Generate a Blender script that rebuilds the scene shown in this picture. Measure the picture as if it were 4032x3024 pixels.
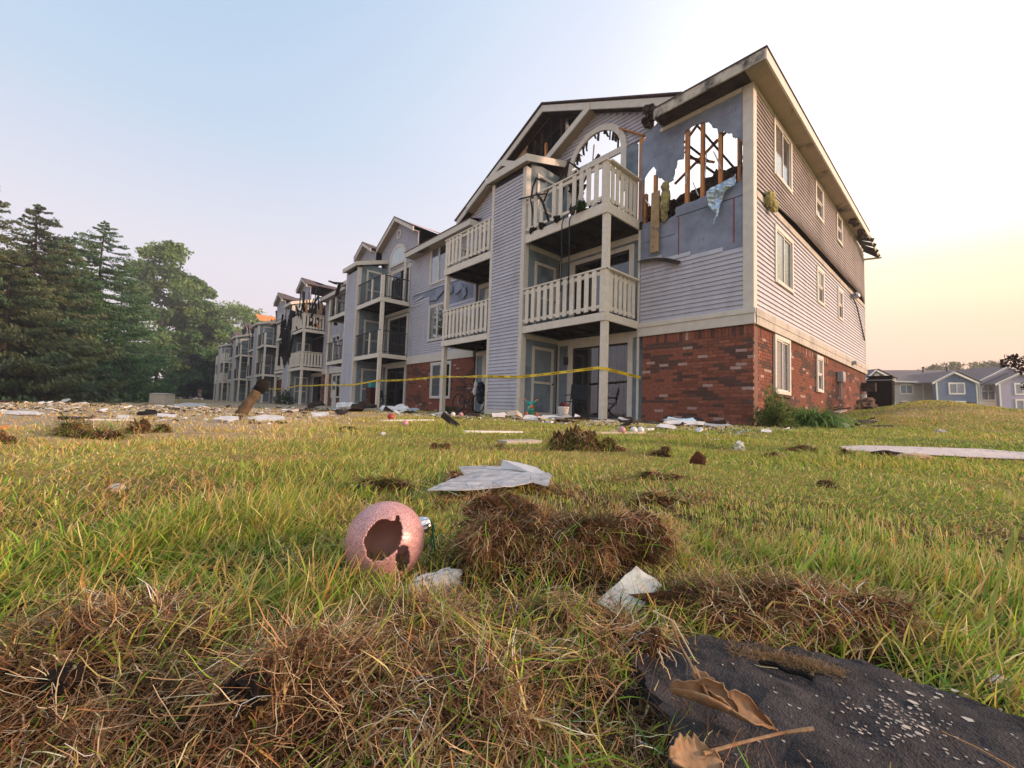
import bpy, bmesh, math, random
import numpy as np
from mathutils import Vector, Matrix, Euler, noise
from mathutils.geometry import tessellate_polygon
random.seed(7); RNG = np.random.default_rng(11)
for o in list(bpy.data.objects): bpy.data.objects.remove(o)
SC = bpy.context.scene; COL = SC.collection
R = math.radians
# ------------------------------------------------------------------ camera
# The world axes follow the burnt building: its near corner stands at the origin, the long front runs along -X
# (front faces -Y), the short end wall runs along +Y (faces +X).
CAM = Vector((3.1927, -9.8211, 0.1806)); FOC = 1645.3; PITCH, ROLL, YAW = 0.0603, 0.0331, -0.8388
fw = Vector((math.sin(YAW)*math.cos(PITCH), math.cos(YAW)*math.cos(PITCH), math.sin(PITCH)))
r0 = Vector((math.cos(YAW), -math.sin(YAW), 0)); u0 = r0.cross(fw)
rt = r0*math.cos(ROLL) + u0*math.sin(ROLL); up = -r0*math.sin(ROLL) + u0*math.cos(ROLL)
cam = bpy.data.cameras.new('camera'); cam.sensor_width = 36; cam.lens = 36*FOC/4032
cam.clip_start = 0.02; cam.clip_end = 1500
cob = bpy.data.objects.new('camera', cam); COL.objects.link(cob)
m = Matrix((rt, up, -fw)).transposed().to_4x4(); m.translation = CAM; cob.matrix_world = m
SC.camera = cob
# ------------------------------------------------------------------ world and sun
SUN_AZ, SUN_EL = R(52), R(14)          # azimuth measured from +Y towards +X
sd = Vector((math.sin(SUN_AZ)*math.cos(SUN_EL), math.cos(SUN_AZ)*math.cos(SUN_EL), math.sin(SUN_EL)))
w = bpy.data.worlds.new('World'); SC.world = w; w.use_nodes = True
nt = w.node_tree; N = nt.nodes; Lk = nt.links; N.clear()
def srgb(r, g, b):
    f = lambda c: (c/255/12.92) if c/255 < .04045 else ((c/255+.055)/1.055)**2.4
    return (f(r), f(g), f(b), 1)
out = N.new('ShaderNodeOutputWorld'); bg = N.new('ShaderNodeBackground'); bg.inputs[1].default_value = 0.1
sky = N.new('ShaderNodeTexSky'); sky.sky_type = 'NISHITA'; sky.sun_disc = False
sky.sun_elevation = SUN_EL; sky.sun_rotation = SUN_AZ; sky.dust_density = 3.0; sky.air_density = 1.2
tc = N.new('ShaderNodeTexCoord'); sep = N.new('ShaderNodeSeparateXYZ'); Lk.new(tc.outputs['Generated'], sep.inputs[0])
def ramp(stops):
    n = N.new('ShaderNodeValToRGB'); e = n.color_ramp.elements
    while len(e) < len(stops): e.new(0.5)
    for k, (p, c) in zip(e, stops): k.position = p; k.color = srgb(*c)
    Lk.new(sep.outputs['Z'], n.inputs[0]); return n
away = ramp([(0, (234,212,215)), (.12, (231,217,223)), (.28, (223,219,229)), (.5, (188,207,228)), (.75, (168,196,224)), (1, (138,172,210))])
side = ramp([(0, (248,216,210)), (.15, (248,226,230)), (.35, (249,238,245)), (.55, (240,238,249)), (.75, (218,227,243)), (1, (146,178,214))])
sunr = ramp([(0, (238,182,164)), (.07, (249,202,178)), (.17, (255,226,190)), (.27, (276,260,216)), (.40, (325,318,300)), (.60, (300,302,306)), (.80, (236,242,250)), (1, (140,176,214))])
dot = N.new('ShaderNodeVectorMath'); dot.operation = 'DOT_PRODUCT'
nrm = N.new('ShaderNodeVectorMath'); nrm.operation = 'NORMALIZE'
flat = N.new('ShaderNodeCombineXYZ'); Lk.new(sep.outputs['X'], flat.inputs[0]); Lk.new(sep.outputs['Y'], flat.inputs[1])
Lk.new(flat.outputs[0], nrm.inputs[0]); Lk.new(nrm.outputs[0], dot.inputs[0])
dot.inputs[1].default_value = (math.sin(SUN_AZ), math.cos(SUN_AZ), 0)
def mr(a, b):
    n = N.new('ShaderNodeMapRange'); n.interpolation_type = 'SMOOTHSTEP'
    n.inputs['From Min'].default_value = a; n.inputs['From Max'].default_value = b
    Lk.new(dot.outputs['Value'], n.inputs['Value']); return n
def mixc(f, a, b, mode='MIX'):
    n = N.new('ShaderNodeMix'); n.data_type = 'RGBA'; n.blend_type = mode
    if isinstance(f, float): n.inputs['Factor'].default_value = f
    else: Lk.new(f, n.inputs['Factor'])
    Lk.new(a, n.inputs['A']); Lk.new(b, n.inputs['B']); return n
m1 = mixc(mr(-.85, .25).outputs[0], away.outputs[0], side.outputs[0])
m2 = mixc(mr(-.05, .72).outputs[0], m1.outputs['Result'], sunr.outputs[0])
sc10 = N.new('ShaderNodeVectorMath'); sc10.operation = 'SCALE'; sc10.inputs['Scale'].default_value = 7.5
Lk.new(m2.outputs['Result'], sc10.inputs[0])
m3 = mixc(0.92, sky.outputs[0], sc10.outputs[0])
Lk.new(m3.outputs['Result'], bg.inputs[0]); Lk.new(bg.outputs[0], out.inputs[0])
sl = bpy.data.lights.new('sun', 'SUN'); sl.energy = 3.0; sl.angle = R(6); sl.color = (1.0, .63, .44)
so = bpy.data.objects.new('sun', sl); COL.objects.link(so); so.rotation_euler = (-sd).to_track_quat('-Z', 'Y').to_euler(); so.location = (20, 10, 20)
vs = SC.view_settings; vs.view_transform = 'Standard'; vs.look = 'None'; vs.exposure = 0.68; vs.gamma = 1; vs.use_curve_mapping = False
SC.cycles.max_bounces = 6; SC.cycles.transparent_max_bounces = 12
# ------------------------------------------------------------------ helpers
def ray(x, y):
    """Direction through a point of the photograph (2212 px wide)."""
    k = 4032/2212
    return (fw*FOC + rt*(x*k-2016) + up*(1512-y*k)).normalized()
fh = Vector((fw.x, fw.y, 0)).normalized()
def G(x, y, z=0.0):
    d = ray(x, y); t = (z-CAM.z)/d.z; return CAM + d*t
def D(x, y, dep):
    d = ray(x, y); return CAM + d*(dep/d.dot(fw))
class MB:
    def __init__(s): s.v = []; s.f = []; s.m = []
    def add(s, vs, fs, m=0):
        o = len(s.v); s.v += [tuple(a) for a in vs]; s.f += [tuple(i+o for i in q) for q in fs]; s.m += [m]*len(fs); return s
    def box(s, x0, x1, y0, y1, z0, z1, m=0):
        if x0 > x1: x0, x1 = x1, x0
        if y0 > y1: y0, y1 = y1, y0
        return s.add([(x0,y0,z0),(x1,y0,z0),(x1,y1,z0),(x0,y1,z0),(x0,y0,z1),(x1,y0,z1),(x1,y1,z1),(x0,y1,z1)],
              [(0,3,2,1),(4,5,6,7),(0,1,5,4),(1,2,6,5),(2,3,7,6),(3,0,4,7)], m)
    def bar(s, p, q, w, h, upv=(0,0,1), m=0):
        p = Vector(p); q = Vector(q); d = (q-p).normalized(); sv = d.cross(Vector(upv))
        if sv.length < 1e-4: sv = d.cross(Vector((1,0,0)))
        sv.normalize(); uv = sv.cross(d); a = sv*w/2; b = uv*h/2
        vs = [p-a-b, p+a-b, p+a+b, p-a+b, q-a-b, q+a-b, q+a+b, q-a+b]
        return s.add(vs, [(0,1,2,3),(4,7,6,5),(0,4,5,1),(1,5,6,2),(2,6,7,3),(3,7,4,0)], m)
    def tube(s, pts, r, n=8, m=0, cap=True):
        pts = [Vector(p) for p in pts]; rr = r if isinstance(r, (list, tuple)) else [r]*len(pts); rings = []
        prev = None
        for i, p in enumerate(pts):
            d = (pts[min(i+1, len(pts)-1)]-pts[max(i-1, 0)]).normalized()
            a = d.cross(Vector((0,0,1)) if abs(d.z) < .95 else Vector((1,0,0))).normalized()
            if prev is not None and a.dot(prev) < 0: a = -a
            prev = a; b = d.cross(a)
            rings.append([p + (a*math.cos(t)+b*math.sin(t))*rr[i] for t in [2*math.pi*k/n for k in range(n)]])
        vs = [v for g in rings for v in g]; fs = []
        for i in range(len(pts)-1):
            for k in range(n): fs.append((i*n+k, i*n+(k+1) % n, (i+1)*n+(k+1) % n, (i+1)*n+k))
        if cap: fs += [tuple(range(n))[::-1], tuple((len(pts)-1)*n+k for k in range(n))]
        return s.add(vs, fs, m)
    def lathe(s, prof, n=16, c=(0,0,0), m=0):
        vs = []; fs = []
        for (r, z) in prof:
            vs += [(c[0]+r*math.cos(2*math.pi*k/n), c[1]+r*math.sin(2*math.pi*k/n), c[2]+z) for k in range(n)]
        for i in range(len(prof)-1):
            for k in range(n): fs.append((i*n+k, i*n+(k+1) % n, (i+1)*n+(k+1) % n, (i+1)*n+k))
        return s.add(vs, fs, m)
    def prism(s, outer, holes, fr, t, m=0):
        """Flat piece with holes; outlines are (a, b) pairs; fr(a, b, depth) gives the point; t is the thickness."""
        loops = [outer]+list(holes); flatp = [p for l in loops for p in l]
        tris = tessellate_polygon([[Vector((p[0], p[1], 0)) for p in l] for l in loops]); n = len(flatp)
        vs = [fr(p[0], p[1], 0) for p in flatp]+[fr(p[0], p[1], t) for p in flatp]
        fs = [tuple(q) for q in tris]+[tuple(i+n for i in q[::-1]) for q in tris]; o = 0
        for l in loops:
            k = len(l); fs += [(o+i, o+(i+1) % k, n+o+(i+1) % k, n+o+i) for i in range(k)]; o += k
        return s.add(vs, fs, m)
    def build(s, name, mats, parent=None, smooth=False):
        me = bpy.data.meshes.new(name); me.from_pydata(s.v, [], s.f)
        mats = mats if isinstance(mats, (list, tuple)) else [mats]
        for q in mats: me.materials.append(q)
        if any(s.m): me.polygons.foreach_set('material_index', s.m)
        if smooth: me.polygons.foreach_set('use_smooth', [True]*len(me.polygons))
        o = link(name, me, parent)
        if not smooth:
            bm = bmesh.new(); bm.from_mesh(me); bmesh.ops.recalc_face_normals(bm, faces=bm.faces); bm.to_mesh(me); bm.free()
        return o
def link(name, data, parent=None):
    o = bpy.data.objects.new(name, data); COL.objects.link(o)
    if parent: o.parent = parent
    return o
def tag(o, label=None, cat=None, group=None, kind=None):
    if label: o['label'] = label
    if cat: o['category'] = cat
    if group: o['group'] = group
    if kind: o['kind'] = kind
    return o
def empty(name, loc=(0,0,0), rz=0.0, label=None, cat=None, group=None, rot=None):
    o = link(name, None); o.location = loc; o.rotation_euler = rot if rot else (0,0,rz); o.empty_display_size = .1
    return tag(o, label, cat, group)
def npmesh(name, v, f, mats, parent=None, col=None, smooth=False):
    """Mesh from numpy arrays of equal-sided faces, with an optional per-vertex colour attribute named tone."""
    me = bpy.data.meshes.new(name); n, k = f.shape
    me.vertices.add(len(v)); me.vertices.foreach_set('co', np.ascontiguousarray(v, dtype=np.float32).ravel())
    me.loops.add(n*k); me.loops.foreach_set('vertex_index', f.astype(np.int32).ravel())
    me.polygons.add(n); me.polygons.foreach_set('loop_start', np.arange(0, n*k, k, dtype=np.int32))
    if smooth: me.polygons.foreach_set('use_smooth', np.ones(n, dtype=bool))
    me.update(calc_edges=True)
    if col is not None:
        a = me.color_attributes.new('tone', 'FLOAT_COLOR', 'POINT')
        a.data.foreach_set('color', np.concatenate([col, np.ones((len(col), 1))], 1).astype(np.float32).ravel())
    for q in (mats if isinstance(mats, (list, tuple)) else [mats]): me.materials.append(q)
    return link(name, me, parent)
# ------------------------------------------------------------------ materials
def mat(name, col, rough=.8, spec=.3, var=.12, scale=8, bump=0, metal=0, col2=None, scale2=None, thr=(.5,.62), objvar=0, stretch=None, dist=.01):
    """Principled with noise-varied colour, optional second colour in noise patches, optional bump and per-object tone."""
    M = bpy.data.materials.new(name); M.use_nodes = True; n = M.node_tree.nodes; l = M.node_tree.links
    b = n['Principled BSDF']; b.inputs['Roughness'].default_value = rough; b.inputs['Metallic'].default_value = metal
    b.inputs['Specular IOR Level'].default_value = spec
    g = n.new('ShaderNodeNewGeometry'); mp = n.new('ShaderNodeMapping'); l.new(g.outputs['Position'], mp.inputs[0])
    if stretch: mp.inputs['Scale'].default_value = stretch
    t = n.new('ShaderNodeTexNoise'); t.inputs['Scale'].default_value = scale; t.inputs['Detail'].default_value = 6; l.new(mp.outputs[0], t.inputs['Vector'])
    rp = n.new('ShaderNodeValToRGB'); e = rp.color_ramp.elements; e[0].position = .3; e[1].position = .7
    e[0].color = tuple(c*(1-var) for c in col)+(1,); e[1].color = tuple(min(1, c*(1+var)) for c in col)+(1,)
    l.new(t.outputs['Fac'], rp.inputs[0]); c = rp.outputs[0]
    def mix(f, a, bb, mode='MIX'):
        x = n.new('ShaderNodeMix'); x.data_type = 'RGBA'; x.blend_type = mode
        if isinstance(f, (int, float)): x.inputs['Factor'].default_value = f
        else: l.new(f, x.inputs['Factor'])
        l.new(a, x.inputs['A'])
        if isinstance(bb, tuple): x.inputs['B'].default_value = bb+(1,)
        else: l.new(bb, x.inputs['B'])
        return x.outputs['Result']
    if col2:
        t2 = n.new('ShaderNodeTexNoise'); t2.inputs['Scale'].default_value = scale2 or scale*.4; t2.inputs['Detail'].default_value = 8; t2.inputs['Roughness'].default_value = .65
        l.new(mp.outputs[0], t2.inputs['Vector'])
        q = n.new('ShaderNodeMapRange'); q.inputs['From Min'].default_value = thr[0]; q.inputs['From Max'].default_value = thr[1]
        l.new(t2.outputs['Fac'], q.inputs['Value']); c = mix(q.outputs[0], c, col2)
    if objvar:
        oi = n.new('ShaderNodeObjectInfo'); q = n.new('ShaderNodeMapRange'); q.inputs['To Min'].default_value = 1-objvar; q.inputs['To Max'].default_value = 1+objvar
        l.new(oi.outputs['Random'], q.inputs['Value']); s = n.new('ShaderNodeVectorMath'); s.operation = 'SCALE'
        l.new(c, s.inputs[0]); l.new(q.outputs[0], s.inputs['Scale']); c = s.outputs[0]
    l.new(c, b.inputs['Base Color'])
    if bump:
        bp = n.new('ShaderNodeBump'); bp.inputs['Strength'].default_value = bump; bp.inputs['Distance'].default_value = dist
        t3 = n.new('ShaderNodeTexNoise'); t3.inputs['Scale'].default_value = scale*3; t3.inputs['Detail'].default_value = 5; l.new(mp.outputs[0], t3.inputs['Vector'])
        l.new(t3.outputs['Fac'], bp.inputs['Height']); l.new(bp.outputs[0], b.inputs['Normal'])
    return M
def tone_mat(name, rough=.6, trans=.35, spec=.25):
    """Leaf-like material: colour from the tone attribute, lets some light through."""
    M = bpy.data.materials.new(name); M.use_nodes = True; n = M.node_tree.nodes; l = M.node_tree.links
    b = n['Principled BSDF']; b.inputs['Roughness'].default_value = rough; b.inputs['Specular IOR Level'].default_value = spec
    a = n.new('ShaderNodeAttribute'); a.attribute_name = 'tone'; l.new(a.outputs['Color'], b.inputs['Base Color'])
    if trans:
        t = n.new('ShaderNodeBsdfTranslucent'); l.new(a.outputs['Color'], t.inputs[0]); x = n.new('ShaderNodeMixShader'); x.inputs[0].default_value = trans
        l.new(b.outputs[0], x.inputs[1]); l.new(t.outputs[0], x.inputs[2]); l.new(x.outputs[0], n['Material Output'].inputs[0])
    return M
def glass_mat(name, tint=(.75,.8,.85), refl=.1):
    M = bpy.data.materials.new(name); M.use_nodes = True; n = M.node_tree.nodes; l = M.node_tree.links; n.remove(n['Principled BSDF'])
    t = n.new('ShaderNodeBsdfTransparent'); t.inputs[0].default_value = tint+(1,); g = n.new('ShaderNodeBsdfGlossy'); g.inputs['Roughness'].default_value = .03
    lw = n.new('ShaderNodeLayerWeight'); lw.inputs[0].default_value = .35
    q = n.new('ShaderNodeMapRange'); q.inputs['To Min'].default_value = refl; q.inputs['To Max'].default_value = .75; l.new(lw.outputs['Fresnel'], q.inputs['Value'])
    x = n.new('ShaderNodeMixShader'); l.new(q.outputs[0], x.inputs[0]); l.new(t.outputs[0], x.inputs[1]); l.new(g.outputs[0], x.inputs[2]); l.new(x.outputs[0], n['Material Output'].inputs[0])
    return M
M_SID = mat('lavender vinyl siding', (.465,.468,.525), .55, .35, .06, 3, objvar=.05, col2=(.345,.335,.36), scale2=1.0, thr=(.52,.8), stretch=(1.6,1.6,.7))
M_SIDB = mat('grey brown vinyl siding', (.38,.34,.34), .6, .3, .10, 3, objvar=.06, col2=(.22,.19,.18), scale2=.8, thr=(.5,.72))  # top storey boards of the end wall: darker, browner tone with random dark patches
M_TRIM = mat('cream painted trim', (.60,.565,.50), .6, .3, .07, 6, col2=(.47,.44,.385), scale2=2.5, thr=(.58,.78), bump=.1)
M_WOOD = mat('cream painted railing wood', (.68,.63,.54), .65, .3, .08, 9, col2=(.48,.44,.37), scale2=6, thr=(.6,.8), bump=.15, objvar=.05)
M_TRIMB = mat('scorched cream trim', (.55,.50,.42), .7, .25, .1, 6, col2=(.05,.045,.04), scale2=2.2, thr=(.45,.62))
M_PANEL = mat('slate blue painted panel', (.19,.245,.28), .7, .25, .08, 4, col2=(.11,.15,.18), scale2=1.2)
M_WRAP = mat('blue foam sheathing', (.235,.275,.36), .6, .3, .14, 2.2, col2=(.13,.15,.20), scale2=1.3, thr=(.45,.7), bump=.3, dist=.02)
M_SEAM = mat('red seam tape', (.22,.05,.06), .6)
M_PRINT = mat('faded purple print', (.19,.165,.25), .7)
M_STUD = mat('bare pine stud', (.50,.22,.08), .7, .2, .25, 6, stretch=(4,4,.6), col2=(.10,.05,.03), scale2=1.2, thr=(.52,.68))
M_CHAR = mat('charred wood', (.014,.012,.011), .9, .15, .4, 20, bump=.5, dist=.02)
M_CHAR2 = mat('soot brown charred sheet', (.05,.035,.028), .9, .15, .5, 6, bump=.5, dist=.03, col2=(.012,.011,.01), scale2=3)
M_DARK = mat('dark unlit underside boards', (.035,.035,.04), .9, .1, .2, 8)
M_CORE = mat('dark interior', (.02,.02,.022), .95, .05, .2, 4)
M_SOFF = mat('tan soffit', (.34,.28,.21), .8, .2, .08, 3, col2=(.045,.035,.03), scale2=.55, thr=(.56,.66))
M_BR = [mat('red brick', (.235,.088,.058), .9, .15, .2, 14, bump=.5, objvar=.25), mat('dark brick', (.105,.06,.05), .9, .15, .2, 14, bump=.4, objvar=.2),
        mat('pale brick', (.40,.27,.24), .9, .15, .15, 14, bump=.4, objvar=.12)]
M_MORT = mat('mortar', (.20,.125,.105), .95, .1, .15, 20)
M_GLASS = glass_mat('window glass', (.93,.94,.95), .06)
M_GLASSD = glass_mat('patio door glass', (.55,.6,.65), .05)
M_BLIND = mat('pale window blind', (.80,.72,.69), .8, .2, .05, 3)
M_CURT = mat('grey curtain', (.30,.27,.28), .9, .1, .3, 4, stretch=(14,14,.3))
M_BLUEB = mat('pale blue blind', (.58,.66,.70), .8, .2, .06, 3)
M_BELT = mat('grey beige belt board', (.47,.44,.39), .7, .25, .08, 5, col2=(.33,.31,.28), scale2=1.4)
M_SHING = mat('brown roof shingle', (.13,.10,.10), .95, .1, .2, 12, bump=.5, col2=(.09,.07,.07), scale2=3)
M_PLY = mat('orange exposed roof sheathing', (.62,.26,.09), .8, .2, .2, 5)
M_METAL = mat('dark railing metal', (.03,.03,.035), .5, .5, .1, 8)
M_WHITE = mat('white plastic', (.66,.66,.66), .5, .35, .08, 5, col2=(.42,.40,.37), scale2=9, thr=(.5,.75))
M_GREY = mat('grey metal', (.34,.36,.38), .45, .5, .1, 5, metal=.3)
M_FOIL = mat('torn foil sheeting', (.42,.55,.66), .28, .6, .1, 6, metal=.6, bump=.5, dist=.03)
M_INS = mat('yellow glass fibre batt', (.42,.38,.16), .95, .1, .35, 10, bump=1, dist=.05, col2=(.2,.17,.1), scale2=5)
M_BROWNB = mat('kraft faced board', (.40,.28,.16), .85, .2, .2, 5, col2=(.10,.11,.13), scale2=2.5, thr=(.56,.64))
M_YEL = mat('yellow barrier tape', (.78,.55,.02), .4, .4, .06, 8)
M_BLACK = mat('black print', (.012,.012,.012), .6)
M_CONC = mat('patio concrete', (.34,.32,.30), .9, .15, .12, 6)
# ------------------------------------------------------------------ the burnt apartment building
BLD = empty('apartment_building', (0,0,0), label='long three storey lavender apartment building with burnt out roof and brick ground floor', cat='apartment building')
def FR(y0): return lambda a, o, z: (a, y0-o, z)          # front-facing plane y = y0, o = outwards
def SD(x0, s=1): return lambda a, o, z: (x0+s*o, a, z)   # plane x = x0 facing +X (s = 1) or -X
def fbox(mb, fr, a0, a1, o0, o1, z0, z1, m=0):
    vs = [fr(a, o, z) for z in (z0, z1) for (a, o) in ((a0,o0),(a1,o0),(a1,o1),(a0,o1))]
    return mb.add(vs, [(0,3,2,1),(4,5,6,7),(0,1,5,4),(1,2,6,5),(2,3,7,6),(3,0,4,7)], m)
def part(name, mats, parent, *boxes, fr=None, label=None, kind=None):
    mb = MB()
    for b in boxes: fbox(mb, fr, *b) if fr else mb.box(*b)
    o = mb.build(name, mats, parent)
    return tag(o, label, kind=kind)
NCLAP = [0]
def cut(a0, a1, zm, openings):
    iv = [(a0, a1)]
    for (b0, b1, c0, c1) in openings:
        if c0 < zm < c1:
            iv = [q for (p, r) in iv for q in ((p, min(r, b0)), (max(p, b1), r)) if q[1]-q[0] > .02]
    return iv
def siding(fr, a0, a1, z0, z1, openings, parent, mt, single=True, ex=.108, bulge=None, clip=None, seg=1, backing=True):
    """Lapped boards, one mesh each while the budget lasts, then one joined part."""
    joined = MB(); rows = max(1, round((z1-z0)/ex)); ex = (z1-z0)/rows
    for i in range(rows):
        z = z0+i*ex; zm = z+ex/2
        iv = cut(a0, a1, zm, openings)
        if clip: iv = [(max(p, c0), min(r, c1)) for (p, r) in iv for (c0, c1) in clip(zm) if min(r, c1)-max(p, c0) > .03]
        for (p, r) in iv:
            mb = MB() if single else joined; n = max(1, int(seg*(r-p)/(a1-a0)+.5)); prev = None; base = len(mb.v); fs = []
            for k in range(n+1):
                a = p+(r-p)*k/n; b0 = bulge(a, z) if bulge else 0; b1 = bulge(a, z+ex) if bulge else 0
                mb.v += [fr(a, b0, z), fr(a, b0+.036, z), fr(a, b1+.007, z+ex), fr(a, b1, z+ex)]
                if k:
                    q = base+4*(k-1); fs += [(q+j, q+(j+1) % 4, q+4+(j+1) % 4, q+4+j) for j in range(4)]
            fs += [(base, base+1, base+2, base+3), tuple(base+4*n+j for j in (3,2,1,0))]
            mb.f += fs; mb.m += [0]*len(fs)
            if single:
                NCLAP[0] += 1; mb.build('clapboard', mt, parent)
    if not single and joined.v: tag(joined.build('clapboards', mt, parent), kind='stuff')
def wall(name, fr, a0, a1, z0, z1, openings, mt, parent=None, t=.1):
    mb = MB(); mb.prism([(a0,z0),(a1,z0),(a1,z1),(a0,z1)], [[(b0,c0),(b1,c0),(b1,c1),(b0,c1)] for (b0,b1,c0,c1) in openings], lambda a, b, d: fr(a, -d, b), t)
    return mb.build(name, mt, parent or BLD)
NBR = [0]
def bricks(fr, a0, a1, z0, z1, openings, parent, budget, near_left=True, seed=0):
    """Running bond with a soldier course on top; the largest ones are single parts."""
    BL, BH, J = .242, .0755, .009; meshes = {}; joined = MB(); cells = []
    ztop = z1-.215; rows = int(round((ztop-z0)/BH)); bh = (ztop-z0)/rows
    for i in range(rows):
        z = z0+i*bh; off = (i % 2)*BL/2
        k = 0; a = a0-off
        while a < a1-.02:
            for (p, r) in cut(max(a, a0), min(a+BL, a1), z+bh/2, openings): cells.append((p, r, z, bh))
            a += BL
    k = a0
    while k < a1-.03:
        for (p, r) in cut(k, min(k+.077, a1), ztop+.1, openings): cells.append((p, r, ztop, z1-ztop))
        k += .077
    cells.sort(key=lambda c: sum((Vector(fr((c[0]+c[1])/2, 0, c[2]))-CAM)[j]**2 for j in range(3)))
    for n, (p, r, z, h) in enumerate(cells):
        q = noise.noise(Vector((p*1.1+seed*9, z*4.5, seed*3.1)))+.35*noise.noise(Vector((p*5, z*13, seed))); rd = random.random()
        mi = 2 if rd < .045 else (1 if q > .20 or rd > .94 else 0)
        if h > .1: mi = 2 if rd < .05 else (1 if rd > .72 else 0)
        pr = random.uniform(.008, .013)
        if n < budget:
            key = (round(r-p, 2), round(h, 3), mi)
            if key not in meshes:
                mb = MB(); L, H = r-p-J, h-J; c = .004
                vs = []
                for (o, ins) in ((-.03, 0), (.007, 0), (.011, c)):
                    vs += [(-L/2+ins, o, ins), (L/2-ins, o, ins), (L/2-ins, o, H-ins), (-L/2+ins, o, H-ins)]
                fs = [(8,9,10,11)]+[(b+j, b+(j+1) % 4, b+4+(j+1) % 4, b+4+j) for b in (0,4) for j in range(4)]
                P0 = Vector(fr(0,0,0)); ea = Vector(fr(1,0,0))-P0; eo = Vector(fr(0,1,0))-P0
                mb.add([tuple(ea*v[0]+eo*v[1]+Vector((0,0,v[2]))) for v in vs], fs)
                ob = mb.build('brick', M_BR[mi], parent); meshes[key] = ob.data
            else: ob = link('brick', meshes[key], parent)
            ob.location = fr((p+r)/2, pr-.011, z+J/2); NBR[0] += 1
        else: fbox(joined, fr, p+J/2, r-J/2, -.03, pr, z+J/2, z+h-J/2, mi)
    if joined.v: tag(joined.build('bricks', M_BR, parent), kind='stuff')
def window(fr, a0, a1, z0, z1, kind='slide', trim=.1, blind=M_BLIND, dark=M_CURT, sill=True, glass=M_GLASS, fmat=None, empty_win=False):
    fmat = fmat or M_TRIM
    mb = MB(); T = trim
    for b in ((a0, a0+T, 0, .05, z0, z1), (a1-T, a1, 0, .05, z0, z1), (a0+T, a1-T, 0, .048, z1-T, z1), (a0+T, a1-T, 0, .06, z0, z0+T*.8)): fbox(mb, fr, *b)
    w_ = mb.build('window', fmat, BLD)
    i0, i1, j0, j1 = a0+T, a1-T, z0+T*.8, z1-T; s = .035
    if kind == 'slide': cells = [(i0, (i0+i1)/2, j0, j1), ((i0+i1)/2, i1, j0, j1)]
    elif kind == 'hung': cells = [(i0, i1, (j0+j1)/2, j1), (i0, i1, j0, (j0+j1)/2)]
    else: cells = [(i0, i1, j0, j1)]
    for n, (p, r, q, t) in enumerate(cells):
        mb = MB(); o = .034-.02*n
        for b in ((p, p+s, o-.03, o, q, t), (r-s, r, o-.03, o, q, t), (p+s, r-s, o-.03, o, t-s, t), (p+s, r-s, o-.03, o, q, q+s)): fbox(mb, fr, *b)
        mb.build('sash', M_WHITE if fmat is M_TRIM else fmat, w_)
        if not empty_win:
            g = MB(); fbox(g, fr, p+s, r-s, o-.02, o-.014, q+s, t-s); g.build('pane', glass, w_)
        b = MB(); bb = blind if n == 0 else dark
        if bb: fbox(b, fr, p+.01, r-.01, o-.034, o-.031, q, t); b.build('blind' if bb in (M_BLIND, M_BLUEB) else 'curtain', bb, w_)
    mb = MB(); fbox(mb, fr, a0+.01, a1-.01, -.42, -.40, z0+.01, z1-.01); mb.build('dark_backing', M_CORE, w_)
    return w_
def patio_door(fr, a0, a1, z0, z1, o0=0.0, curtain=True, head=.12):
    mb = MB(); T = .2
    for b in ((a0, a0+T, o0, o0+.035, z0, z1+head), (a1-T*.75, a1, o0, o0+.035, z0, z1+head), (a0+T, a1-T*.75, o0, o0+.032, z1, z1+head)): fbox(mb, fr, *b)
    d = mb.build('patio_door', M_TRIM, BLD); i0, i1 = a0+T, a1-T*.75; mid = (i0+i1)/2; s = .05
    for n, (p, r) in enumerate(((i0, mid), (mid, i1))):
        mb = MB(); o = o0-.03-.03*n
        for b in ((p, p+s, o-.03, o, z0, z1), (r-s, r, o-.03, o, z0, z1), (p+s, r-s, o-.03, o, z1-s, z1), (p+s, r-s, o-.03, o, z0, z0+s*1.5)): fbox(mb, fr, *b)
        mb.build('sash', M_METAL, d)
        g = MB(); fbox(g, fr, p+s, r-s, o-.02, o-.012, z0+s, z1-s); g.build('pane', M_GLASSD, d)
    if curtain:
        b = MB(); q = mid+.1; n = 7
        for k in range(n):
            c0 = q+(i1-q)*k/n; c1 = q+(i1-q)*(k+.8)/n; fbox(b, fr, c0, c1, o0-.2-.03*(k % 2), o0-.19-.03*(k % 2), z0, z1)
        b.build('curtain', M_CURT, d)
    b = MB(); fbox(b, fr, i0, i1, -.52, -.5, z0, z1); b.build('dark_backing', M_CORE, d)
    return d
def closet_door(fr, a0, a1, z0, z1):
    mb = MB(); s = .09
    for b in ((a0, a0+s, 0, .03, z0, z1), (a1-s, a1, 0, .03, z0, z1), (a0+s, a1-s, 0, .028, z1-s, z1), (a0+s, a1-s, 0, .028, z0, z0+s), (a0+s, a1-s, 0, .026, z0+(z1-z0)*.46, z0+(z1-z0)*.46+s*.8)): fbox(mb, fr, *b)
    d = mb.build('closet_door', M_TRIM, BLD)
    h = MB(); fbox(h, fr, a1-.06, a1-.03, .03, .075, z0+.95, z0+1.0); h.build('handle', M_METAL, d); return d
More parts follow.
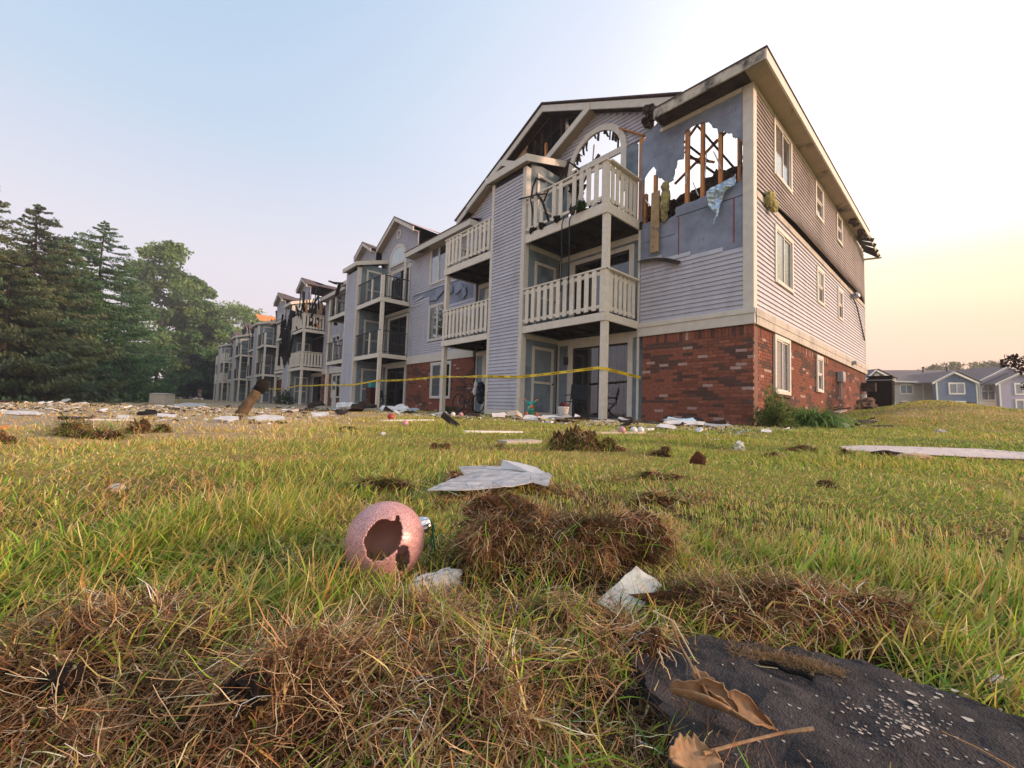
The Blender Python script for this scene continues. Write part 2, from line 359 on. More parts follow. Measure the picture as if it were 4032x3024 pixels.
def board_row(deck, p0, p1, n, z0, z1, wd, out, mt, skip=(), lab=None, cut_z=None):
    """Vertical boards from p0 to p1 (x, y pairs), hung outside the rails."""
    p0 = Vector(p0); p1 = Vector(p1); d = (p1-p0).normalized(); nn = Vector((d.y, -d.x))*out; me = None
    for k in range(n):
        if k in skip: continue
        c = p0+(p1-p0)*((k+.5)/n)
        mb = MB(); zz = z0 if not cut_z else z0+cut_z.get(k, 0)
        a = d*wd/2; vs = []
        for z in (zz, z1):
            for q in (c-a-nn*.012, c+a-nn*.012, c+a+nn*.012, c-a+nn*.012): vs.append((q.x, q.y, z+random.uniform(-.006,.006)))
        mb.add(vs, [(0,3,2,1),(4,5,6,7),(0,1,5,4),(1,2,6,5),(2,3,7,6),(3,0,4,7)]); mb.build('baluster', mt, deck)
def balcony(x0, x1, post_right, zb, style='wood', beam=.2, yf=-1.5, skip=(), posts=True, mt=None, detail=True, bent=None, post_to=None, wall_gap=0, railed=True, sskip=()):
    """One deck with its beams, rails and boards; the post stands at the free corner."""
    mt = mt or M_WOOD
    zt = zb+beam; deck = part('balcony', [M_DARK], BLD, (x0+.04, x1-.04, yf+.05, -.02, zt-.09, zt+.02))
    px = x1 if post_right else x0; sx = -1 if post_right else 1
    part('beam', mt, deck, (x0, x1, yf, yf+.045, zb, zt)); part('beam', mt, deck, (px-.022, px+.022, yf+.047, -.03, zb+.002, zt-.002))
    if detail:
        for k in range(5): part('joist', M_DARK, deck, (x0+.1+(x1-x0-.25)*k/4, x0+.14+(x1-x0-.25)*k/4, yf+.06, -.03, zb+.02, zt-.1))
    pw = .15
    part('post', mt, deck, (px-(pw if post_right else 0), px+(0 if post_right else pw), yf+.05, yf+.05+pw, 0 if zb < 3 else 2.6, zb-.002))
    part('post', mt, deck, (px-(pw+.02 if post_right else -.02), px-(.02 if post_right else -pw-.02), yf+.02, yf+.02+pw, zt+.021, zt+1.1 if not post_to else post_to))
    if not railed: return deck
    zr = zt+1.08; y1 = -.05-wall_gap
    if style == 'wood':
        part('rail', mt, deck, (x0, x1, yf-.02, yf+.12, zr, zr+.04)); part('rail', mt, deck, (px-.07, px+.07, yf+.122, y1, zr+.002, zr+.038))
        part('rail', mt, deck, (x0, x1-.18, yf+.014, yf+.055, zr-.14, zr-.05)); part('rail', mt, deck, (x0, x1-.18, yf+.014, yf+.055, zt+.12, zt+.2))
        xs = px-.075*(1 if post_right else -1)
        part('rail', mt, deck, (xs-.02, xs+.02, yf+.2, y1, zr-.14, zr-.05)); part('rail', mt, deck, (xs-.02, xs+.02, yf+.2, y1, zt+.12, zt+.2))
        nb = max(4, round((x1-x0-.2)/.235))
        a, b = (x0+.05, x1-.2) if post_right else (x0+.2, x1-.05)
        board_row(deck, (a, yf), (b, yf), nb, zt+.07, zr-.01, .13, 1, mt, skip, cut_z=bent)
        xo = px-.05*(1 if post_right else -1)
        board_row(deck, (xo, yf+.22), (xo, y1), 6, zt+.07, zr-.01, .13, 1 if post_right else -1, mt, sskip)
    else:
        part('rail', M_METAL, deck, (x0, x1, yf+.02, yf+.08, zr, zr+.045)); part('rail', M_METAL, deck, (px-.08, px-.03, yf+.1, y1, zr, zr+.045))
        part('rail', M_METAL, deck, (x0, x1, yf+.03, yf+.06, zt+.08, zt+.11)); part('rail', M_METAL, deck, (px-.07, px-.04, yf+.1, y1, zt+.08, zt+.11))
        part('rail_post', mt, deck, ((x0+x1)/2-.05-.3*sx, (x0+x1)/2+.05-.3*sx, yf+.02, yf+.1, zt+.021, zr-.002))
        mb = MB(); n = round((x1-x0)/.125)
        for k in range(1, n): mb.box(x0+(x1-x0)*k/n-.008, x0+(x1-x0)*k/n+.008, yf+.038, yf+.054, zt+.1, zr)
        for k in range(1, 12): mb.box(px-.063, px-.047, yf+.1+(y1-yf-.1)*k/12-.008, yf+.1+(y1-yf-.1)*k/12+.008, zt+.1, zr)
        tag(mb.build('baluster_bars', M_METAL, deck), kind='stuff')
    return deck
def shed_roof(x0, x1, yf, yb, z, rise=.33, mt=None, ov=.18):
    """Lean-to roof over a closet tower: fascia in front, raked boards at the sides."""
    mb = MB(); a = yf-ov; zz = lambda y: z+(y-a)*rise
    mb.add([(x0-ov,a,z-.02),(x1+ov,a,z-.02),(x1+ov,yb,zz(yb)-.02),(x0-ov,yb,zz(yb)-.02),(x0-ov,a,z+.02),(x1+ov,a,z+.02),(x1+ov,yb,zz(yb)+.02),(x0-ov,yb,zz(yb)+.02)],
           [(0,3,2,1),(4,5,6,7),(0,1,5,4),(1,2,6,5),(2,3,7,6),(3,0,4,7)])
    r = mb.build('tower_roof', M_SHING, BLD)
    part('fascia', mt or M_TRIM, r, (x0-ov-.02, x1+ov+.02, a-.03, a-.002, z-.2, z+.015))
    for x in (x0-ov, x1+ov):
        f = MB(); f.add([(x-.02,a,z-.2),(x+.02,a,z-.2),(x+.02,yb,zz(yb)-.2),(x-.02,yb,zz(yb)-.2),(x-.02,a,z+.012),(x+.02,a,z+.012),(x+.02,yb,zz(yb)+.012),(x-.02,yb,zz(yb)+.012)],
           [(0,3,2,1),(4,5,6,7),(0,1,5,4),(1,2,6,5),(2,3,7,6),(3,0,4,7)]); f.build('fascia', mt or M_TRIM, r)
    part('soffit', M_SOFF, r, (x0-ov+.022, x1+ov-.022, a+.002, yf-.002, z-.16, z-.14))
    return r
def rake(parent, p, q, w=.045, h=.22, mt=None, name='rake_board', soffit=.3, smat=None):
    """Sloping fascia board from p to q (x, z) in plane y, with the soffit behind it."""
    (x0, y, z0), (x1, _, z1) = p, q
    mb = MB(); vs = []
    for yy in (y, y+w):
        vs += [(x0,yy,z0),(x1,yy,z1),(x1,yy,z1-h),(x0,yy,z0-h)]
    mb.add(vs, [(0,1,2,3),(7,6,5,4),(0,4,5,1),(1,5,6,2),(2,6,7,3),(3,7,4,0)]); o = mb.build(name, mt or M_TRIM, parent)
    if soffit:
        s = MB(); vs = []
        for yy in (y+w+.001, y+w+soffit):
            vs += [(x0,yy,z0-h+.06),(x1,yy,z1-h+.06),(x1,yy,z1-h+.03),(x0,yy,z0-h+.03)]
        s.add(vs, [(0,1,2,3),(7,6,5,4),(0,4,5,1),(1,5,6,2),(2,6,7,3),(3,7,4,0)]); s.build('soffit', smat or M_SOFF, o)
    return o
def arch_outline(cx, zs, r, zb, n=20):
    return [(cx-r, zb)]+[(cx-r*math.cos(math.pi*k/n), zs+r*math.sin(math.pi*k/n)) for k in range(n+1)]+[(cx+r, zb)]
def arch_trim(cx, zs, r0, r1, zb, y, mt, parent, n=24, zb2=None):
    o = arch_outline(cx, zs, r1, zb, n); i = arch_outline(cx, zs, r0, zb, n); mb = MB(); vs = []
    for (pts, yy) in ((o, y), (i, y), (o, y+.07), (i, y+.07)): vs += [(a, yy, b) for a, b in pts]
    k = len(o); fs = []
    for j in range(k-1):
        fs += [(j, j+1, k+j+1, k+j), (2*k+j, 3*k+j, 3*k+j+1, 2*k+j+1), (j, 2*k+j, 2*k+j+1, j+1), (k+j, k+j+1, 3*k+j+1, 3*k+j)]
    fs += [(0, k, 3*k, 2*k), (k-1, 3*k-1, 4*k-1, 2*k-1)]
    return mb.add(vs, fs).build('arch_trim', mt, parent)
# --- unit A: the near end -------------------------------------------------------------------------------------------
F0 = FR(0.0); S0 = SD(0.0); ZB, ZT = 2.2, 2.55; ZE = 7.66; LEN = 13.73
HOLE = [(-1.55,7.28),(-1.39,7.34),(-1.23,7.33),(-1.08,7.31),(-.95,7.22),(-.89,7.09),(-.76,6.96),(-.71,6.84),(-.62,6.85),(-.46,6.72),(-.42,6.59),(-.33,6.55),(-.24,6.41),(-.21,6.31),(-.205,6.08),(-.21,5.9),(-.21,5.71),(-.24,5.48),(-.45,5.49),(-.72,5.45),(-1.04,5.43),(-1.41,5.41),(-1.76,5.4),(-1.81,5.2),(-2.09,5.11),(-2.36,5.23),(-2.7,5.28),(-2.73,5.85),(-2.72,6.44),(-2.54,6.67),(-2.4,6.75),(-2.32,6.6),(-2.3,6.42),(-2.18,6.34),(-1.99,6.13),(-1.84,6.15),(-1.81,6.35),(-1.76,6.51),(-1.74,6.63),(-1.59,6.59),(-1.56,6.85),(-1.58,7.01)]
def jag(pts, amp=.025, sub=3, seed=1):
    rr = random.Random(seed); o = []
    for i, p in enumerate(pts):
        q = pts[(i+1) % len(pts)]
        for k in range(sub):
            t = k/sub; o.append((p[0]+(q[0]-p[0])*t+(rr.uniform(-amp, amp) if k else 0), p[1]+(q[1]-p[1])*t+(rr.uniform(-amp, amp) if k else 0)))
    return o
mb = MB(); mb.prism([(-2.76,2.56),(-.02,2.56),(-.02,ZE),(-2.0,ZE),(-2.3,7.9),(-2.6,7.72),(-2.76,7.5)], [jag(HOLE)], lambda a, b, d: (a, -.004+d, b), .03)
WRAP = mb.build('sheathing', M_WRAP, BLD)
for b in ((-1.7,-1.675,-.012,-.006,4.05,5.12),(-.405,-.375,-.012,-.006,4.1,5.14)): part('seam_tape', M_SEAM, WRAP, b)
part('seam', M_CHAR2, WRAP, (-1.75,-.2,-.0115,-.0055,5.14,5.155)); part('seam', M_DARK, WRAP, (-2.7,-1.78,-.0115,-.0055,4.72,4.728))
for (x, z, n) in ((-2.55,6.93,9),(-.72,7.16,5),(-1.2,4.34,2)):
    mb = MB()
    for k in range(n):
        xx = x+.085*k; zz = z+.006*k
        wq = random.uniform(.02,.05); z9 = random.uniform(.06,.11); mb.add([(xx,-.0055,zz),(xx+wq,-.0055,zz+.004),(xx+wq+.025,-.0055,zz+z9),(xx+.025,-.0055,zz+z9-.01)], [(0,1,2,3)])
        if k % 2: mb.add([(xx+wq,-.0056,zz+.05),(xx+wq+.04,-.0056,zz+.052),(xx+wq+.045,-.0056,zz+.068),(xx+wq+.004,-.0056,zz+.066)], [(0,1,2,3)])
    mb.build('print_mark', M_PRINT, WRAP)
CW = part('siding_wall', M_DARK, BLD, (-2.74,-.03,.03,.12,2.2,5.2))
siding(F0, -2.72, -.19, ZT, 3.955, [], CW, M_SID)
siding(F0, -2.72, -.19, 3.955, 4.28, [], CW, M_SID, clip=lambda z: [(-2.72, -2.72+max(0,(4.31-z)/.36)*2.5)])
part('belt_course', M_TRIM, BLD, (-2.78,.05,-.06,-.002,ZB,ZT-.001)); part('belt_cap', M_TRIM, BLD, (-2.8,.07,-.085,-.061,ZT-.12,ZT-.02))
part('corner_trim', M_TRIM, BLD, (-.19,.028,-.04,-.006,ZT,ZE-.0)); part('corner_trim', M_TRIM, BLD, (.002,.03,-.005,.16,ZT,ZE))
part('corner_trim', M_TRIM, BLD, (-2.8,-2.74,-.035,-.006,.0,5.1))
BW = part('brick_wall', M_MORT, BLD, (-2.66,-.005,.02,.3,0,ZB))
bricks(FR(0.02), -2.66, 0.02, 0, ZB, [], BW, 215, seed=1)
# burnt third floor behind the hole
for (x, z0, z1, wd, l) in ((-2.8,5.3,7.75,.13,None),(-1.52,5.35,7.35,.09,None),(-1.14,5.4,7.4,.08,None),(-.72,5.4,7.3,.08,None),(-.30,5.4,6.75,.075,None),(-2.38,5.3,6.52,.08,None),(-2.66,5.2,6.1,.08,None)):
    part('stud', M_STUD, BLD, (x-wd/2, x+wd/2, .045, .14, z0, z1))
for (a, b, wd) in (((-1.5,7.7),(-.55,6.1),.13),((-1.79,7.35),(-1.23,6.65),.10),((-1.83,7.14),(-1.1,6.3),.11),((-2.11,6.38),(-.8,7.25),.05),((-1.52,6.7),(-1.03,7.14),.04),((-1.85,7.41),(-1.46,7.86),.05),((-1.7,6.93),(-1.1,6.58),.05)):
    mb = MB(); mb.bar((a[0],.6,a[1]), (b[0],.66,b[1]), .05, wd, (0,-1,0)); mb.build('roof_truss', M_CHAR2 if wd > .08 else M_STUD, BLD)
def lump(name, pts, r, mt, parent=None, seed=0, n=3, squash=(1,1,1), amp=.35):
    """Uneven heap made of a few noise-displaced balls in one mesh."""
    bm = bmesh.new()
    for i, p in enumerate(pts):
        q = bmesh.ops.create_icosphere(bm, subdivisions=n, radius=1)
        s = r[i] if isinstance(r, (list, tuple)) else r
        for v in q['verts']:
            d = v.co.copy(); k = 1+amp*noise.noise(d*2.1+Vector((seed+i*3.7,)*3))+amp*.5*noise.noise(d*5+Vector((seed,)*3))
            v.co = Vector(p)+Vector((d.x*squash[0], d.y*squash[1], d.z*squash[2]))*s*k
    me = bpy.data.meshes.new(name); bm.to_mesh(me); bm.free(); me.materials.append(mt); o = link(name, me, parent); return o
lump('burnt_rubble', [(-2.4,.7,5.6),(-1.9,.9,5.6),(-1.3,1.0,5.75),(-.95,.9,5.85),(-.62,.6,5.75),(-1.0,.6,5.5),(-.9,1.3,6.1)], [.5,.5,.5,.5,.34,.4,.42], M_CHAR2, BLD, 3, amp=.6)
lump('insulation_batt', [(-2.03,-.06,6.0),(-2.0,-.08,5.75),(-2.03,-.08,5.5),(-2.05,-.07,5.25)], [.13,.15,.16,.12], M_INS, BLD, 5, 3, (.75,.6,1.3))
mb = MB(); mb.bar((-2.27,-.1,5.95),(-2.27,-.14,4.33),.22,.05,(0,-1,0)); mb.build('hanging_board', M_BROWNB, BLD)
for (a, b, wd) in (((-1.35,5.9),(-1.2,5.5),.05),((-1.5,6.2),(-1.52,5.9),.06),((-1.02,6.5),(-1.05,5.9),.03),((-.85,6.45),(-.72,6.1),.12),((-.72,6.1),(-.68,5.95),.05),((-2.62,5.9),(-2.5,5.7),.1)):
    mb = MB(); mb.bar((a[0],.02,a[1]),(b[0],.0,b[1]),.012,wd,(0,-1,0)); mb.build('dangling_scrap', M_WHITE, BLD)
def sheet(name, outline, fr, mt, parent=None, t=.004, amp=.05, seed=0, sub=5, fq=2.5):
    """Crumpled thin sheet: an outline filled, cut small and pushed about with noise."""
    bm = bmesh.new(); vs = [bm.verts.new((p[0], p[1], 0)) for p in outline]; bm.faces.new(vs)
    bmesh.ops.triangulate(bm, faces=bm.faces)
    for _ in range(sub):
        L = [e for e in bm.edges]; L.sort(key=lambda e: -e.calc_length()); mx = L[0].calc_length()
        bmesh.ops.subdivide_edges(bm, edges=[e for e in L if e.calc_length() > mx*.55], cuts=1); bmesh.ops.triangulate(bm, faces=bm.faces)
        if len(bm.faces) > 900: break
    for v in bm.verts:
        d = amp*noise.noise(Vector((v.co.x*fq+seed*7.3, v.co.y*fq, seed)))+amp*.4*noise.noise(Vector((v.co.x*fq*3, v.co.y*fq*3, seed+4)))
        v.co = Vector(fr(v.co.x, v.co.y, d))
    if t:
        bmesh.ops.recalc_face_normals(bm, faces=bm.faces); bmesh.ops.solidify(bm, geom=bm.faces[:], thickness=t)
    me = bpy.data.meshes.new(name); bm.to_mesh(me); bm.free(); me.materials.append(mt); return link(name, me, parent)
sheet('torn_foil', [(-.30,5.62),(-.31,5.42),(-.5,5.3),(-.62,5.12),(-.68,4.78),(-.78,4.58),(-.74,4.85),(-.95,5.16),(-.9,5.42),(-.7,5.52)], lambda a, b, d: (a, -.16+d, b), M_FOIL, BLD, amp=.12, fq=4)
mb = MB(); N_ = 9
for k in range(N_):
    x = -2.76+1.15*k/(N_-1); z = 4.24-.30*(k/(N_-1))**2.2
    mb.v += [(x,-.03,z+.03),(x,-.17-.03*math.sin(k),z-.05-.05*k/N_),(x,-.17-.03*math.sin(k),z-.06-.05*k/N_),(x,-.03,z+.02)]
mb.f = [(4*k+j, 4*k+(j+1) % 4, 4*k+4+(j+1) % 4, 4*k+4+j) for k in range(N_-1) for j in range(4)]; mb.m = [0]*len(mb.f)
mb.build('loose_siding_strip', M_CHAR2, BLD)
# end wall
side_open = []
W1 = [(1.33,2.57,.76,2.17,'slide'),(5.24,6.0,1.0,2.12,'hung')]
W2 = [(1.39,2.88,3.45,4.88,'slide'),(5.36,6.25,3.74,4.88,'hung'),(8.24,9.07,3.73,4.86,'hung')]
W3 = [(1.35,2.83,6.12,7.6,'slide'),(5.3,6.3,6.44,7.62,'hung'),(8.22,9.15,6.53,7.62,'hung')]
op = lambda Ws: [(a, b, c, d) for a, b, c, d, _ in Ws]
EW = wall('brick_wall', lambda a, o, z: (o-.02, a, z), .3, LEN, 0, ZB, op(W1), M_MORT, t=.28)
bricks(SD(-.02), 0.012, LEN, 0, ZB, op(W1), EW, 80, seed=2)
EW2 = wall('siding_wall', lambda a, o, z: (o-.004, a, z), .13, LEN, ZB, 5.2, op(W2), M_DARK, t=.12)
siding(S0, .16, LEN-.1, ZT, 5.08, op(W2), EW2, M_SID)
EW3 = wall('siding_wall', lambda a, o, z: (o-.004, a, z), .13, LEN, 5.2, ZE, op(W3), M_CHAR, t=.12)
def bul(a, z):
    t = max(0, 1-(z-5.2)/.8); s = max(0, min(1, (a-.3)/2.2))*max(0, min(1, (LEN-.1-a)/1.2)); return .17*t*t*s
siding(S0, .16, LEN-.1, 5.30, ZE-.1, op(W3), EW3, M_SIDB, bulge=bul, seg=10)
part('belt_course', M_BELT, BLD, (-.002,.06,.062,LEN,ZB,ZT-.001)); part('belt_cap', M_BELT, BLD, (.061,.072,.0,LEN,ZT-.17,ZT-.002))
part('floor_band', M_BELT, BLD, (-.002,.04,.162,LEN-.1,5.09,5.24)); part('corner_trim', M_TRIM, BLD, (-.002,.03,LEN-.1,LEN,ZT,ZE-.3))
part('frieze_board', M_TRIM, BLD, (-.002,.035,.162,LEN-.3,ZE-.1,ZE-.002)); part('sill_course', M_BR[1], BLD, (-.05,.07,1.28,2.62,.69,.755))
for (a, b, c, d, k) in W1+W2+W3: window(lambda p, o, z: (o, p, z), a, b, c, d, k, dark=M_CURT)
lump('insulation_batt', [(.12,.75,5.22),(.14,.95,5.1)], [.2,.16], M_INS, BLD, 8, 3, (.5,.9,.9))
mb = MB(); mb.tube([(.06,10.67,5.02),(.1,11.3,4.7),(.08,12.5,4.0),(.05,13.28,3.64)], .025, 6); mb.tube([(.06,9.9,5.3),(.2,10.4,5.0),(.1,10.67,5.02)], .02, 6); mb.build('loose_cable', M_METAL, BLD)
part('wall_light', M_GREY, BLD, (.06,.2,10.35,10.6,2.32,2.44)); lump('wall_light', [(.16,10.65,5.02)], .13, M_GREY, BLD, 2, 2)
EB = part('meter_box', M_GREY, BLD, (.012,.16,8.1,8.55,1.5,1.85)); part('conduit', M_GREY, EB, (.03,.09,8.29,8.35,.9,1.498)); part('meter_lid', M_GREY, EB, (.161,.17,8.13,8.52,1.53,1.82))
# eaves of the end block
EV = part('eave', [M_SOFF], BLD, (.002,.40,-.5,11.9,ZE,ZE+.03), label='tan soffit with soot stains under the end wall eave')
part('eave_soffit', M_CHAR2, BLD, (-2.1,-.0,-.5,-.006,ZE+.001,ZE+.031)); part('soffit_moulding', M_TRIM, BLD, (-2.2,-.2,-.05,-.007,ZE-.1,ZE-.002))
part('fascia', M_TRIM, BLD, (.401,.44,-.53,11.9,ZE-.015,ZE+.22)); part('fascia', M_TRIMB, BLD, (-2.1,.40,-.54,-.501,ZE-.015,ZE+.22))
part('fascia_return', M_TRIMB, BLD, (-2.13,-2.1,-.52,0,ZE-.01,ZE+.2))
mb = MB(); mb.add([(.46,-.56,ZE+.22),(.46,12.0,ZE+.22),(-.3,12.0,ZE+.6),(-.3,.2,ZE+.6),(-2.0,.2,ZE+.6),(-2.12,-.56,ZE+.22)]+[(.46,-.56,ZE+.25),(.46,12.0,ZE+.25),(-.3,12.0,ZE+.63),(-.3,.2,ZE+.63),(-2.0,.2,ZE+.63),(-2.12,-.56,ZE+.25)],
  [(0,1,2,3),(0,3,4,5),(6,9,8,7),(6,11,10,9)]+[(i,(i+1) % 6,6+(i+1) % 6,6+i) for i in range(6)]); mb.build('roof_edge', M_SHING, BLD)
for (y, dz) in ((12.0,.0),(12.5,-.08),(13.0,-.2),(13.4,-.3)):
    mb = MB(); mb.bar((-.2,y,ZE+.2),(.55,y+.15,ZE-.1+dz),.05,.14); mb.build('rafter_end', M_CHAR2, BLD)
mb = MB(); mb.bar((.42,11.9,ZE+.1),(.52,13.7,ZE-.32),.035,.2); mb.build('fascia', M_TRIMB, BLD); mb = MB(); mb.bar((-.05,13.7,ZE-.36),(.6,13.75,ZE-.4),.1,.06); mb.build('fascia', M_TRIM, BLD)
for (c_, r_) in (((.25,9.6,ZE-.05),.12),((.28,10.1,ZE-.05),.10),((.3,10.9,ZE-.06),.12),((.25,11.6,ZE-.05),.17)): lump('soot_debris', [c_], [r_], M_CHAR2, BLD, int(c_[1]*7), 2, (1,1.3,.8), .7)
# gables of unit A
OA = Vector((-6.43, 10.5)); IA = Vector((-4.39, 9.45)); YG = -.22
rk = rake(BLD, (-11.35,YG,8.06), (OA.x,YG,OA.y), mt=M_TRIM, smat=M_CHAR2, soffit=.34)
rake(BLD, (OA.x,YG,OA.y), (-1.55,YG,8.10), mt=M_TRIM, smat=M_CHAR2, soffit=.34)
rake(BLD, (-6.3,YG-.05,8.49), (IA.x,YG-.05,IA.y+.01), mt=M_TRIM, soffit=.36)
rake(BLD, (-8.47,YG-.05,9.45), (-6.5,YG-.05,8.49), mt=M_TRIM, soffit=.36); rake(BLD, (-10.6,YG-.05,8.40), (-8.47,YG-.05,9.45), mt=M_TRIM, soffit=.36)
for (a, b) in (((-11.45,8.06),(-6.43,10.55)),((-6.43,10.55),(-1.5,8.13))):
    mb = MB(); vs = []
    for yy, e in ((YG-.05,0),(.45,.0)):
        vs += [(a[0],yy,a[1]+.002),(b[0],yy,b[1]+.002),(b[0],yy,b[1]+.035),(a[0],yy,a[1]+.035)]
    mb.add(vs, [(0,1,2,3),(7,6,5,4),(0,4,5,1),(1,5,6,2),(2,6,7,3),(3,7,4,0)]); mb.build('roof_edge', M_SHING, BLD)
ACX, AZS, AR0, AR1 = -4.34, 7.72, .90, 1.08
def gable_iv(apx, apz, cx_arch=None, r=1.0, zs=7.72, x0=None, x1=None):
    def f(z):
        h = (apz-.16-z)/.5; iv = [(max(apx-h, x0 if x0 is not None else -1e9), min(apx+h, x1 if x1 is not None else 1e9))]
        if iv[0][1]-iv[0][0] < .03: return []
        if cx_arch is not None and z < zs+r:
            c = r if z < zs else math.sqrt(max(0, r*r-(z-zs)**2))
            iv = [(iv[0][0], cx_arch-c), (cx_arch+c, iv[0][1])]
        return [q for q in iv if q[1]-q[0] > .03]
    return f
GW = arch_trim(ACX, AZS, AR0, AR1, 6.45, .02, M_TRIM, BLD)
part('transom', M_TRIM, GW, (ACX-AR0,ACX+AR0,.03,.09,7.62,7.80))
mb = MB(); mb.bar((-2.7,.02,7.75),(-3.5,.02,8.35),.03,.1,(0,-1,0)); mb.build('torn_edge', M_STUD, BLD)
siding(FR(.1), -6.3, -2.3, 7.75, 9.3, [], GW, M_SID, clip=gable_iv(IA.x, IA.y-.02, ACX, 1.02, x0=-6.25, x1=-2.45))
GB = MB(); o = [(-6.2,7.6),(-5.5,7.6),(-5.4,7.0)]+arch_outline(ACX, AZS, 1.0, 7.0, 16)+[(-3.28,7.0),(-3.28,7.6),(-2.5,7.9),(-2.45,8.42),(IA.x,IA.y-.06),(-6.2,8.5)]
GB.prism(o, [], lambda a, b, d: (a, .102+d, b), .04).build('gable_sheathing', M_WRAP, BLD)
for (x0, x1) in ((-5.7,-5.38),(-3.28,-2.9)): part('sheathing_strip', M_PANEL, BLD, (x0,x1,.03,.07,5.35,7.62))
# charred remains hanging in the arch and behind it
rr = random.Random(5)
for k in range(26):
    t = rr.uniform(.1, 3.0); x = ACX-.93*math.cos(t); z = AZS+.93*math.sin(t); L = rr.uniform(.06,.28)
    mb = MB(); mb.bar((x,.1,z),(x+rr.uniform(-.05,.1),.12,z-L),.03,rr.uniform(.03,.1),(0,-1,0)); mb.build('charred_scrap', M_CHAR, BLD)
for (a, b, wd, mt) in (((-5.2,7.2),(-4.4,8.1),.10,M_CHAR2),((-5.25,6.9),(-5.1,7.9),.09,M_CHAR),((-5.2,6.4),(-5.1,7.2),.12,M_CHAR),((-4.6,7.9),(-4.6,8.5),.03,M_GREY),((-3.7,7.8),(-3.72,8.3),.03,M_CHAR),((-5.2,6.6),(-4.2,6.3),.08,M_STUD),((-5.0,5.7),(-4.0,6.2),.09,M_STUD),((-4.75,5.4),(-4.7,6.6),.10,M_CHAR),((-3.45,6.9),(-3.4,7.6),.06,M_CHAR),((-4.3,5.5),(-3.8,6.0),.06,M_STUD)):
    mb = MB(); mb.bar((a[0],.25,a[1]),(b[0],.3,b[1]),.05,wd,(0,-1,0)); mb.build('charred_framing', mt, BLD)
lump('charred_clump', [(-5.05,.1,7.55),(-5.1,.12,7.2),(-5.05,.1,6.95),(-5.15,.15,6.6),(-3.42,.15,6.95)], [.16,.2,.16,.18,.12], M_CHAR, BLD, 21, 3, amp=.8)
lump('valley_scorch', [(-2.42,-.15,8.2),(-2.3,-.1,8.05),(-2.55,-.05,8.0)], [.16,.12,.14], M_CHAR2, BLD, 4, 3, amp=.8)
# the open pediment between the rakes
mb = MB(); mb.prism([(-9.8,8.85),(-6.43,10.48),(-4.6,9.58),(-5.2,9.0),(-6.3,8.4),(-9.0,8.4)], [jag([(-5.5,9.62),(-5.25,9.66),(-5.2,9.5),(-5.35,9.32),(-5.52,9.42)], .03), jag([(-6.0,9.55),(-5.9,9.58),(-5.93,9.47)], .02)], lambda a, b, d: (a, .32+d, b), .05); mb.build('attic_back_boards', M_CHAR, BLD)
for (x, z0, z1, mt) in ((-7.1,8.9,9.75,M_CHAR2),(-6.75,8.9,9.95,M_CHAR2),(-6.3,8.8,10.1,M_CHAR),(-5.85,9.0,9.9,M_CHAR2),(-5.62,9.0,9.75,M_TRIMB),(-7.45,8.8,9.6,M_CHAR),(-6.55,8.8,9.4,M_STUD)):
    part('stud', mt, BLD, (x-.04,x+.04,.12,.2,z0,z1))
mb = MB(); mb.bar((-7.3,.14,9.3),(-5.4,.14,9.75),.04,.06,(0,-1,0)); mb.build('stud', M_CHAR2, BLD)
mb = MB(); mb.prism([(-11.2,7.95),(-7.45,9.72),(-7.55,9.35),(-7.95,9.2),(-8.1,8.0)], [], lambda a, b, d: (a, .1+d, b), .05); mb.build('gable_sheathing', M_BROWNB, BLD)
siding(FR(.09), -11.0, -7.31, 7.55, 9.0, [], BLD, M_SID, clip=gable_iv(-8.4, 9.35, x0=-11.0, x1=-7.31), single=False)
mb = MB(); mb.prism([(-7.5,7.6),(-5.6,7.6),(-5.2,8.6),(-6.0,9.05),(-7.5,8.9)], [], lambda a, b, d: (a, -.1+(b-7.6)*.25+d, b), .04); mb.build('roof_patch', M_SHING, BLD)
# tower of unit A and the balconies either side
def tower(x0, x1, zt, mt, single, base=True):
    t = part('closet_tower', M_DARK, BLD, (x0+.02,x1-.02,-1.48,.08,0,zt)); f = FR(-1.5)
    siding(f, x0+.12, x1-.13, .18, zt-.15, [], t, mt, single=single)
    part('corner_trim', M_TRIM, t, (x0-.01,x0+.12,-1.535,-1.482,0,zt)); part('corner_trim', M_TRIM, t, (x1-.14,x1+.012,-1.535,-1.482,0,zt))
    part('base_board', M_TRIM, t, (x0+.121,x1-.141,-1.53,-1.484,0,.17)); part('corner_trim', M_TRIM, t, (x1-.018,x1+.014,-1.48,-1.34,0,zt))
    part('side_panel', M_PANEL, t, (x1-.019,x1+.004,-1.338,.03,0,zt+.25)); part('side_panel', M_PANEL, t, (x0-.004,x0+.019,-1.48,.03,0,zt+.1))
    return t
def bay(x0, x1, floors, door_right=True, wallside=None, curtain=True):
    """Back wall and doors of a recessed bay; x0..x1 runs along the front."""
    for (z0, z1) in floors:
        part('bay_panel', M_PANEL, BLD, (x0,x1,.1,.14,z0+2.14,z1)); part('bay_panel', M_PANEL, BLD, (x0,x0+.45,.1,.14,z0,z0+2.14)); part('bay_panel', M_PANEL, BLD, (x1-.33,x1,.1,.14,z0,z0+2.14))
        part('ceiling_trim', M_TRIM, BLD, (x0,x1,.06,.098,z1-.2,z1-.03)); part('corner_batten', M_TRIM, BLD, (x0+.02,x0+.07,.06,.098,z0,z1-.21))
        patio_door(FR(.1), x0+.43, x1-.31, z0, z0+2.09, 0, curtain)
tower(-7.3, -5.7, 7.5, M_SID, True); shed_roof(-7.3, -5.7, -1.5, .1, 7.72, .30)
bay(-5.7, -2.68, ((.02,2.42),(2.62,5.1)))
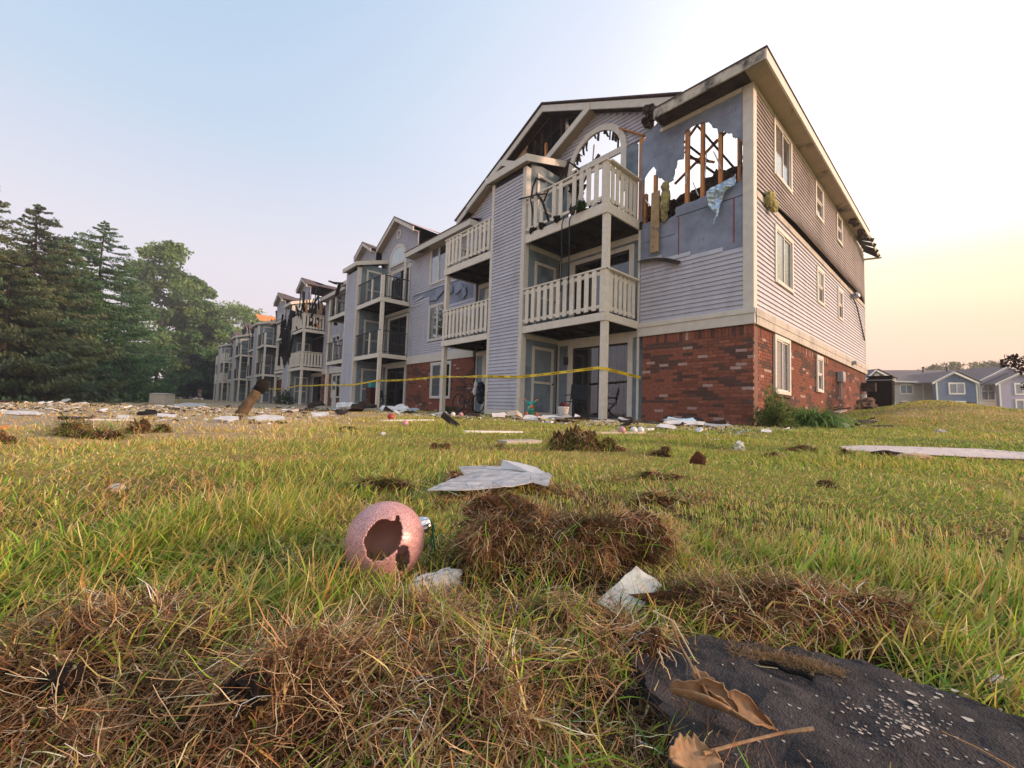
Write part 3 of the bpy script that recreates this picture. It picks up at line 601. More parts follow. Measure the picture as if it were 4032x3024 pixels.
for z in (.02, 2.62): closet_door(SD(-5.692), -1.07, -.13, z, z+2.08)
closet_door(SD(-5.692), -1.07, -.13, 5.4, 7.45)
for z in (2.28, 5.0): part('ceiling_trim', M_TRIM, BLD, (-5.692,-5.66,-1.3,.05,z,z+.14))
part('porch_light', M_METAL, BLD, (-5.36,-5.24,-.02,.058,1.6,1.85))
part('patio_slab', M_CONC, BLD, (-5.7,-2.8,-1.5,.1,-.1,.015))
bA1 = balcony(-5.7, -2.8, True, 2.42, 'wood'); bA2 = balcony(-5.7, -2.8, True, 5.12, 'wood', beam=.26, skip=(3,6), bent={0:.0,1:.03})
balcony(-10.1, -7.3, False, 2.42, 'wood'); balcony(-10.1, -7.3, False, 5.1, 'wood', beam=.24, skip=(4,), wall_gap=.1)
bay(-10.0, -7.3, ((.02,2.42),(2.62,5.1),(5.35,7.4)))
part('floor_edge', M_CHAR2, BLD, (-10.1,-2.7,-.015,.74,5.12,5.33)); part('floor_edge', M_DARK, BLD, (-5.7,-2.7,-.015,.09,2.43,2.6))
# things wrecked on the top balcony are loose; they are built further down
def wall_section(x0, x1, wins, single, mt, brick_budget, third=True, band=None, seed=3, wd=True):
    w1 = [(wins[0], wins[1], .54, 2.14)]; w2 = [(wins[2], wins[3], 3.13, 4.8)]; w3 = [(wins[4], wins[5], 5.76, 7.55)]
    bw = wall('brick_wall', lambda a, o, z: (a, .02-o, z), x0, x1, 0, ZB, w1, M_MORT, t=.28); bricks(FR(.02), x0, x1, 0, ZB, w1, bw, brick_budget, seed=seed)
    sw = wall('siding_wall', lambda a, o, z: (a, .004-o, z), x0, x1, ZB, 7.75, w2+w3, M_WRAP, t=.12)
    ops = w2+w3+([] if not band else band)
    siding(F0, x0, x1, ZT, 7.4, ops, sw, mt, single=single)
    part('belt_course', M_TRIM, BLD, (x0,x1,-.05,-.002,ZB,ZT-.001))
    for (a, b, c, d) in w1+w2+w3: window(F0, a, b, c, d, 'slide', blind=M_BLUEB, dark=None)
    return sw
wall_section(-15.5, -10.05, (-13.2,-11.58,-13.63,-12.1,-13.68,-12.2), False, M_SID, 0, band=[(-15.2,-13.6,5.2,5.55),(-13.6,-10.2,4.86,5.6),(-12.2,-10.2,4.6,4.87)])
for (x, z, w_, h, a) in ((-14.6,5.3,.9,.12,.1),(-13.2,5.1,.7,.3,-.2),(-12.6,5.3,.6,.35,.3),(-11.9,5.2,.5,.4,-.1),(-11.2,5.15,.6,.35,.2),(-10.8,4.9,.3,.5,.1),(-14.9,5.02,.9,.1,-.12)):
    mb = MB(); c, s = math.cos(a), math.sin(a); q = [(x+u*c-v*s, -.05-.08*abs(v), z+u*s+v*c) for (u, v) in ((-w_/2,-h/2),(w_/2,-h/2*.4),(w_/2*.8,h/2),(-w_/2,h/2))]
    q2 = [(p[0], p[1]-.012, p[2]) for p in q]; mb.add(q+q2, [(0,1,2,3),(7,6,5,4),(0,4,5,1),(1,5,6,2),(2,6,7,3),(3,7,4,0)]); mb.build('torn_siding', M_WRAP if h > .2 else M_SID, BLD)
def eave(x0, x1, y=-.5):
    e = part('eave', M_SOFF, BLD, (x0,x1,y+.04,.06,7.40,7.43)); part('fascia', M_TRIM, e, (x0,x1,y,y+.038,7.38,7.62)); part('fascia', M_TRIM, e, (x1+.001,x1+.035,y,.06,7.38,7.62))
    mb = MB(); mb.add([(x0,y-.03,7.625),(x1+.04,y-.03,7.625),(x1+.04,.5,7.9),(x0,.5,7.9),(x0,y-.03,7.65),(x1+.04,y-.03,7.65),(x1+.04,.5,7.93),(x0,.5,7.93)],[(0,3,2,1),(4,5,6,7),(0,1,5,4),(1,2,6,5),(2,3,7,6),(3,0,4,7)]); mb.build('roof_edge', M_SHING, e)
eave(-15.35, -10.0)
# solid core behind the front, third floor of the near unit left open to the sky
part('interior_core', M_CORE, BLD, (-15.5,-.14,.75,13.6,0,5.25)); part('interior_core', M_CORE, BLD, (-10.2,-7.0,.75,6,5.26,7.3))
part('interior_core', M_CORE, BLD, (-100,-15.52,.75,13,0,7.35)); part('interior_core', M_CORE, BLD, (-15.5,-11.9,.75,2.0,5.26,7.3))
# --- units further along the row ------------------------------------------------------------------------------------
def gable(cx, zap, half, y, arch=True, mt=None, roof=True, burnt=0, depth=5.0, vent=False, zfoot=None):
    """A front gable with siding, arched window and its own short roof."""
    z0 = 7.45; g = MB(); h = half-.05; g.prism([(cx-h,z0),(cx+h,z0),(cx+h,max(z0+.02,zap-.1-h*.55)),(cx,zap-.1),(cx-h,max(z0+.02,zap-.1-h*.55))], [], lambda a, b, d: (a, y+.36+d, b), .06); gb = g.build('gable', M_DARK, BLD)
    siding(FR(y+.36), cx-h, cx+h, 7.45, zap-.2, [], gb, M_SID, single=False, clip=lambda z: [(cx-min(half-.03,(zap-.18-z)/.55), cx+min(half-.03,(zap-.18-z)/.55))])
    zl = zap-half*.55
    rake(gb, (cx-half,y,zl), (cx,y,zap)); rake(gb, (cx,y,zap), (cx+half,y,zl))
    if arch:
        arch_trim(cx, 7.72, .8, .98, 5.4, y+.28, M_TRIM, gb)
        mb = MB(); mb.prism(arch_outline(cx, 7.72, .8, 7.68, 16), [], lambda a, b, d: (a, y+.30+d, b), .012); mb.build('arched_pane', M_BLUEB, gb); part('transom', M_TRIM, gb, (cx-.8,cx+.8,y+.27,y+.33,7.56,7.68))
    if vent:
        mb = MB(); n = 18; vs = []
        for (r, yy) in ((.26,y+.29),(.17,y+.29),(.26,y+.36),(.17,y+.36)): vs += [(cx+r*math.cos(2*math.pi*k/n), yy, zap-.85+r*math.sin(2*math.pi*k/n)) for k in range(n)]
        fs = []
        for k in range(n): j = (k+1) % n; fs += [(k,j,n+j,n+k),(k,2*n+k,2*n+j,j),(n+k,n+j,3*n+j,3*n+k)]
        mb.add(vs, fs); mb.build('round_vent', M_TRIM, gb)
    if roof:
        for s in (-1, 1):
            dp = depth; mb = MB(); k = 8; top = []; bot = []
            for i in range(k+1):
                yy = y-.02+(dp+.02-y)*i/k; zz = zap+.03-(random.uniform(0,.25) if burnt and i > 1 else 0)-(.06*i if burnt else 0); top.append((cx+(.1*i*burnt*s if s > 0 else 0)*.2, yy, zz)); bot.append((cx+s*half, yy, zl+.03))
            vs = top+bot+[(a, b, c-.05) for a, b, c in top+bot]; q = k+1
            fs = [(i,i+1,q+i+1,q+i) for i in range(k)]+[(2*q+i+1,2*q+i,3*q+i,3*q+i+1) for i in range(k)]+[(0,q,3*q,2*q),(k,2*q+k,3*q+k,q+k)]
            mb.add(vs, fs); mb.build('gable_roof', M_SHING, gb)
    return gb
def unit(dx, style, single=False, brick=True, right_gable=(9.96,2.0), left_gable=(9.9,1.2), skiptop=False, det=False, right_style=None, wins=None):
    X = lambda v: v+dx
    tower(X(-7.3), X(-5.7), 7.42, M_SID, single); shed_roof(X(-7.3), X(-5.7), -1.5, .1, 7.62, .3)
    bay(X(-5.7), X(-2.7), ((.02,2.42),(2.62,5.1)) if skiptop else ((.02,2.42),(2.62,5.1),(5.3,7.4)))
    bay(X(-10.05), X(-7.3), ((.02,2.42),(2.62,5.1),(5.3,7.4)), curtain=False)
    for z in (.02, 2.62, 5.32): closet_door(SD(X(-5.692)), -1.07, -.13, z, z+2.05)
    for i, zb in enumerate((2.42, 5.1)):
        balcony(X(-5.7), X(-2.8), True, zb, right_style or style, mt=M_WOOD, detail=det); balcony(X(-10.1), X(-7.3), False, zb, style, mt=M_WOOD, detail=False)
    if right_gable: gable(X(-4.35), right_gable[0], right_gable[1], -.3, vent=True, burnt=1)
    if left_gable: gable(X(-8.5), left_gable[0], left_gable[1], -.3, burnt=2)
    wall_section(X(-15.4), X(-10.08), [X(v) for v in (-13.2,-11.58,-13.63,-12.1,-13.68,-12.2)], False, M_SID, 0, seed=abs(dx)); eave(X(-15.3), X(-10.0))
    part('eave', M_TRIM, BLD, (X(-10.0),X(-7.32),-.9,.06,7.36,7.58)); part('patio_slab', M_CONC, BLD, (X(-10),X(-2.8),-1.6,.1,-.1,.012))
unit(-12.75, 'bars', det=True, right_gable=(10.1,2.1), left_gable=(9.9,1.25))
unit(-25.2, 'wood', right_gable=None, left_gable=(10.4,1.5), skiptop=True)
unit(-37.0, 'bars', right_gable=(10.6,1.6), left_gable=None); unit(-48.8, 'bars', right_gable=None, left_gable=(9.8,1.7)); unit(-60.6, 'wood', right_gable=(9.6,1.8), left_gable=(9.2,1.8))
mb = MB(); mb.add([(-100,-.45,7.6),(-37,-.45,7.6),(-37,3.4,9.2),(-42,4.2,9.7),(-46,3.0,9.0),(-55,5.0,9.9),(-62,4.2,9.6),(-100,6.5,10.4)],[(0,1,2,3),(0,3,4,5),(0,5,6,7)]); o = mb.build('main_roof', M_SHING, BLD)
mb = MB(); mb.add([(-51.7,-.3,10.0),(-49.2,-.3,8.9),(-49.2,3,8.9),(-51.7,3,10.0)],[(0,1,2,3)]); mb.add([(-17.1,.5,10.0),(-15.4,.6,9.15),(-15.6,3,9.3),(-17.1,3,9.95)],[(0,1,2,3)]); 
for v in range(len(mb.v)): mb.v[v] = (mb.v[v][0], mb.v[v][1], mb.v[v][2]+.09)
mb.build('bare_roof_boards', M_PLY, BLD)
# charring along the far roofs
rr = random.Random(19)
for k in range(46):
    x = rr.choice([rr.uniform(-41,-33), rr.uniform(-53,-44), rr.uniform(-65,-56)]); z = rr.uniform(7.3,8.2); a = rr.uniform(-1.1,1.1); L = rr.uniform(.6,2.0); y = rr.uniform(-.6,2.0)
    mb = MB(); mb.bar((x,y,z-.4),(x+L*math.sin(a),y+rr.uniform(-.5,.5),z-.4+L*abs(math.cos(a))),.07,rr.uniform(.06,.18),(0,-1,0)); mb.build('charred_beam', rr.choice([M_CHAR,M_CHAR2]), BLD)
# burnt-out top of unit C
rr = random.Random(9)
for k in range(95):
    x = rr.uniform(-32.2,-27.4); y = rr.uniform(-1.5,1.2); z = rr.uniform(5.4,7.2); a = rr.uniform(-1.2,1.2); L = rr.uniform(.5,1.6); mt = rr.choice([M_CHAR,M_CHAR,M_CHAR2,M_CHAR2,M_STUD if k % 9 == 0 else M_CHAR])
    mb = MB(); mb.bar((x,y,z),(x+L*math.sin(a),y+rr.uniform(-.4,.4),z+L*abs(math.cos(a))*.9),.06,rr.uniform(.05,.14),(0,-1,0)); mb.build('charred_beam', mt, BLD)
for k in range(26):
    x = rr.uniform(-33.8,-30.6); z = rr.uniform(2.8,6.2); mb = MB(); mb.bar((x,-1.56,z),(x+rr.uniform(-.6,.6),-1.5,z+rr.uniform(.3,1.8)),.08,rr.uniform(.08,.25),(0,-1,0)); mb.build('charred_beam', M_CHAR, BLD)
lump('burnt_rubble', [(-31,-.8,5.7),(-30.2,-.9,5.6),(-29.3,-1.0,5.55),(-28.4,-.9,5.6),(-31.8,-1.2,5.4),(-30,0,6.4)], [.6,.5,.45,.4,.5,.8], M_CHAR, BLD, 31, 3, amp=.7)

mb = MB(); mb.prism(jag([(-32.55,3.2),(-31.9,2.75),(-31.3,3.3),(-30.85,2.9),(-30.8,5.2),(-30.9,6.9),(-31.4,7.2),(-31.9,6.3),(-32.4,5.0)], .12, 4, 3), [jag([(-31.9,4.2),(-31.6,4.0),(-31.5,4.9),(-31.8,5.1)], .05, 3, 5)], lambda a, b, d: (a, -1.56+d, b), .02); mb.build('scorched_wall', M_CHAR, BLD)
part('scorched_wall', M_CHAR, BLD, (-30.8,-28.1,.02,.05,2.7,5.0)); part('scorched_panel', M_BROWNB, BLD, (-29.2,-28.1,-.3,-.25,5.5,7.6))
for (p, q) in (((-22.9,-.9,7.55),(-23.5,-1.1,6.0)),((-23.5,-1.1,7.7),(-22.3,-.9,7.45)),((-23.5,-1.1,6.1),(-23.2,-.9,5.0)),((-23.9,-1.2,7.85),(-23.3,-1.0,7.6))):
    mb = MB(); mb.bar(p, q, .08, .2, (0,-1,0)); mb.build('charred_beam', M_CHAR2, BLD)
# ------------------------------------------------------------------ terrain
def smooth(a, b, x):
    t = np.clip((x-a)/(b-a), 0, 1); return t*t*(3-2*t)
def vnoise(x, y, s, seed=0):
    """Cheap smooth value noise for arrays."""
    x = np.asarray(x, dtype=float)*s+seed*17.13; y = np.asarray(y, dtype=float)*s+seed*5.71
    xi = np.floor(x).astype(np.int64); yi = np.floor(y).astype(np.int64); fx = x-xi; fy = y-yi
    fx = fx*fx*(3-2*fx); fy = fy*fy*(3-2*fy)
    def h(i, j):
        n = (i*374761393+j*668265263+seed*1274126177) & 0x7fffffff; n = ((n ^ (n >> 13))*1274126177) & 0x7fffffff
        return ((n ^ (n >> 16)) & 0xffff)/65535.0
    return (h(xi,yi)*(1-fx)+h(xi+1,yi)*fx)*(1-fy)+(h(xi,yi+1)*(1-fx)+h(xi+1,yi+1)*fx)*fy
def G2(x, y): p = G(x, y); return (p.x, p.y)
# low mounds of torn turf close to the camera: photo point, radius across, radius along the view, height
MOUND = [(1215,1240,.085,.05,.040),(1130,1235,.05,.04,.024),(1330,1215,.06,.04,.030),(1650,1340,.085,.03,.022),(1500,1330,.05,.03,.012),
         (880,1430,.07,.03,.014),(700,1560,.08,.04,.020),(300,1450,.09,.035,.016),(1150,1480,.06,.03,.018),(90,1500,.06,.04,.024),(60,1640,.05,.03,.022),(1080,1380,.07,.022,.014),(1290,1390,.05,.02,.018),(480,1620,.05,.03,.018),(950,1600,.06,.03,.016)]
MP = [(G2(x, y), a, b, h) for x, y, a, b, h in MOUND]
FH = np.array([fh.x, fh.y]); RH = np.array([r0.x, r0.y]); CC = np.array([CAM.x, CAM.y])
def ground(x, y, fine=True):
    x = np.asarray(x, dtype=float); y = np.asarray(y, dtype=float)
    d = np.hypot(x-CAM.x, y-CAM.y)
    h = (vnoise(x, y, .55, 1)-.5)*.05*smooth(.8, 3, d)*(1-smooth(7, 9, d)*.6)+(vnoise(x, y, 2.3, 2)-.5)*.02*smooth(.4, 1.5, d)
    h = h-.02*smooth(1.0, 3.0, d)
    far = smooth(-6, -30, x)*smooth(-3, -9, y); h = h-.28*far+.12*smooth(-45, -80, x)
    # the bank beside the end wall
    bank = smooth(1.5, 15, y)*(0.84*smooth(-3, 0, x)*(1-smooth(3.0, 8, x)*.55))+.26*smooth(2, 13, y)*np.exp(-((x-2.1)/1.25)**2)-.12*smooth(4, 13, y)*np.exp(-((x-.2)/.8)**2)
    h = h+bank-3.2*smooth(17, 40, y)*smooth(-3, 0, x)
    if fine:
        for (p, a, b, hh) in MP:
            dx = x-p[0]; dy = y-p[1]; f = dx*FH[0]+dy*FH[1]; l = dx*RH[0]+dy*RH[1]
            h = h+hh*np.exp(-((l/a)**2+(f/b)**2))
        h = h+((vnoise(x, y, 45, 3)-.5)*.016+(vnoise(x, y, 21, 4)-.5)*.020*(1-smooth(.30, .46, d)))*(1-smooth(.6, 1.5, d))
    return h
def gz(x, y): return float(ground(np.array([x]), np.array([y]))[0])
def on_ground(x, y, dep=None):
    """Point of the ground seen at (x, y) of the photograph; dep forces the distance instead."""
    if dep: p = D(x, y, dep); return Vector((p.x, p.y, gz(p.x, p.y)))
    z = 0.0
    for _ in range(12):
        p = G(x, y, z)
        if (p-CAM).length > 120 or (p-CAM).dot(fw) < 0: p = D(x, y, 60); break
        z = .5*z+.5*gz(p.x, p.y)
    return Vector((p.x, p.y, gz(p.x, p.y)))
nr, na = 230, 420
rr_ = np.concatenate([[0.03], np.geomspace(.08, 170, nr-1)]); aa = np.linspace(0, 2*np.pi, na, endpoint=False)
Rg, Ag = np.meshgrid(rr_, aa, indexing='ij'); gx = CAM.x+Rg*np.cos(Ag); gy = CAM.y+Rg*np.sin(Ag); gzz = ground(gx, gy)
gv = np.stack([gx.ravel(), gy.ravel(), gzz.ravel()], 1)
i = np.arange(nr-1)[:,None]*na; j = np.arange(na)[None,:]; j2 = (j+1) % na
gf = np.stack([i+j, i+na+j, i+na+j2, i+j2], -1).reshape(-1, 4)
def dryness(x, y):
    """0 green .. 1 straw; worn bare earth is above 1."""
    d = np.hypot(x-CAM.x, y-CAM.y); f = (x-CAM.x)*FH[0]+(y-CAM.y)*FH[1]; l = (x-CAM.x)*RH[0]+(y-CAM.y)*RH[1]
    t = l/np.maximum(f, .05)
    v = .30+.55*(vnoise(x, y, 1.1, 5)-.5)+.5*(vnoise(x, y, .35, 6)-.5)+.25*(vnoise(x, y, 5, 7)-.5)
    left = smooth(.2, -1.0, t); v = v+.56*left*smooth(.8, 2.0, d)+.12*smooth(2, 5, d)*(t < .25)
    path = left*np.exp(-((f-2.9-.5*vnoise(x, y, .9, 8))/.75)**2)*smooth(-.2, -.45, t)
    worn = smooth(-.05, -.5, t)*smooth(3.0, 5.0, f)*(1-smooth(30, 45, f))*.75
    rub = np.exp(-((y+2.6+1.2*(vnoise(x, y, .5, 9)-.5))/1.3)**2)*(x < .8)*.75
    hillt = np.exp(-((y-8-2*vnoise(x, y, .4, 12))/4.0)**2)*smooth(.6, 1.6, x)*.55
    return np.clip(v+path*.9+worn+rub+hillt, 0, 1.6)
dv = dryness(gv[:,0], gv[:,1])
def pal(v, stops):
    v = np.asarray(v); o = np.zeros(v.shape+(3,))
    for k in range(3): o[..., k] = np.interp(v, [s[0] for s in stops], [s[1][k] for s in stops])
    return o
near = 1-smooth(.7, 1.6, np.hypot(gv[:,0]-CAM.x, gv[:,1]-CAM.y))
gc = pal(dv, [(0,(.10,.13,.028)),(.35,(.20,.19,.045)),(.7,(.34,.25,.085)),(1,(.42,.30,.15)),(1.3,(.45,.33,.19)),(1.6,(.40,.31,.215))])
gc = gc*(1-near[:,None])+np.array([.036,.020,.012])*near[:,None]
def ground_mat():
    M = bpy.data.materials.new('lawn soil'); M.use_nodes = True; n = M.node_tree.nodes; l = M.node_tree.links; b = n['Principled BSDF']; b.inputs['Roughness'].default_value = .95; b.inputs['Specular IOR Level'].default_value = .1
    a = n.new('ShaderNodeAttribute'); a.attribute_name = 'tone'; g = n.new('ShaderNodeNewGeometry')
    t = n.new('ShaderNodeTexNoise'); t.inputs['Scale'].default_value = 9; t.inputs['Detail'].default_value = 9; t.inputs['Roughness'].default_value = .7; l.new(g.outputs['Position'], t.inputs['Vector'])
    q = n.new('ShaderNodeMapRange'); q.inputs['From Min'].default_value = .25; q.inputs['From Max'].default_value = .75; q.inputs['To Min'].default_value = .55; q.inputs['To Max'].default_value = 1.4; l.new(t.outputs['Fac'], q.inputs['Value'])
    s = n.new('ShaderNodeVectorMath'); s.operation = 'SCALE'; l.new(a.outputs['Color'], s.inputs[0]); l.new(q.outputs[0], s.inputs['Scale']); l.new(s.outputs[0], b.inputs['Base Color'])
    bp = n.new('ShaderNodeBump'); bp.inputs['Strength'].default_value = .6; bp.inputs['Distance'].default_value = .02
    t3 = n.new('ShaderNodeTexNoise'); t3.inputs['Scale'].default_value = 60; t3.inputs['Detail'].default_value = 6; l.new(g.outputs['Position'], t3.inputs['Vector']); l.new(t3.outputs['Fac'], bp.inputs['Height']); l.new(bp.outputs[0], b.inputs['Normal'])
    return M
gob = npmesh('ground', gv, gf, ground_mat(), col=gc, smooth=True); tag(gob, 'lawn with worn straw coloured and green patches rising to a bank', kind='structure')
# ------------------------------------------------------------------ grass and thatch
M_GRASS = tone_mat('grass blades', .55, .35, .3); M_LEAF = tone_mat('leaves', .6, .3, .25); M_THATCH = tone_mat('dry thatch', .8, .25, .1)
def pt_in(px, py, poly):
    c = np.zeros(px.shape, bool); n = len(poly); jx = n-1
    for i in range(n):
        xi, yi = poly[i]; xj, yj = poly[jx]
        c ^= ((yi > py) != (yj > py)) & (px < (xj-xi)*(py-yi)/(yj-yi+1e-12)+xi); jx = i
    return c
SHP = [(1352,1392),(1430,1380),(1600,1382),(1720,1392),(1880,1428),(2040,1480),(2260,1560),(2500,1760),(1462,1760),(1455,1600),(1440,1545),(1385,1455)]
SHZ = .022
SHW = [(lambda q: (q.x, q.y))(G(x, y, SHZ)) for x, y in SHP]
_cx = sum(p[0] for p in SHW)/len(SHW); _cy = sum(p[1] for p in SHW)/len(SHW); SHI = [(_cx+(p[0]-_cx)*.90, _cy+(p[1]-_cy)*.90) for p in SHW]
EXCL = [SHW, [(-3,-.1),(.06,-.1),(.06,13.8),(-120,13.8),(-120,-.1)], [(-7.3,-1.55),(-2.7,-1.55),(-2.7,.2),(-7.3,.2)]]
PLW = [G2(x, y) for x, y in ((925,1066),(1000,1028),(1085,1000),(1195,1030),(1182,1056),(1050,1062))]
SHEETW = [G2(x, y) for x, y in ((1812,962),(1900,957),(2230,975),(2450,990),(2450,1012),(2200,988),(1900,976))]
def ribbons(P, az, el, L, W, bend, col, seg, wob=0.0, tipcol=None, taper=.12, side=None, rng=RNG):
    """Blades: start P, heading az, elevation el, bending over by bend radians along the length."""
    n = len(P); t = np.linspace(0, 1, seg+1); pts = np.zeros((n, seg+1, 3)); pts[:,0] = P; a = az.copy(); e = el.copy()
    for k in range(seg):
        e2 = e-bend*(k+.5)/seg; d = np.stack([np.cos(e2)*np.cos(a), np.cos(e2)*np.sin(a), np.sin(e2)], 1)
        pts[:,k+1] = pts[:,k]+d*(L/seg)[:,None]; a = a+rng.normal(0, 1, n)*wob; e = e+rng.normal(0, 1, n)*wob*.5
    s = az+np.pi/2+rng.uniform(-1.2, 1.2, n) if side is None else side
    sv = np.stack([np.cos(s), np.sin(s), np.zeros(n)], 1)
    wt = np.interp(t, [0, .35, .8, 1], [.75, 1, .6, taper])
    off = sv[:,None,:]*(W[:,None]*wt[None,:]/2)[:,:,None]
    v = np.stack([pts-off, pts+off], 2).reshape(n, -1, 3); k = np.arange(seg)*2
    q = np.stack([k, k+1, k+3, k+2], 1); f = (np.arange(n)[:,None,None]*(2*(seg+1))+q[None]).reshape(-1, 4)
    c = np.repeat(col[:,None,:], 2*(seg+1), 1)
    if tipcol is not None:
        m_ = np.repeat(np.clip((t-.45)/.55, 0, 1), 2)[None,:,None]; c = c*(1-m_)+tipcol[:,None,:]*m_
    return v.reshape(-1, 3), f, c.reshape(-1, 3)
def scatter(n, r0_, r1_, ang=1.0, power=0.0):
    """Points in a fan in front of the camera, evenly spread in log distance (power 0) or by area (power 2)."""
    u = RNG.uniform(0, 1, n)
    r = r0_*(r1_/r0_)**u if power == 0 else np.sqrt(r0_**2+(r1_**2-r0_**2)*u)
    th = RNG.uniform(-ang, ang, n) if not isinstance(ang, tuple) else RNG.uniform(ang[0], ang[1], n)
    x = CAM.x+r*(FH[0]*np.cos(th)+RH[0]*np.sin(th)); y = CAM.y+r*(FH[1]*np.cos(th)+RH[1]*np.sin(th))
    return x, y, r
def mound_w(x, y):
    w_ = np.zeros_like(x)
    for (p, a, b, hh) in MP:
        dx = x-p[0]; dy = y-p[1]; f = dx*FH[0]+dy*FH[1]; l = dx*RH[0]+dy*RH[1]; w_ = np.maximum(w_, np.exp(-((l/a)**2+(f/b)**2)*.9))
    return w_
GCOL = np.array([(.15,.32,.024),(.21,.39,.034),(.09,.20,.024),(.32,.44,.046),(.44,.46,.07)]); DCOL = np.array([(.66,.50,.16),(.56,.39,.14),(.74,.60,.27),(.60,.31,.09),(.52,.44,.15)])
CLEAR = [(1215,1238,.455,.085),(1680,1345,.345,.075),(1222,968,2.05,.12),(1300,972,2.0,.11),(190,940,1.95,.17),(295,936,2.2,.07),(1425,985,None,.07),(1420,1035,None,.07),(828,1055,None,.07),(952,970,None,.05),(1440,1085,None,.06),(1735,975,None,.1),(1668,988,None,.05),(1500,1003,None,.05)]
def lawn(n, ra, rb, seg, hmin, hmax, wk, power=0, ang=1.0, keepfn=None):
    x, y, r = scatter(n, ra, rb, ang, power=power)
    k = np.ones(n, bool)
    for e in EXCL+[PLW, SHEETW]: k &= ~pt_in(x, y, e)
    d = dryness(x, y); mw = mound_w(x, y); bare = smooth(.62, .78, vnoise(x, y, 3.1, 61)*.6+vnoise(x, y, 9, 62)*.4)*smooth(.55, .9, r); d = d+.55*bare
    cl = vnoise(x, y, 14, 21)*.6+vnoise(x, y, 4, 22)*.4
    pk = np.clip(1.25-np.maximum(d-.75, 0)*1.1, .30, 1)*np.clip(.35+1.3*cl, 0, 1)*(1-.88*mw)*(1-.55*bare)*(1-.62*(1-smooth(.24, .36, r)))
    f = (x-CAM.x)*FH[0]+(y-CAM.y)*FH[1]; l = (x-CAM.x)*RH[0]+(y-CAM.y)*RH[1]; ornx = G2(833, 1200)
    pk = pk*(1-.9*(np.hypot(x-ornx[0], y-ornx[1]) < .036))
    for (px_, py_, dep_, rx_) in CLEAR:
        q = on_ground(px_, py_, dep_) if dep_ else on_ground(px_, py_); qd = max(.3, (q-CAM).dot(fw)); e_f = f-(q-CAM).dot(fh); e_l = l-(q-CAM).dot(r0)
        pk = pk*(1-.92*np.exp(-((e_l/rx_)**2+((e_f+.25*rx_)/(rx_*.9))**2)**2))
    # keep the line of sight to the smaller foreground pieces mostly open
    for (px_, py_, rad) in ((1360,1285,.045),(930,1285,.04),(535,1530,.03),(1050,1075,.05)):
        q = G2(px_, py_); pk = pk*(1-.85*np.exp(-((x-q[0])**2+(y-q[1])**2)/rad**2))
    k &= RNG.uniform(0, 1, n) < pk
    x, y, r, d = x[k], y[k], r[k], d[k]; n = len(x)
    P = np.stack([x, y, ground(x, y)-.003], 1)
    tall = np.clip(.45+1.1*vnoise(x, y, 2.2, 31), 0, 1.6)
    for (px_, py_, rad, k_) in ((660,1330,.07,1.0),(560,1120,.12,.8),(590,1010,.2,.7),(330,1180,.09,.5),(1900,1150,.12,.5),(2150,1300,.08,.7),(1180,1290,.035,.7),(1800,1250,.07,.6)):
        q = G2(px_, py_); tall = tall+k_*np.exp(-((x-q[0])**2+(y-q[1])**2)/rad**2); L = RNG.uniform(hmin, hmax, n)*tall
    dry = RNG.uniform(0, 1, n) < np.clip(.14+.58*d, 0, .92); gi = RNG.integers(0, len(GCOL), n); di = RNG.integers(0, len(DCOL), n)
    c = np.where(dry[:,None], DCOL[di], GCOL[gi])*RNG.uniform(.5, 1.45, (n,1)); tip = np.where((RNG.uniform(0,1,n) < .5)[:,None], DCOL[di]*1.0, c*1.2)
    az = RNG.uniform(-np.pi, np.pi, n)+0.0; lean = vnoise(x, y, 1.5, 33)*2*np.pi; az = np.where(RNG.uniform(0,1,n) < .45, lean, az)
    el = np.clip(RNG.normal(1.15, .3, n), .25, 1.5); el = np.where(dry & (RNG.uniform(0,1,n) < .35), RNG.uniform(.05,.6,n), el)
    W = (.0011+.0010*r)*RNG.uniform(.6, 1.25, n)
    return ribbons(P, az, el, L, W, RNG.uniform(.1, 1.3, n), c, seg, .12, tip)
def joinmesh(parts):
    V, F, C = [], [], []; o = 0
    for v, f, c in parts: V.append(v); F.append(f+o); C.append(c); o += len(v)
    return np.concatenate(V), np.concatenate(F), np.concatenate(C)
v, f, c = joinmesh([lawn(50000, .16, .75, 4, .012, .042, 1, power=2), lawn(130000, .6, 3.2, 3, .011, .034, 1), lawn(120000, 3, 13, 2, .018, .044, 1), lawn(60000, 11, 60, 2, .03, .07, 1), lawn(42000, 8, 27, 2, .03, .075, 1, power=2, ang=(.56,.95))])
gr = npmesh('grass', v, f, M_GRASS, col=c); tag(gr, 'mown lawn of green and straw yellow blades', kind='stuff')
TC = np.array([(.27,.14,.07),(.40,.23,.115),(.56,.37,.20),(.13,.065,.035),(.19,.095,.05),(.68,.52,.33),(.36,.17,.075)])
def strands(P, L, el0, el1, wlo=.0005, whi=.0013, seg=5, wob=.45, az=None, bend=(-.3,.9), green=0.0, cs=TC):
    n = len(P); az = RNG.uniform(-np.pi, np.pi, n) if az is None else az
    c = cs[RNG.integers(0, len(cs), n)]*RNG.uniform(.6, 1.3, (n,1))
    g = RNG.uniform(0,1,n) < green; c[g] = GCOL[RNG.integers(0, len(GCOL), g.sum())]
    return ribbons(P, az, RNG.uniform(el0, el1, n), L, RNG.uniform(wlo, whi, n), RNG.uniform(bend[0], bend[1], n), c, seg, wob, None, .5)
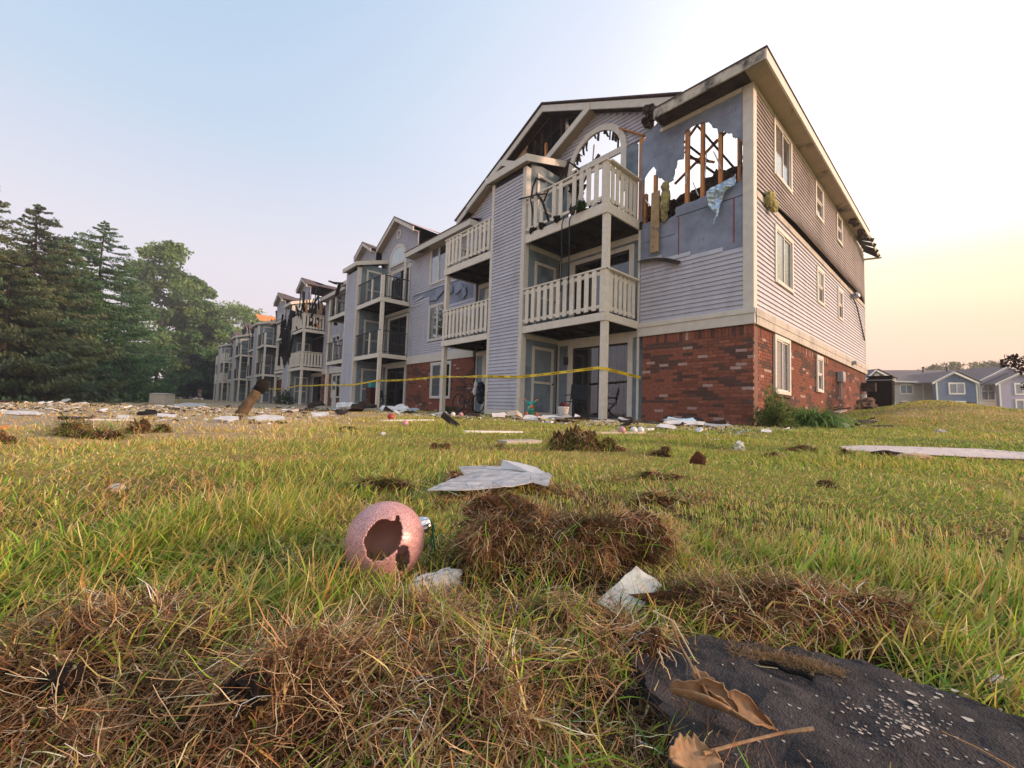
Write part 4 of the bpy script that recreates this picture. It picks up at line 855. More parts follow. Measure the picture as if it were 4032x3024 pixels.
def thatch(n):
    x, y, r = scatter(n, .13, .9, 1.0, power=2); mw = mound_w(x, y); k = np.ones(n, bool); k &= ~pt_in(x, y, SHI)
    pk = np.clip(.10+.95*(1-smooth(.235, .345, r))*np.clip(1.9*vnoise(x, y, 17, 41)-.25, 0, 1.2)+.95*mw, 0, 1)
    k &= RNG.uniform(0,1,n) < pk; x, y, r = x[k], y[k], r[k]; n = len(x)
    P = np.stack([x, y, ground(x, y)+RNG.uniform(-.003,.006,n)], 1); L = RNG.uniform(.008, .034, n)
    return strands(P, L, -.15, .55, .0003, .0009, 5, .36, None, (-.4,1.3), .04)
def tufts(K, m_):
    x, y, r = scatter(K, .14, .62, 1.0, power=2); mw = mound_w(x, y); k = ~pt_in(x, y, SHI)
    k &= RNG.uniform(0,1,K) < np.clip(.03+.9*(1-smooth(.24, .35, r))*np.clip(1.9*vnoise(x, y, 17, 41)-.2, 0, 1.2)+.85*mw, 0, 1); x, y, r = x[k], y[k], r[k]; K = len(x)
    tone = RNG.choice([.28,.45,.8,1.0,1.5,2.0], K); a0 = RNG.uniform(-np.pi, np.pi, K); sz = RNG.uniform(.004,.012,K); i = np.repeat(np.arange(K), m_); n = len(i)
    px_ = x[i]+RNG.normal(0,1,n)*sz[i]*1.6; py_ = y[i]+RNG.normal(0,1,n)*sz[i]; P = np.stack([px_, py_, ground(px_, py_)+RNG.uniform(0,1,n)*sz[i]*1.3], 1)
    v, f, c = strands(P, RNG.uniform(.010,.036,n), -.3, .8, .0003, .0008, 5, .34, a0[i]+RNG.normal(0,.55,n), (-.4,1.6), .02)
    return v, f, np.clip(c*np.repeat(tone[i], 12)[:,None], 0, .85)
def loose_straw(n):
    x, y, r = scatter(n, .15, 1.6, 1.0, power=0); k = ~pt_in(x, y, SHW); x, y, r = x[k], y[k], r[k]; n = len(x)
    P = np.stack([x, y, ground(x, y)+RNG.uniform(.004,.014,n)], 1)
    lean = vnoise(x, y, 6, 44)*2*np.pi; az = np.where(RNG.uniform(0,1,n) < .6, lean, RNG.uniform(-3.1,3.1,n))
    return strands(P, RNG.uniform(.02, .065, n), -.05, .4, .0006, .0017, 5, .2, az, (-.1,.6), .40, np.concatenate([DCOL, TC[1:3]]))
def brown_spots(n):
    x, y, r = scatter(n, .6, 7, 1.0, power=0); b = vnoise(x, y, 3.1, 61)*.6+vnoise(x, y, 9, 62)*.4; k = RNG.uniform(0,1,n) < smooth(.60, .76, b)
    for e in EXCL+[PLW, SHEETW]: k &= ~pt_in(x, y, e)
    x, y, r = x[k], y[k], r[k]; n = len(x); P = np.stack([x, y, ground(x, y)+RNG.uniform(0,.012,n)], 1)
    return strands(P, RNG.uniform(.015, .05, n)*(.7+.3*r), -.1, .6, .0008, .0026, 4, .45, None, (-.3,.9), .03)
v, f, c = joinmesh([thatch(110000), tufts(2200, 70), loose_straw(4200), brown_spots(50000)])
th = npmesh('dead_grass', v, f, M_THATCH, col=c); tag(th, 'matted brown thatch and roots torn out of the lawn', kind='stuff')
# ------------------------------------------------------------------ trees and shrubs
def leafquads(P, N_, size, col, aspect=.5, rng=RNG):
    """Leaf-sized quads centred on P, long axis along N_ (jittered)."""
    n = len(P); d = N_/np.maximum(np.linalg.norm(N_, axis=1), 1e-6)[:,None]; rnd = rng.normal(0, 1, (n,3)); s = np.cross(d, rnd); s /= np.maximum(np.linalg.norm(s, axis=1), 1e-6)[:,None]
    a = d*(size/2)[:,None]; b = s*(size*aspect/2)[:,None]
    v = np.stack([P-a, P-a*.1+b, P+a, P-a*.1-b], 1).reshape(-1, 3); f = np.arange(n*4).reshape(n, 4); return v, f, np.repeat(col, 4, 0)
def conifer_mesh(h, rad, seed, n=15000, cols=((.020,.042,.016),(.030,.060,.020),(.045,.075,.024),(.055,.062,.026))):
    g = np.random.default_rng(seed); P = []; Dv = []; S = []; cs = np.array(cols); Cc = []
    nb = int(h*17); per = n//nb; 
    for k in range(nb):
        t = (k+.5)/nb; z = h*(.04+.95*t**1.05); L = rad*(1-t)**.64*g.uniform(.6, 1.2)+.10; a = g.uniform(0, 2*np.pi); m_ = max(14, int(per*(.35+1.4*(1-t))))
        s = g.uniform(.01, 1, m_)**.7; droop = g.uniform(.16, .38)*(1-t*.7)
        rr = s*L; zz = z-droop*L*np.sin(s*2.2)+.10*L*s**3
        aa_ = a+g.normal(0, .16, m_)*(1.1-.5*s); x = rr*np.cos(aa_); y = rr*np.sin(aa_)
        hang = g.uniform(0, .22, m_)*(.4+L/rad)
        P.append(np.stack([x, y, zz-hang], 1)); Dv.append(np.stack([np.cos(aa_)*.6, np.sin(aa_)*.6, -.45*np.ones(m_)+g.normal(0,.35,m_)], 1)); S.append(g.uniform(.20, .48, m_)*(.42+.58*(1-t)))
        Cc.append(cs[g.integers(0, len(cs))][None]*g.uniform(.55, 1.35, (m_,1))*(.75+.5*s[:,None]))
    return leafquads(np.concatenate(P), np.concatenate(Dv), np.concatenate(S), np.concatenate(Cc), .42, g)
def trunk_mb(h, r, seed, limbs=0):
    g = random.Random(seed); mb = MB(); k = 6
    mb.tube([(g.uniform(-.1,.1)*i/k, g.uniform(-.1,.1)*i/k, h*i/k-.3) for i in range(k+1)], [r*(1.15-.95*i/k) for i in range(k+1)], 9)
    for i in range(limbs):
        z = h*g.uniform(.2,.8); a = g.uniform(0, 6.28); L = h*g.uniform(.2,.4); mb.tube([(0,0,z),(L*.5*math.cos(a),L*.5*math.sin(a),z+L*.35),(L*math.cos(a),L*math.sin(a),z+L*.6)], [r*.4,r*.25,r*.08], 6)
    return mb
M_BARK = mat('dark bark', (.055,.042,.032), .95, .1, .3, 10, bump=.6)
def decid_mesh(h, rad, seed, n=13000, leaf=(.16,.34), cols=((.045,.085,.020),(.065,.115,.028),(.10,.155,.04),(.035,.065,.018)), base=.12, nc=46):
    g = np.random.default_rng(seed); cs = np.array(cols); P = []; Dv = []; S = []; Cc = []
    for k in range(nc):
        u = g.uniform(base, 1); prof = np.sin(np.pi*np.clip((u-base)/(1-base)*.86+.12, 0, 1))**.6; rr = rad*prof*np.sqrt(g.uniform(.05, 1)); a = g.uniform(0, 2*np.pi)
        c0 = np.array([rr*np.cos(a), rr*np.sin(a), h*u]); cr = rad*g.uniform(.20, .36); m_ = n//nc
        d = g.normal(0, 1, (m_,3)); d /= np.linalg.norm(d, axis=1)[:,None]; q = c0+d*(cr*g.uniform(.35, 1.05, (m_,1)))*np.array([1,1,.72])
        P.append(q); Dv.append(d+g.normal(0,.6,(m_,3))-np.array([0,0,.3])); S.append(g.uniform(leaf[0], leaf[1], m_)); Cc.append(cs[g.integers(0, len(cs))][None]*g.uniform(.6, 1.35, (m_,1)))
    return leafquads(np.concatenate(P), np.concatenate(Dv), np.concatenate(S), np.concatenate(Cc), .6, g)
def tree(name, meshf, trunk, loc, label, cat='tree', group=None, rz=0.0):
    t = empty(name, loc, rz, label, cat, group); v, f, c = meshf
    npmesh('crown', v, f, M_LEAF, t, c); trunk.build('trunk', M_BARK, t, smooth=True); return t
def htop(x, y, dep):
    p = D(x, y, dep); z = gz(p.x, p.y); return Vector((p.x, p.y, z)), p.z-z
TG = 'trees along the far side of the lawn'
for (x, y, dep, rad, sd_, lab) in ((88,438,30,3.6,1,'tall dark spruce with a bare pointed tip, first beside the frame edge tree'),(228,474,37,4.3,2,'tall dense spruce with drooping boughs in the middle of the tree row'),(-38,372,27,3.4,3,'tall spruce cut off by the edge of the picture'),
        (150,508,34,3.0,4,'shorter spruce squeezed between the two tall spruces'),(272,560,58,4.2,5,'spruce with pale tips on the right flank of the dense spruce'),(30,540,25,3.0,8,'low dark spruce in front of the tall ones at the picture edge'),(185,560,42,3.4,9,'spruce filling the gap behind the two tallest spruces'),(118,520,38,3.4,10,'spruce with a blunt top just right of the bare tipped spruce')):
    p, h = htop(x, y, dep); cols = ((.085,.105,.048),(.11,.13,.052),(.07,.115,.048)) if sd_ in (1,3,8,10) else ((.05,.12,.045),(.07,.15,.052),(.10,.18,.062),(.085,.14,.052))
    tree('spruce_tree', conifer_mesh(h, rad*1.5, sd_, 60000, cols), trunk_mb(h*.93, .22, sd_), p, lab, group=TG)
for (x, y, dep, rad, sd_, lab, cols) in ((362,528,76,5.7,11,'broad leafy tree with loose light green top right of the spruces',((.10,.19,.055),(.14,.24,.07),(.20,.30,.095),(.08,.15,.05))),
        (425,606,80,4.6,12,'leafy tree stepping down towards the far end of the building',((.08,.17,.05),(.12,.22,.065),(.16,.26,.08))),
        (462,690,84,4.2,13,'lowest dark leafy tree standing beside the far end of the building',((.05,.10,.036),(.07,.13,.044),(.095,.15,.055))),
        (512,668,104,9.3,14,'bright green round maple rising behind the far roofs',((.17,.28,.06),(.23,.34,.08),(.13,.22,.05)))):
    p, h = htop(x, y, dep); tree('leafy_tree', decid_mesh(h, rad*1.1, sd_, 26000, (.36,.78), cols, .04, 80), trunk_mb(h*.7, .25, sd_, 5), p, lab, group=TG)
# dark undergrowth closing the foot of the tree row
P = []; g = np.random.default_rng(77)
for k in range(330):
    px_ = g.uniform(-120, 470); dep = np.interp(px_, [-120,240,330,470], [27,48,72,90])+g.uniform(-2,4); q = D(px_, 862, dep); r_ = g.uniform(.8, 1.9)*(1 if px_ < 280 else 1.5); m_ = 80
    d = g.normal(0,1,(m_,3)); d /= np.linalg.norm(d, axis=1)[:,None]; P.append(np.array([q.x, q.y, gz(q.x,q.y)+r_*.7])+d*r_*g.uniform(.4,1,(m_,1))*np.array([1,1,.9]))
P = np.concatenate(P); P[:,2] = np.maximum(P[:,2], ground(P[:,0], P[:,1])); cc = np.array([(.034,.07,.028),(.05,.095,.036),(.07,.115,.042)])[g.integers(0,3,len(P))]*g.uniform(.6,1.3,(len(P),1))
v, f, c = leafquads(P, g.normal(0,1,P.shape), g.uniform(.2,.5,len(P)), cc, .6, g); tag(npmesh('undergrowth', v, f, M_LEAF, col=c), 'dark undergrowth at the foot of the tree row', kind='stuff')
def shrub(name, loc, r, h, n, leaf, cols, label, cat='shrub', seed=0, aspect=.35):
    g = np.random.default_rng(seed); d = g.normal(0,1,(n,3)); d /= np.linalg.norm(d, axis=1)[:,None]; d[:,2] = np.abs(d[:,2]); lump_ = .72+.5*np.array([noise.noise(Vector(q)*2.3+Vector((seed,)*3)) for q in d])
    P = d*np.array([r,r,h])*(lump_*g.uniform(.45,1.05,n))[:,None]; cs = np.array(cols)
    v, f, c = leafquads(P, d+g.normal(0,.35,(n,3))+np.array([0,0,.3]), g.uniform(leaf*.6,leaf*1.4,n), cs[g.integers(0,len(cs),n)]*g.uniform(.6,1.35,(n,1)), aspect, g)
    t = empty(name, loc, 0, label, cat); npmesh('foliage', v, f, M_LEAF, t, c); mb = MB()
    for k in range(9):
        a = k*.7; mb.tube([(.02*math.cos(a),.02*math.sin(a),-.03),(r*.4*math.cos(a),r*.4*math.sin(a),h*.55)], [.012,.005], 5)
    mb.build('stem', M_BARK, t); return t
p = Vector((.42,-.05,0)); p.z = gz(p.x,p.y); shrub('round_shrub', p, .50, .85, 5200, .06, ((.11,.19,.045),(.16,.22,.06),(.08,.14,.04),(.25,.25,.08)), 'round green shrub at the brick corner of the near end', seed=3)
p = Vector((.62,1.75,0)); p.z = gz(p.x,p.y); t = empty('arching_plant', p, 0, 'arching green leafy clump right of the round shrub by the brick end wall', 'plant')
n = 1500; g = RNG; Pn = np.stack([g.normal(0,.16,n), g.normal(0,.22,n), np.zeros(n)], 1); c = np.array([(.09,.21,.05),(.13,.26,.06),(.18,.28,.08)])[g.integers(0,3,n)]*g.uniform(.7,1.3,(n,1))
v, f, c = ribbons(Pn, g.uniform(-3.14,3.14,n), g.uniform(.8,1.45,n), g.uniform(.5,.98,n), g.uniform(.018,.036,n), g.uniform(1.2,2.6,n), c, 6, .06, c*1.3); npmesh('leaves', v, f, M_LEAF, t, c)
p, h = htop(1993,843,27); shrub('bank_shrub', p, 1.15, h, 2600, .12, ((.10,.085,.035),(.13,.12,.045),(.08,.055,.03),(.07,.09,.03)), 'brownish scorched shrub on top of the bank beside the dark enclosure', seed=6)
for (x, y, d_, r_, lab) in ((2070,787,82,6.5,'pale olive tree crown showing above the neighbouring roof near the vent pipes'),(2125,790,86,6,'pale olive tree crown showing above the neighbouring roof left of the lavender gable'),(2030,792,88,4.5,'smallest pale tree crown just rising over the neighbouring roof')):
    p, h = htop(x, y, d_); tree('distant_tree', decid_mesh(h, r_, int(x), 5000, (.35,.6), ((.16,.17,.06),(.20,.20,.08),(.12,.14,.05)), .4, 26), trunk_mb(h*.7,.25,int(x),4), p, lab, group='trees behind the neighbouring houses')
p = on_ground(2300, 905, 13); tree('plum_tree', decid_mesh(2.6, 1.15, 91, 3600, (.09,.17), ((.030,.012,.018),(.045,.018,.022),(.02,.01,.014)), .35, 26), trunk_mb(1.7,.07,9,4), p, 'dark purple leaved plum tree reaching in at the right edge')
# ------------------------------------------------------------------ neighbouring houses
NB = empty('neighbouring_apartment_building', (0,0,0), label='blue and lavender gabled apartment building beyond the grassy bank', cat='apartment building')
M_BLUE = mat('steel blue siding', (.075,.14,.25), .7, .3, .05, 2); M_LAV = mat('pale lavender siding', (.27,.28,.40), .7, .3, .05, 2); M_PALE = mat('pale grey siding', (.42,.42,.42), .7, .3, .05, 2); M_NTRIM = mat('white trim', (.66,.68,.64), .6, .3, .04, 3); M_NROOF = mat('grey brown roof', (.17,.145,.145), .95, .1, .08, 1.5); M_NGL = mat('dim house glass', (.16,.21,.27), .15, .6, .3, .6)
def NP(x, y, dep):
    q = D(x, y, dep)-CAM; return q.dot(r0), q.z+CAM.z
def nfr(dep): return lambda a, o, z: tuple(CAM+r0*a+fh*(dep*1.0018-o)+Vector((0,0,z-CAM.z)))
def npart(name, mt, dep, outline, t=.3, o=0, parent=None, holes=()):
    f_ = nfr(dep); mb = MB(); pts = [NP(x, y, dep) for x, y in outline]; hs = [[NP(x, y, dep) for x, y in h] for h in holes]
    mb.prism(pts, hs, lambda a, b, d: f_(a, o-d, b), t); return mb.build(name, mt, parent or NB)
def nwin(x0, y0, x1, y1, dep, arch=False, split=True):
    if arch:
        cx = (x0+x1)/2; r_ = (x1-x0)/2; oo = [(x0,y1)]+[(cx-r_*math.cos(math.pi*k/14), y0+r_-r_*math.sin(math.pi*k/14)) for k in range(15)]+[(x1,y1)]
        i_ = lambda s: [(x0+s,y1-s)]+[(cx-(r_-s)*math.cos(math.pi*k/14), y0+r_-(r_-s)*math.sin(math.pi*k/14)) for k in range(15)]+[(x1-s,y1-s)]
        fo, pi_ = oo, i_(3)
    else: fo = [(x0,y0),(x1,y0),(x1,y1),(x0,y1)]; pi_ = [(x0+3,y0+3.5),(x1-3,y0+3.5),(x1-3,y1-3),(x0+3,y1-3)]
    w_ = npart('window', M_NTRIM, dep, fo, .12, .06, holes=[pi_]); npart('pane', M_NGL, dep, pi_, .03, .01, w_)
    cx = (x0+x1)/2; npart('mullion', M_NTRIM, dep, [(cx-.7,y0+4),(cx+.7,y0+4),(cx+.7,y1-3.2),(cx-.7,y1-3.2)], .05, .055, w_)
    if arch: npart('mullion', M_NTRIM, dep, [(x0+3.2,y0+r_-1),(x1-3.2,y0+r_-1),(x1-3.2,y0+r_+1),(x0+3.2,y0+r_+1)], .05, .057, w_)
def nslope(x0, x1, ye, yr, dep, ddep, name='roof'):
    a0, ze = NP(x0, ye, dep); a1, ze2 = NP(x1, ye, dep); _, zr = NP(x0, yr, dep+ddep); _, zr2 = NP(x1, yr, dep+ddep); f0, f1 = nfr(dep), nfr(dep+ddep)
    mb = MB(); vs = [f0(a0,0,ze), f0(a1,0,ze2), f1(a1,0,zr2), f1(a0,0,zr)]; mb.add(vs+[(a,b,c-.1) for a,b,c in vs], [(0,1,2,3),(7,6,5,4),(0,4,5,1),(1,5,6,2),(2,6,7,3),(3,7,4,0)]); return mb.build(name, M_NROOF, NB)
def ngable(xl, xa, xr, ye, ya, yb, mt, dep, rakes=True, back=9, ov=6):
    w_ = npart('gable_wall', mt, dep, [(xl,yb),(xr,yb),(xr,ye),(xa,ya+3),(xl,ye)], .3)
    for (x0, y0, x1, y1) in ((xl-ov,ye+ov*.45,xa,ya),(xa,ya,xr+ov,ye+ov*.45)): npart('rake_board', M_NTRIM, dep-.3, [(x0,y0),(x1,y1),(x1,y1+4.2),(x0,y0+4.2)], .08, 0, w_)
    for x in (xl+1.5, xr-1.5): npart('corner_trim', M_NTRIM, dep, [(x-1.6,yb),(x+1.6,yb),(x+1.6,ye),(x-1.6,ye)], .06, .05, w_)
    f0, f1 = nfr(dep-.32), nfr(dep+back); aa_, za = NP(xa, ya, dep)
    for xe in (xl-ov, xr+ov):
        ae, ze = NP(xe, ye+ov*.45, dep); mb = MB(); vs = [f0(aa_,0,za+.04), f0(ae,0,ze+.04), f1(ae,0,ze+.04), f1(aa_,0,za+.04)]; mb.add(vs+[(a,b,c-.06) for a,b,c in vs], [(0,1,2,3),(7,6,5,4),(0,4,5,1),(1,5,6,2),(2,6,7,3),(3,7,4,0)]); mb.build('gable_roof', M_NROOF, NB)
ND = 46
npart('wall', M_PALE, ND+1.5, [(1780,900),(2040,900),(2040,824),(1780,820)], .3); nslope(1700, 2300, 821, 803, ND+1, 7); npart('fascia', M_NTRIM, ND+.9, [(1930,821.5),(2032,823.5),(2032,827),(1930,825)], .1)
ngable(1879, 1899, 1936, 816, 797, 900, M_BLUE, ND+.6, ov=4); nwin(1946,829,1977,852,ND+1.5); npart('panel', M_NTRIM, ND+1.5, [(1996,829),(1999,829),(1999,870),(1996,870)], .06, .05)
mb = MB(); a, z = NP(1899, 811, ND+.6); f_ = nfr(ND+.6)
mb.prism([(a+.28*math.cos(k*.4), z+.28*math.sin(k*.4)) for k in range(16)], [], lambda p, q, d: f_(p, .06-d, q), .05); mb.build('round_vent', M_NTRIM, NB)
ngable(2026, 2069, 2116, 823, 801.5, 905, M_BLUE, ND-1); nwin(2053,826,2089,852,ND-1); nwin(2053,866,2089,892,ND-1)
ngable(2118, 2190, 2262, 824, 789, 905, M_LAV, ND-.2); nwin(2122,828,2155,866,ND-.2, True); npart('lower_panel', M_NTRIM, ND-.2, [(2119,867),(2163,867),(2163,885),(2119,885)], .06, .04)
ngable(2163, 2215, 2270, 826, 803, 910, M_LAV, ND-1.6); nwin(2196,827,2232,853,ND-1.6); nwin(2196,862,2232,895,ND-1.6)
for x in (2001, 2053):
    q = NP(x, 804, ND+6); mb = MB(); P0 = Vector(nfr(ND+6)(q[0],0,q[1])); mb.tube([P0-Vector((0,0,.6)), P0+Vector((0,0,.55)), P0+Vector((0,0,.7))], [.12,.12,.15], 8); mb.build('vent_pipe', M_METAL, NB)
# ------------------------------------------------------------------ barrier tape
M_SOIL = mat('dark turf soil', (.11,.058,.032), .95, .1, .4, 40, bump=.8, dist=.01, col2=(.03,.02,.013), scale2=25)
TP = [(-2.66,-.06,1.12),(-2.80,-1.47,1.24),(-3.0,-1.47,1.26),(-5.69,-1.55,1.13),(-7.32,-1.55,1.21),(-9.98,-1.47,1.30),(-10.12,-1.47,1.31),(-15.56,-1.47,1.31),(-15.74,-1.47,1.31),(-18.45,-1.55,1.16),(-20.05,-1.55,1.20),(-22.8,-1.47,1.28),(-28.0,-1.47,1.34),(-28.2,-1.47,1.34),(-32.6,-1.55,1.15),(-37.0,-1.5,1.25)]
def tape_path():
    pts = []; segs = []
    for i in range(len(TP)-1):
        a, b = Vector(TP[i]), Vector(TP[i+1]); L = (b-a).length; n = max(2, int(L/.12)); sag = .0016*L*L if L > .5 else 0
        f = lambda t, a=a, b=b, sag=sag: a.lerp(b, t)-Vector((0,0,sag*4*t*(1-t)))
        pts += [f(k/n) for k in range(n)]; segs.append((f, L))
    return pts+[Vector(TP[-1])], segs
pts, segs = tape_path(); hw = .036; vv = []; ff = []
for i, p in enumerate(pts):
    d = (pts[min(i+1, len(pts)-1)]-pts[max(i-1,0)]).normalized(); tw = .22*math.sin(i*.7)+(1.1*math.exp(-((i % 97-60)/5.0)**2)); nn = d.cross(Vector((0,0,1))).normalized(); u_ = Vector((0,0,1))*math.cos(tw)+nn*math.sin(tw)
    for s, o in ((-1,0),(1,0),(1,.0015),(-1,.0015)): vv.append(p+u_*hw*s+nn*o)
for i in range(len(pts)-1): ff += [(4*i+j, 4*i+(j+1) % 4, 4*i+4+(j+1) % 4, 4*i+4+j) for j in range(4)]
me = bpy.data.meshes.new('barrier_tape'); me.from_pydata([tuple(q) for q in vv], [], ff); me.materials.append(M_YEL); tape = link('barrier_tape', me); tag(tape, 'yellow caution tape strung from post to post along the building front', 'barrier tape')
LET = None
for si, (f, L) in enumerate(segs[:8]):
    if L < .5: continue
    n = int(L/.52)
    for k in range(n):
        t = (k+.5)/n; p = f(t); d = (f(min(1,t+.02))-f(max(0,t-.02))).normalized()
        if d.x < 0: d = -d
        nn = Vector((d.y,-d.x,0)).normalized(); u_ = nn.cross(d)
        cu = bpy.data.curves.new('lettering', 'FONT'); cu.body = 'CAUTION'; cu.size = .062; cu.align_x = 'CENTER'; cu.align_y = 'CENTER'; cu.extrude = .0006; cu.materials.append(M_BLACK)
        if LET is None:
            to = bpy.data.objects.new('tmp', cu); COL.objects.link(to); bpy.context.view_layer.update(); LET = bpy.data.meshes.new_from_object(to.evaluated_get(bpy.context.evaluated_depsgraph_get())); bpy.data.objects.remove(to)
        o = link('lettering', LET, tape); mm = Matrix((d, u_, nn)).transposed().to_4x4(); mm.translation = p+nn*.006; o.matrix_world = mm
# ------------------------------------------------------------------ close foreground
def mesh_obj(name, mb, mt, parent=None, smooth=False): return mb.build(name, mt, parent, smooth)
def single(o, label, cat, group=None): return tag(o, label, cat, group)
# broken ornament
OC = D(833, 1168, .4376); OR = .0400
M_GLIT = bpy.data.materials.new('rose glitter'); M_GLIT.use_nodes = True
def glitter(M, col, dk):
    n = M.node_tree.nodes; l = M.node_tree.links; b = n['Principled BSDF']; g = n.new('ShaderNodeNewGeometry')
    v = n.new('ShaderNodeTexVoronoi'); v.inputs['Scale'].default_value = 1500; l.new(g.outputs['Position'], v.inputs['Vector'])
    r_ = n.new('ShaderNodeValToRGB'); e = r_.color_ramp.elements; e[0].color = dk+(1,); e[1].color = col+(1,); e[0].position = .15; e[1].position = .8
    s = n.new('ShaderNodeSeparateXYZ'); l.new(v.outputs['Color'], s.inputs[0]); l.new(s.outputs[0], r_.inputs[0]); l.new(r_.outputs[0], b.inputs['Base Color'])
    bp = n.new('ShaderNodeBump'); bp.inputs['Strength'].default_value = .8; bp.inputs['Distance'].default_value = .0012; l.new(s.outputs[1], bp.inputs['Height']); l.new(bp.outputs[0], b.inputs['Normal'])
    m_ = n.new('ShaderNodeMapRange'); m_.inputs['From Min'].default_value = .55; m_.inputs['From Max'].default_value = .95; m_.inputs['To Max'].default_value = .75; l.new(s.outputs[2], m_.inputs['Value']); l.new(m_.outputs[0], b.inputs['Metallic']); b.inputs['Roughness'].default_value = .38
glitter(M_GLIT, (.80,.47,.45), (.42,.19,.18))
M_INNER = mat('bare plastic inside', (.55,.36,.33), .4, .4, .1, 60)
orn = empty('glitter_ornament', (OC.x, OC.y, OC.z-OR), 0, 'smashed rose pink glitter ball with a jagged hole, lying in the grass', 'ornament')
H1 = [(-.53,-.02),(-.47,.14),(-.40,.29),(-.30,.42),(-.20,.49),(-.05,.50),(.06,.47),(.18,.47),(.20,.62),(.27,.60),(.30,.46),(.36,.34),(.38,.1),(.35,-.08),(.27,-.22),(.12,-.36),(-.08,-.46),(-.25,-.47),(-.40,-.36),(-.44,-.2)]
H2 = [(.30,-.17),(.42,-.10),(.54,-.13),(.60,-.30),(.64,-.5),(.5,-.75),(.33,-.68),(.27,-.4)]
vdir = (CAM-OC).normalized(); ra_ = Vector((vdir.y,-vdir.x,0)).normalized()*-1; ra_ = rt-vdir*rt.dot(vdir); ra_.normalize(); ub_ = vdir.cross(ra_); 
bm = bmesh.new(); bmesh.ops.create_uvsphere(bm, u_segments=170, v_segments=110, radius=OR)
dl = []
for fce in bm.faces:
    c = fce.calc_center_median()/OR
    if c.dot(vdir) > .1:
        a, b = c.dot(ra_), c.dot(ub_)
        jn = Vector((.012*noise.noise(Vector((a*9,b*9,1))), .012*noise.noise(Vector((a*9,b*9,5))), 0))
        if any(pt_in(np.array([a+jn.x]), np.array([b+jn.y]), h)[0] for h in (H1, H2)): dl.append(fce)
bmesh.ops.delete(bm, geom=dl, context='FACES'); bm.normal_update()
me = bpy.data.meshes.new('shell'); bm.to_mesh(me); bm.free(); me.materials.append(M_GLIT); me.materials.append(M_INNER)
for p_ in me.polygons: p_.use_smooth = True
sh = link('shell', me, orn); sh.location = (0,0,OR); md = sh.modifiers.new('wall', 'SOLIDIFY'); md.thickness = .0011; md.offset = -1; md.material_offset = 1; md.use_rim = True
ax = (ra_*.93+ub_*.40-vdir*.12).normalized(); cpos = ax*(OR-.001)
mb = MB(); vs = []; fs = []; e1 = ax.cross(Vector((0,0,1))).normalized(); e2 = ax.cross(e1); n = 24
for (r_, h_) in ((.0078,0),(.0084,.004),(.0066,.007),(.0060,.0095),(.002,.0105)):
    for k in range(n):
        q = r_*(1+(.09 if k % 2 and h_ < .008 else 0)); vs.append(cpos+e1*q*math.cos(2*math.pi*k/n)+e2*q*math.sin(2*math.pi*k/n)+ax*h_+Vector((0,0,OR)))
for i in range(4):
    for k in range(n): fs.append((i*n+k, i*n+(k+1) % n, (i+1)*n+(k+1) % n, (i+1)*n+k))
mb.add(vs, fs); mb.build('cap', mat('silver cap', (.75,.75,.78), .25, .5, .05, 30, metal=1), orn)
b0 = cpos+ax*.0105+Vector((0,0,OR)); M_WIRE = mat('green twine', (.02,.12,.08), .6)
mb = MB(); mb.tube([b0, b0+ax*.003+Vector((0,0,-.004)), b0+ax*.004+Vector((0,0,-.015)), b0+ax*.007+Vector((.001,0,-.034))], .0009, 6); mb.tube([b0+ax*.001, b0+ax*.005+Vector((0,0,-.006)), b0+ax*.002+Vector((0,0,-.022)), b0+ax*.005+Vector((0,0,-.030))], .0008, 6); mb.build('twine', M_WIRE, orn)
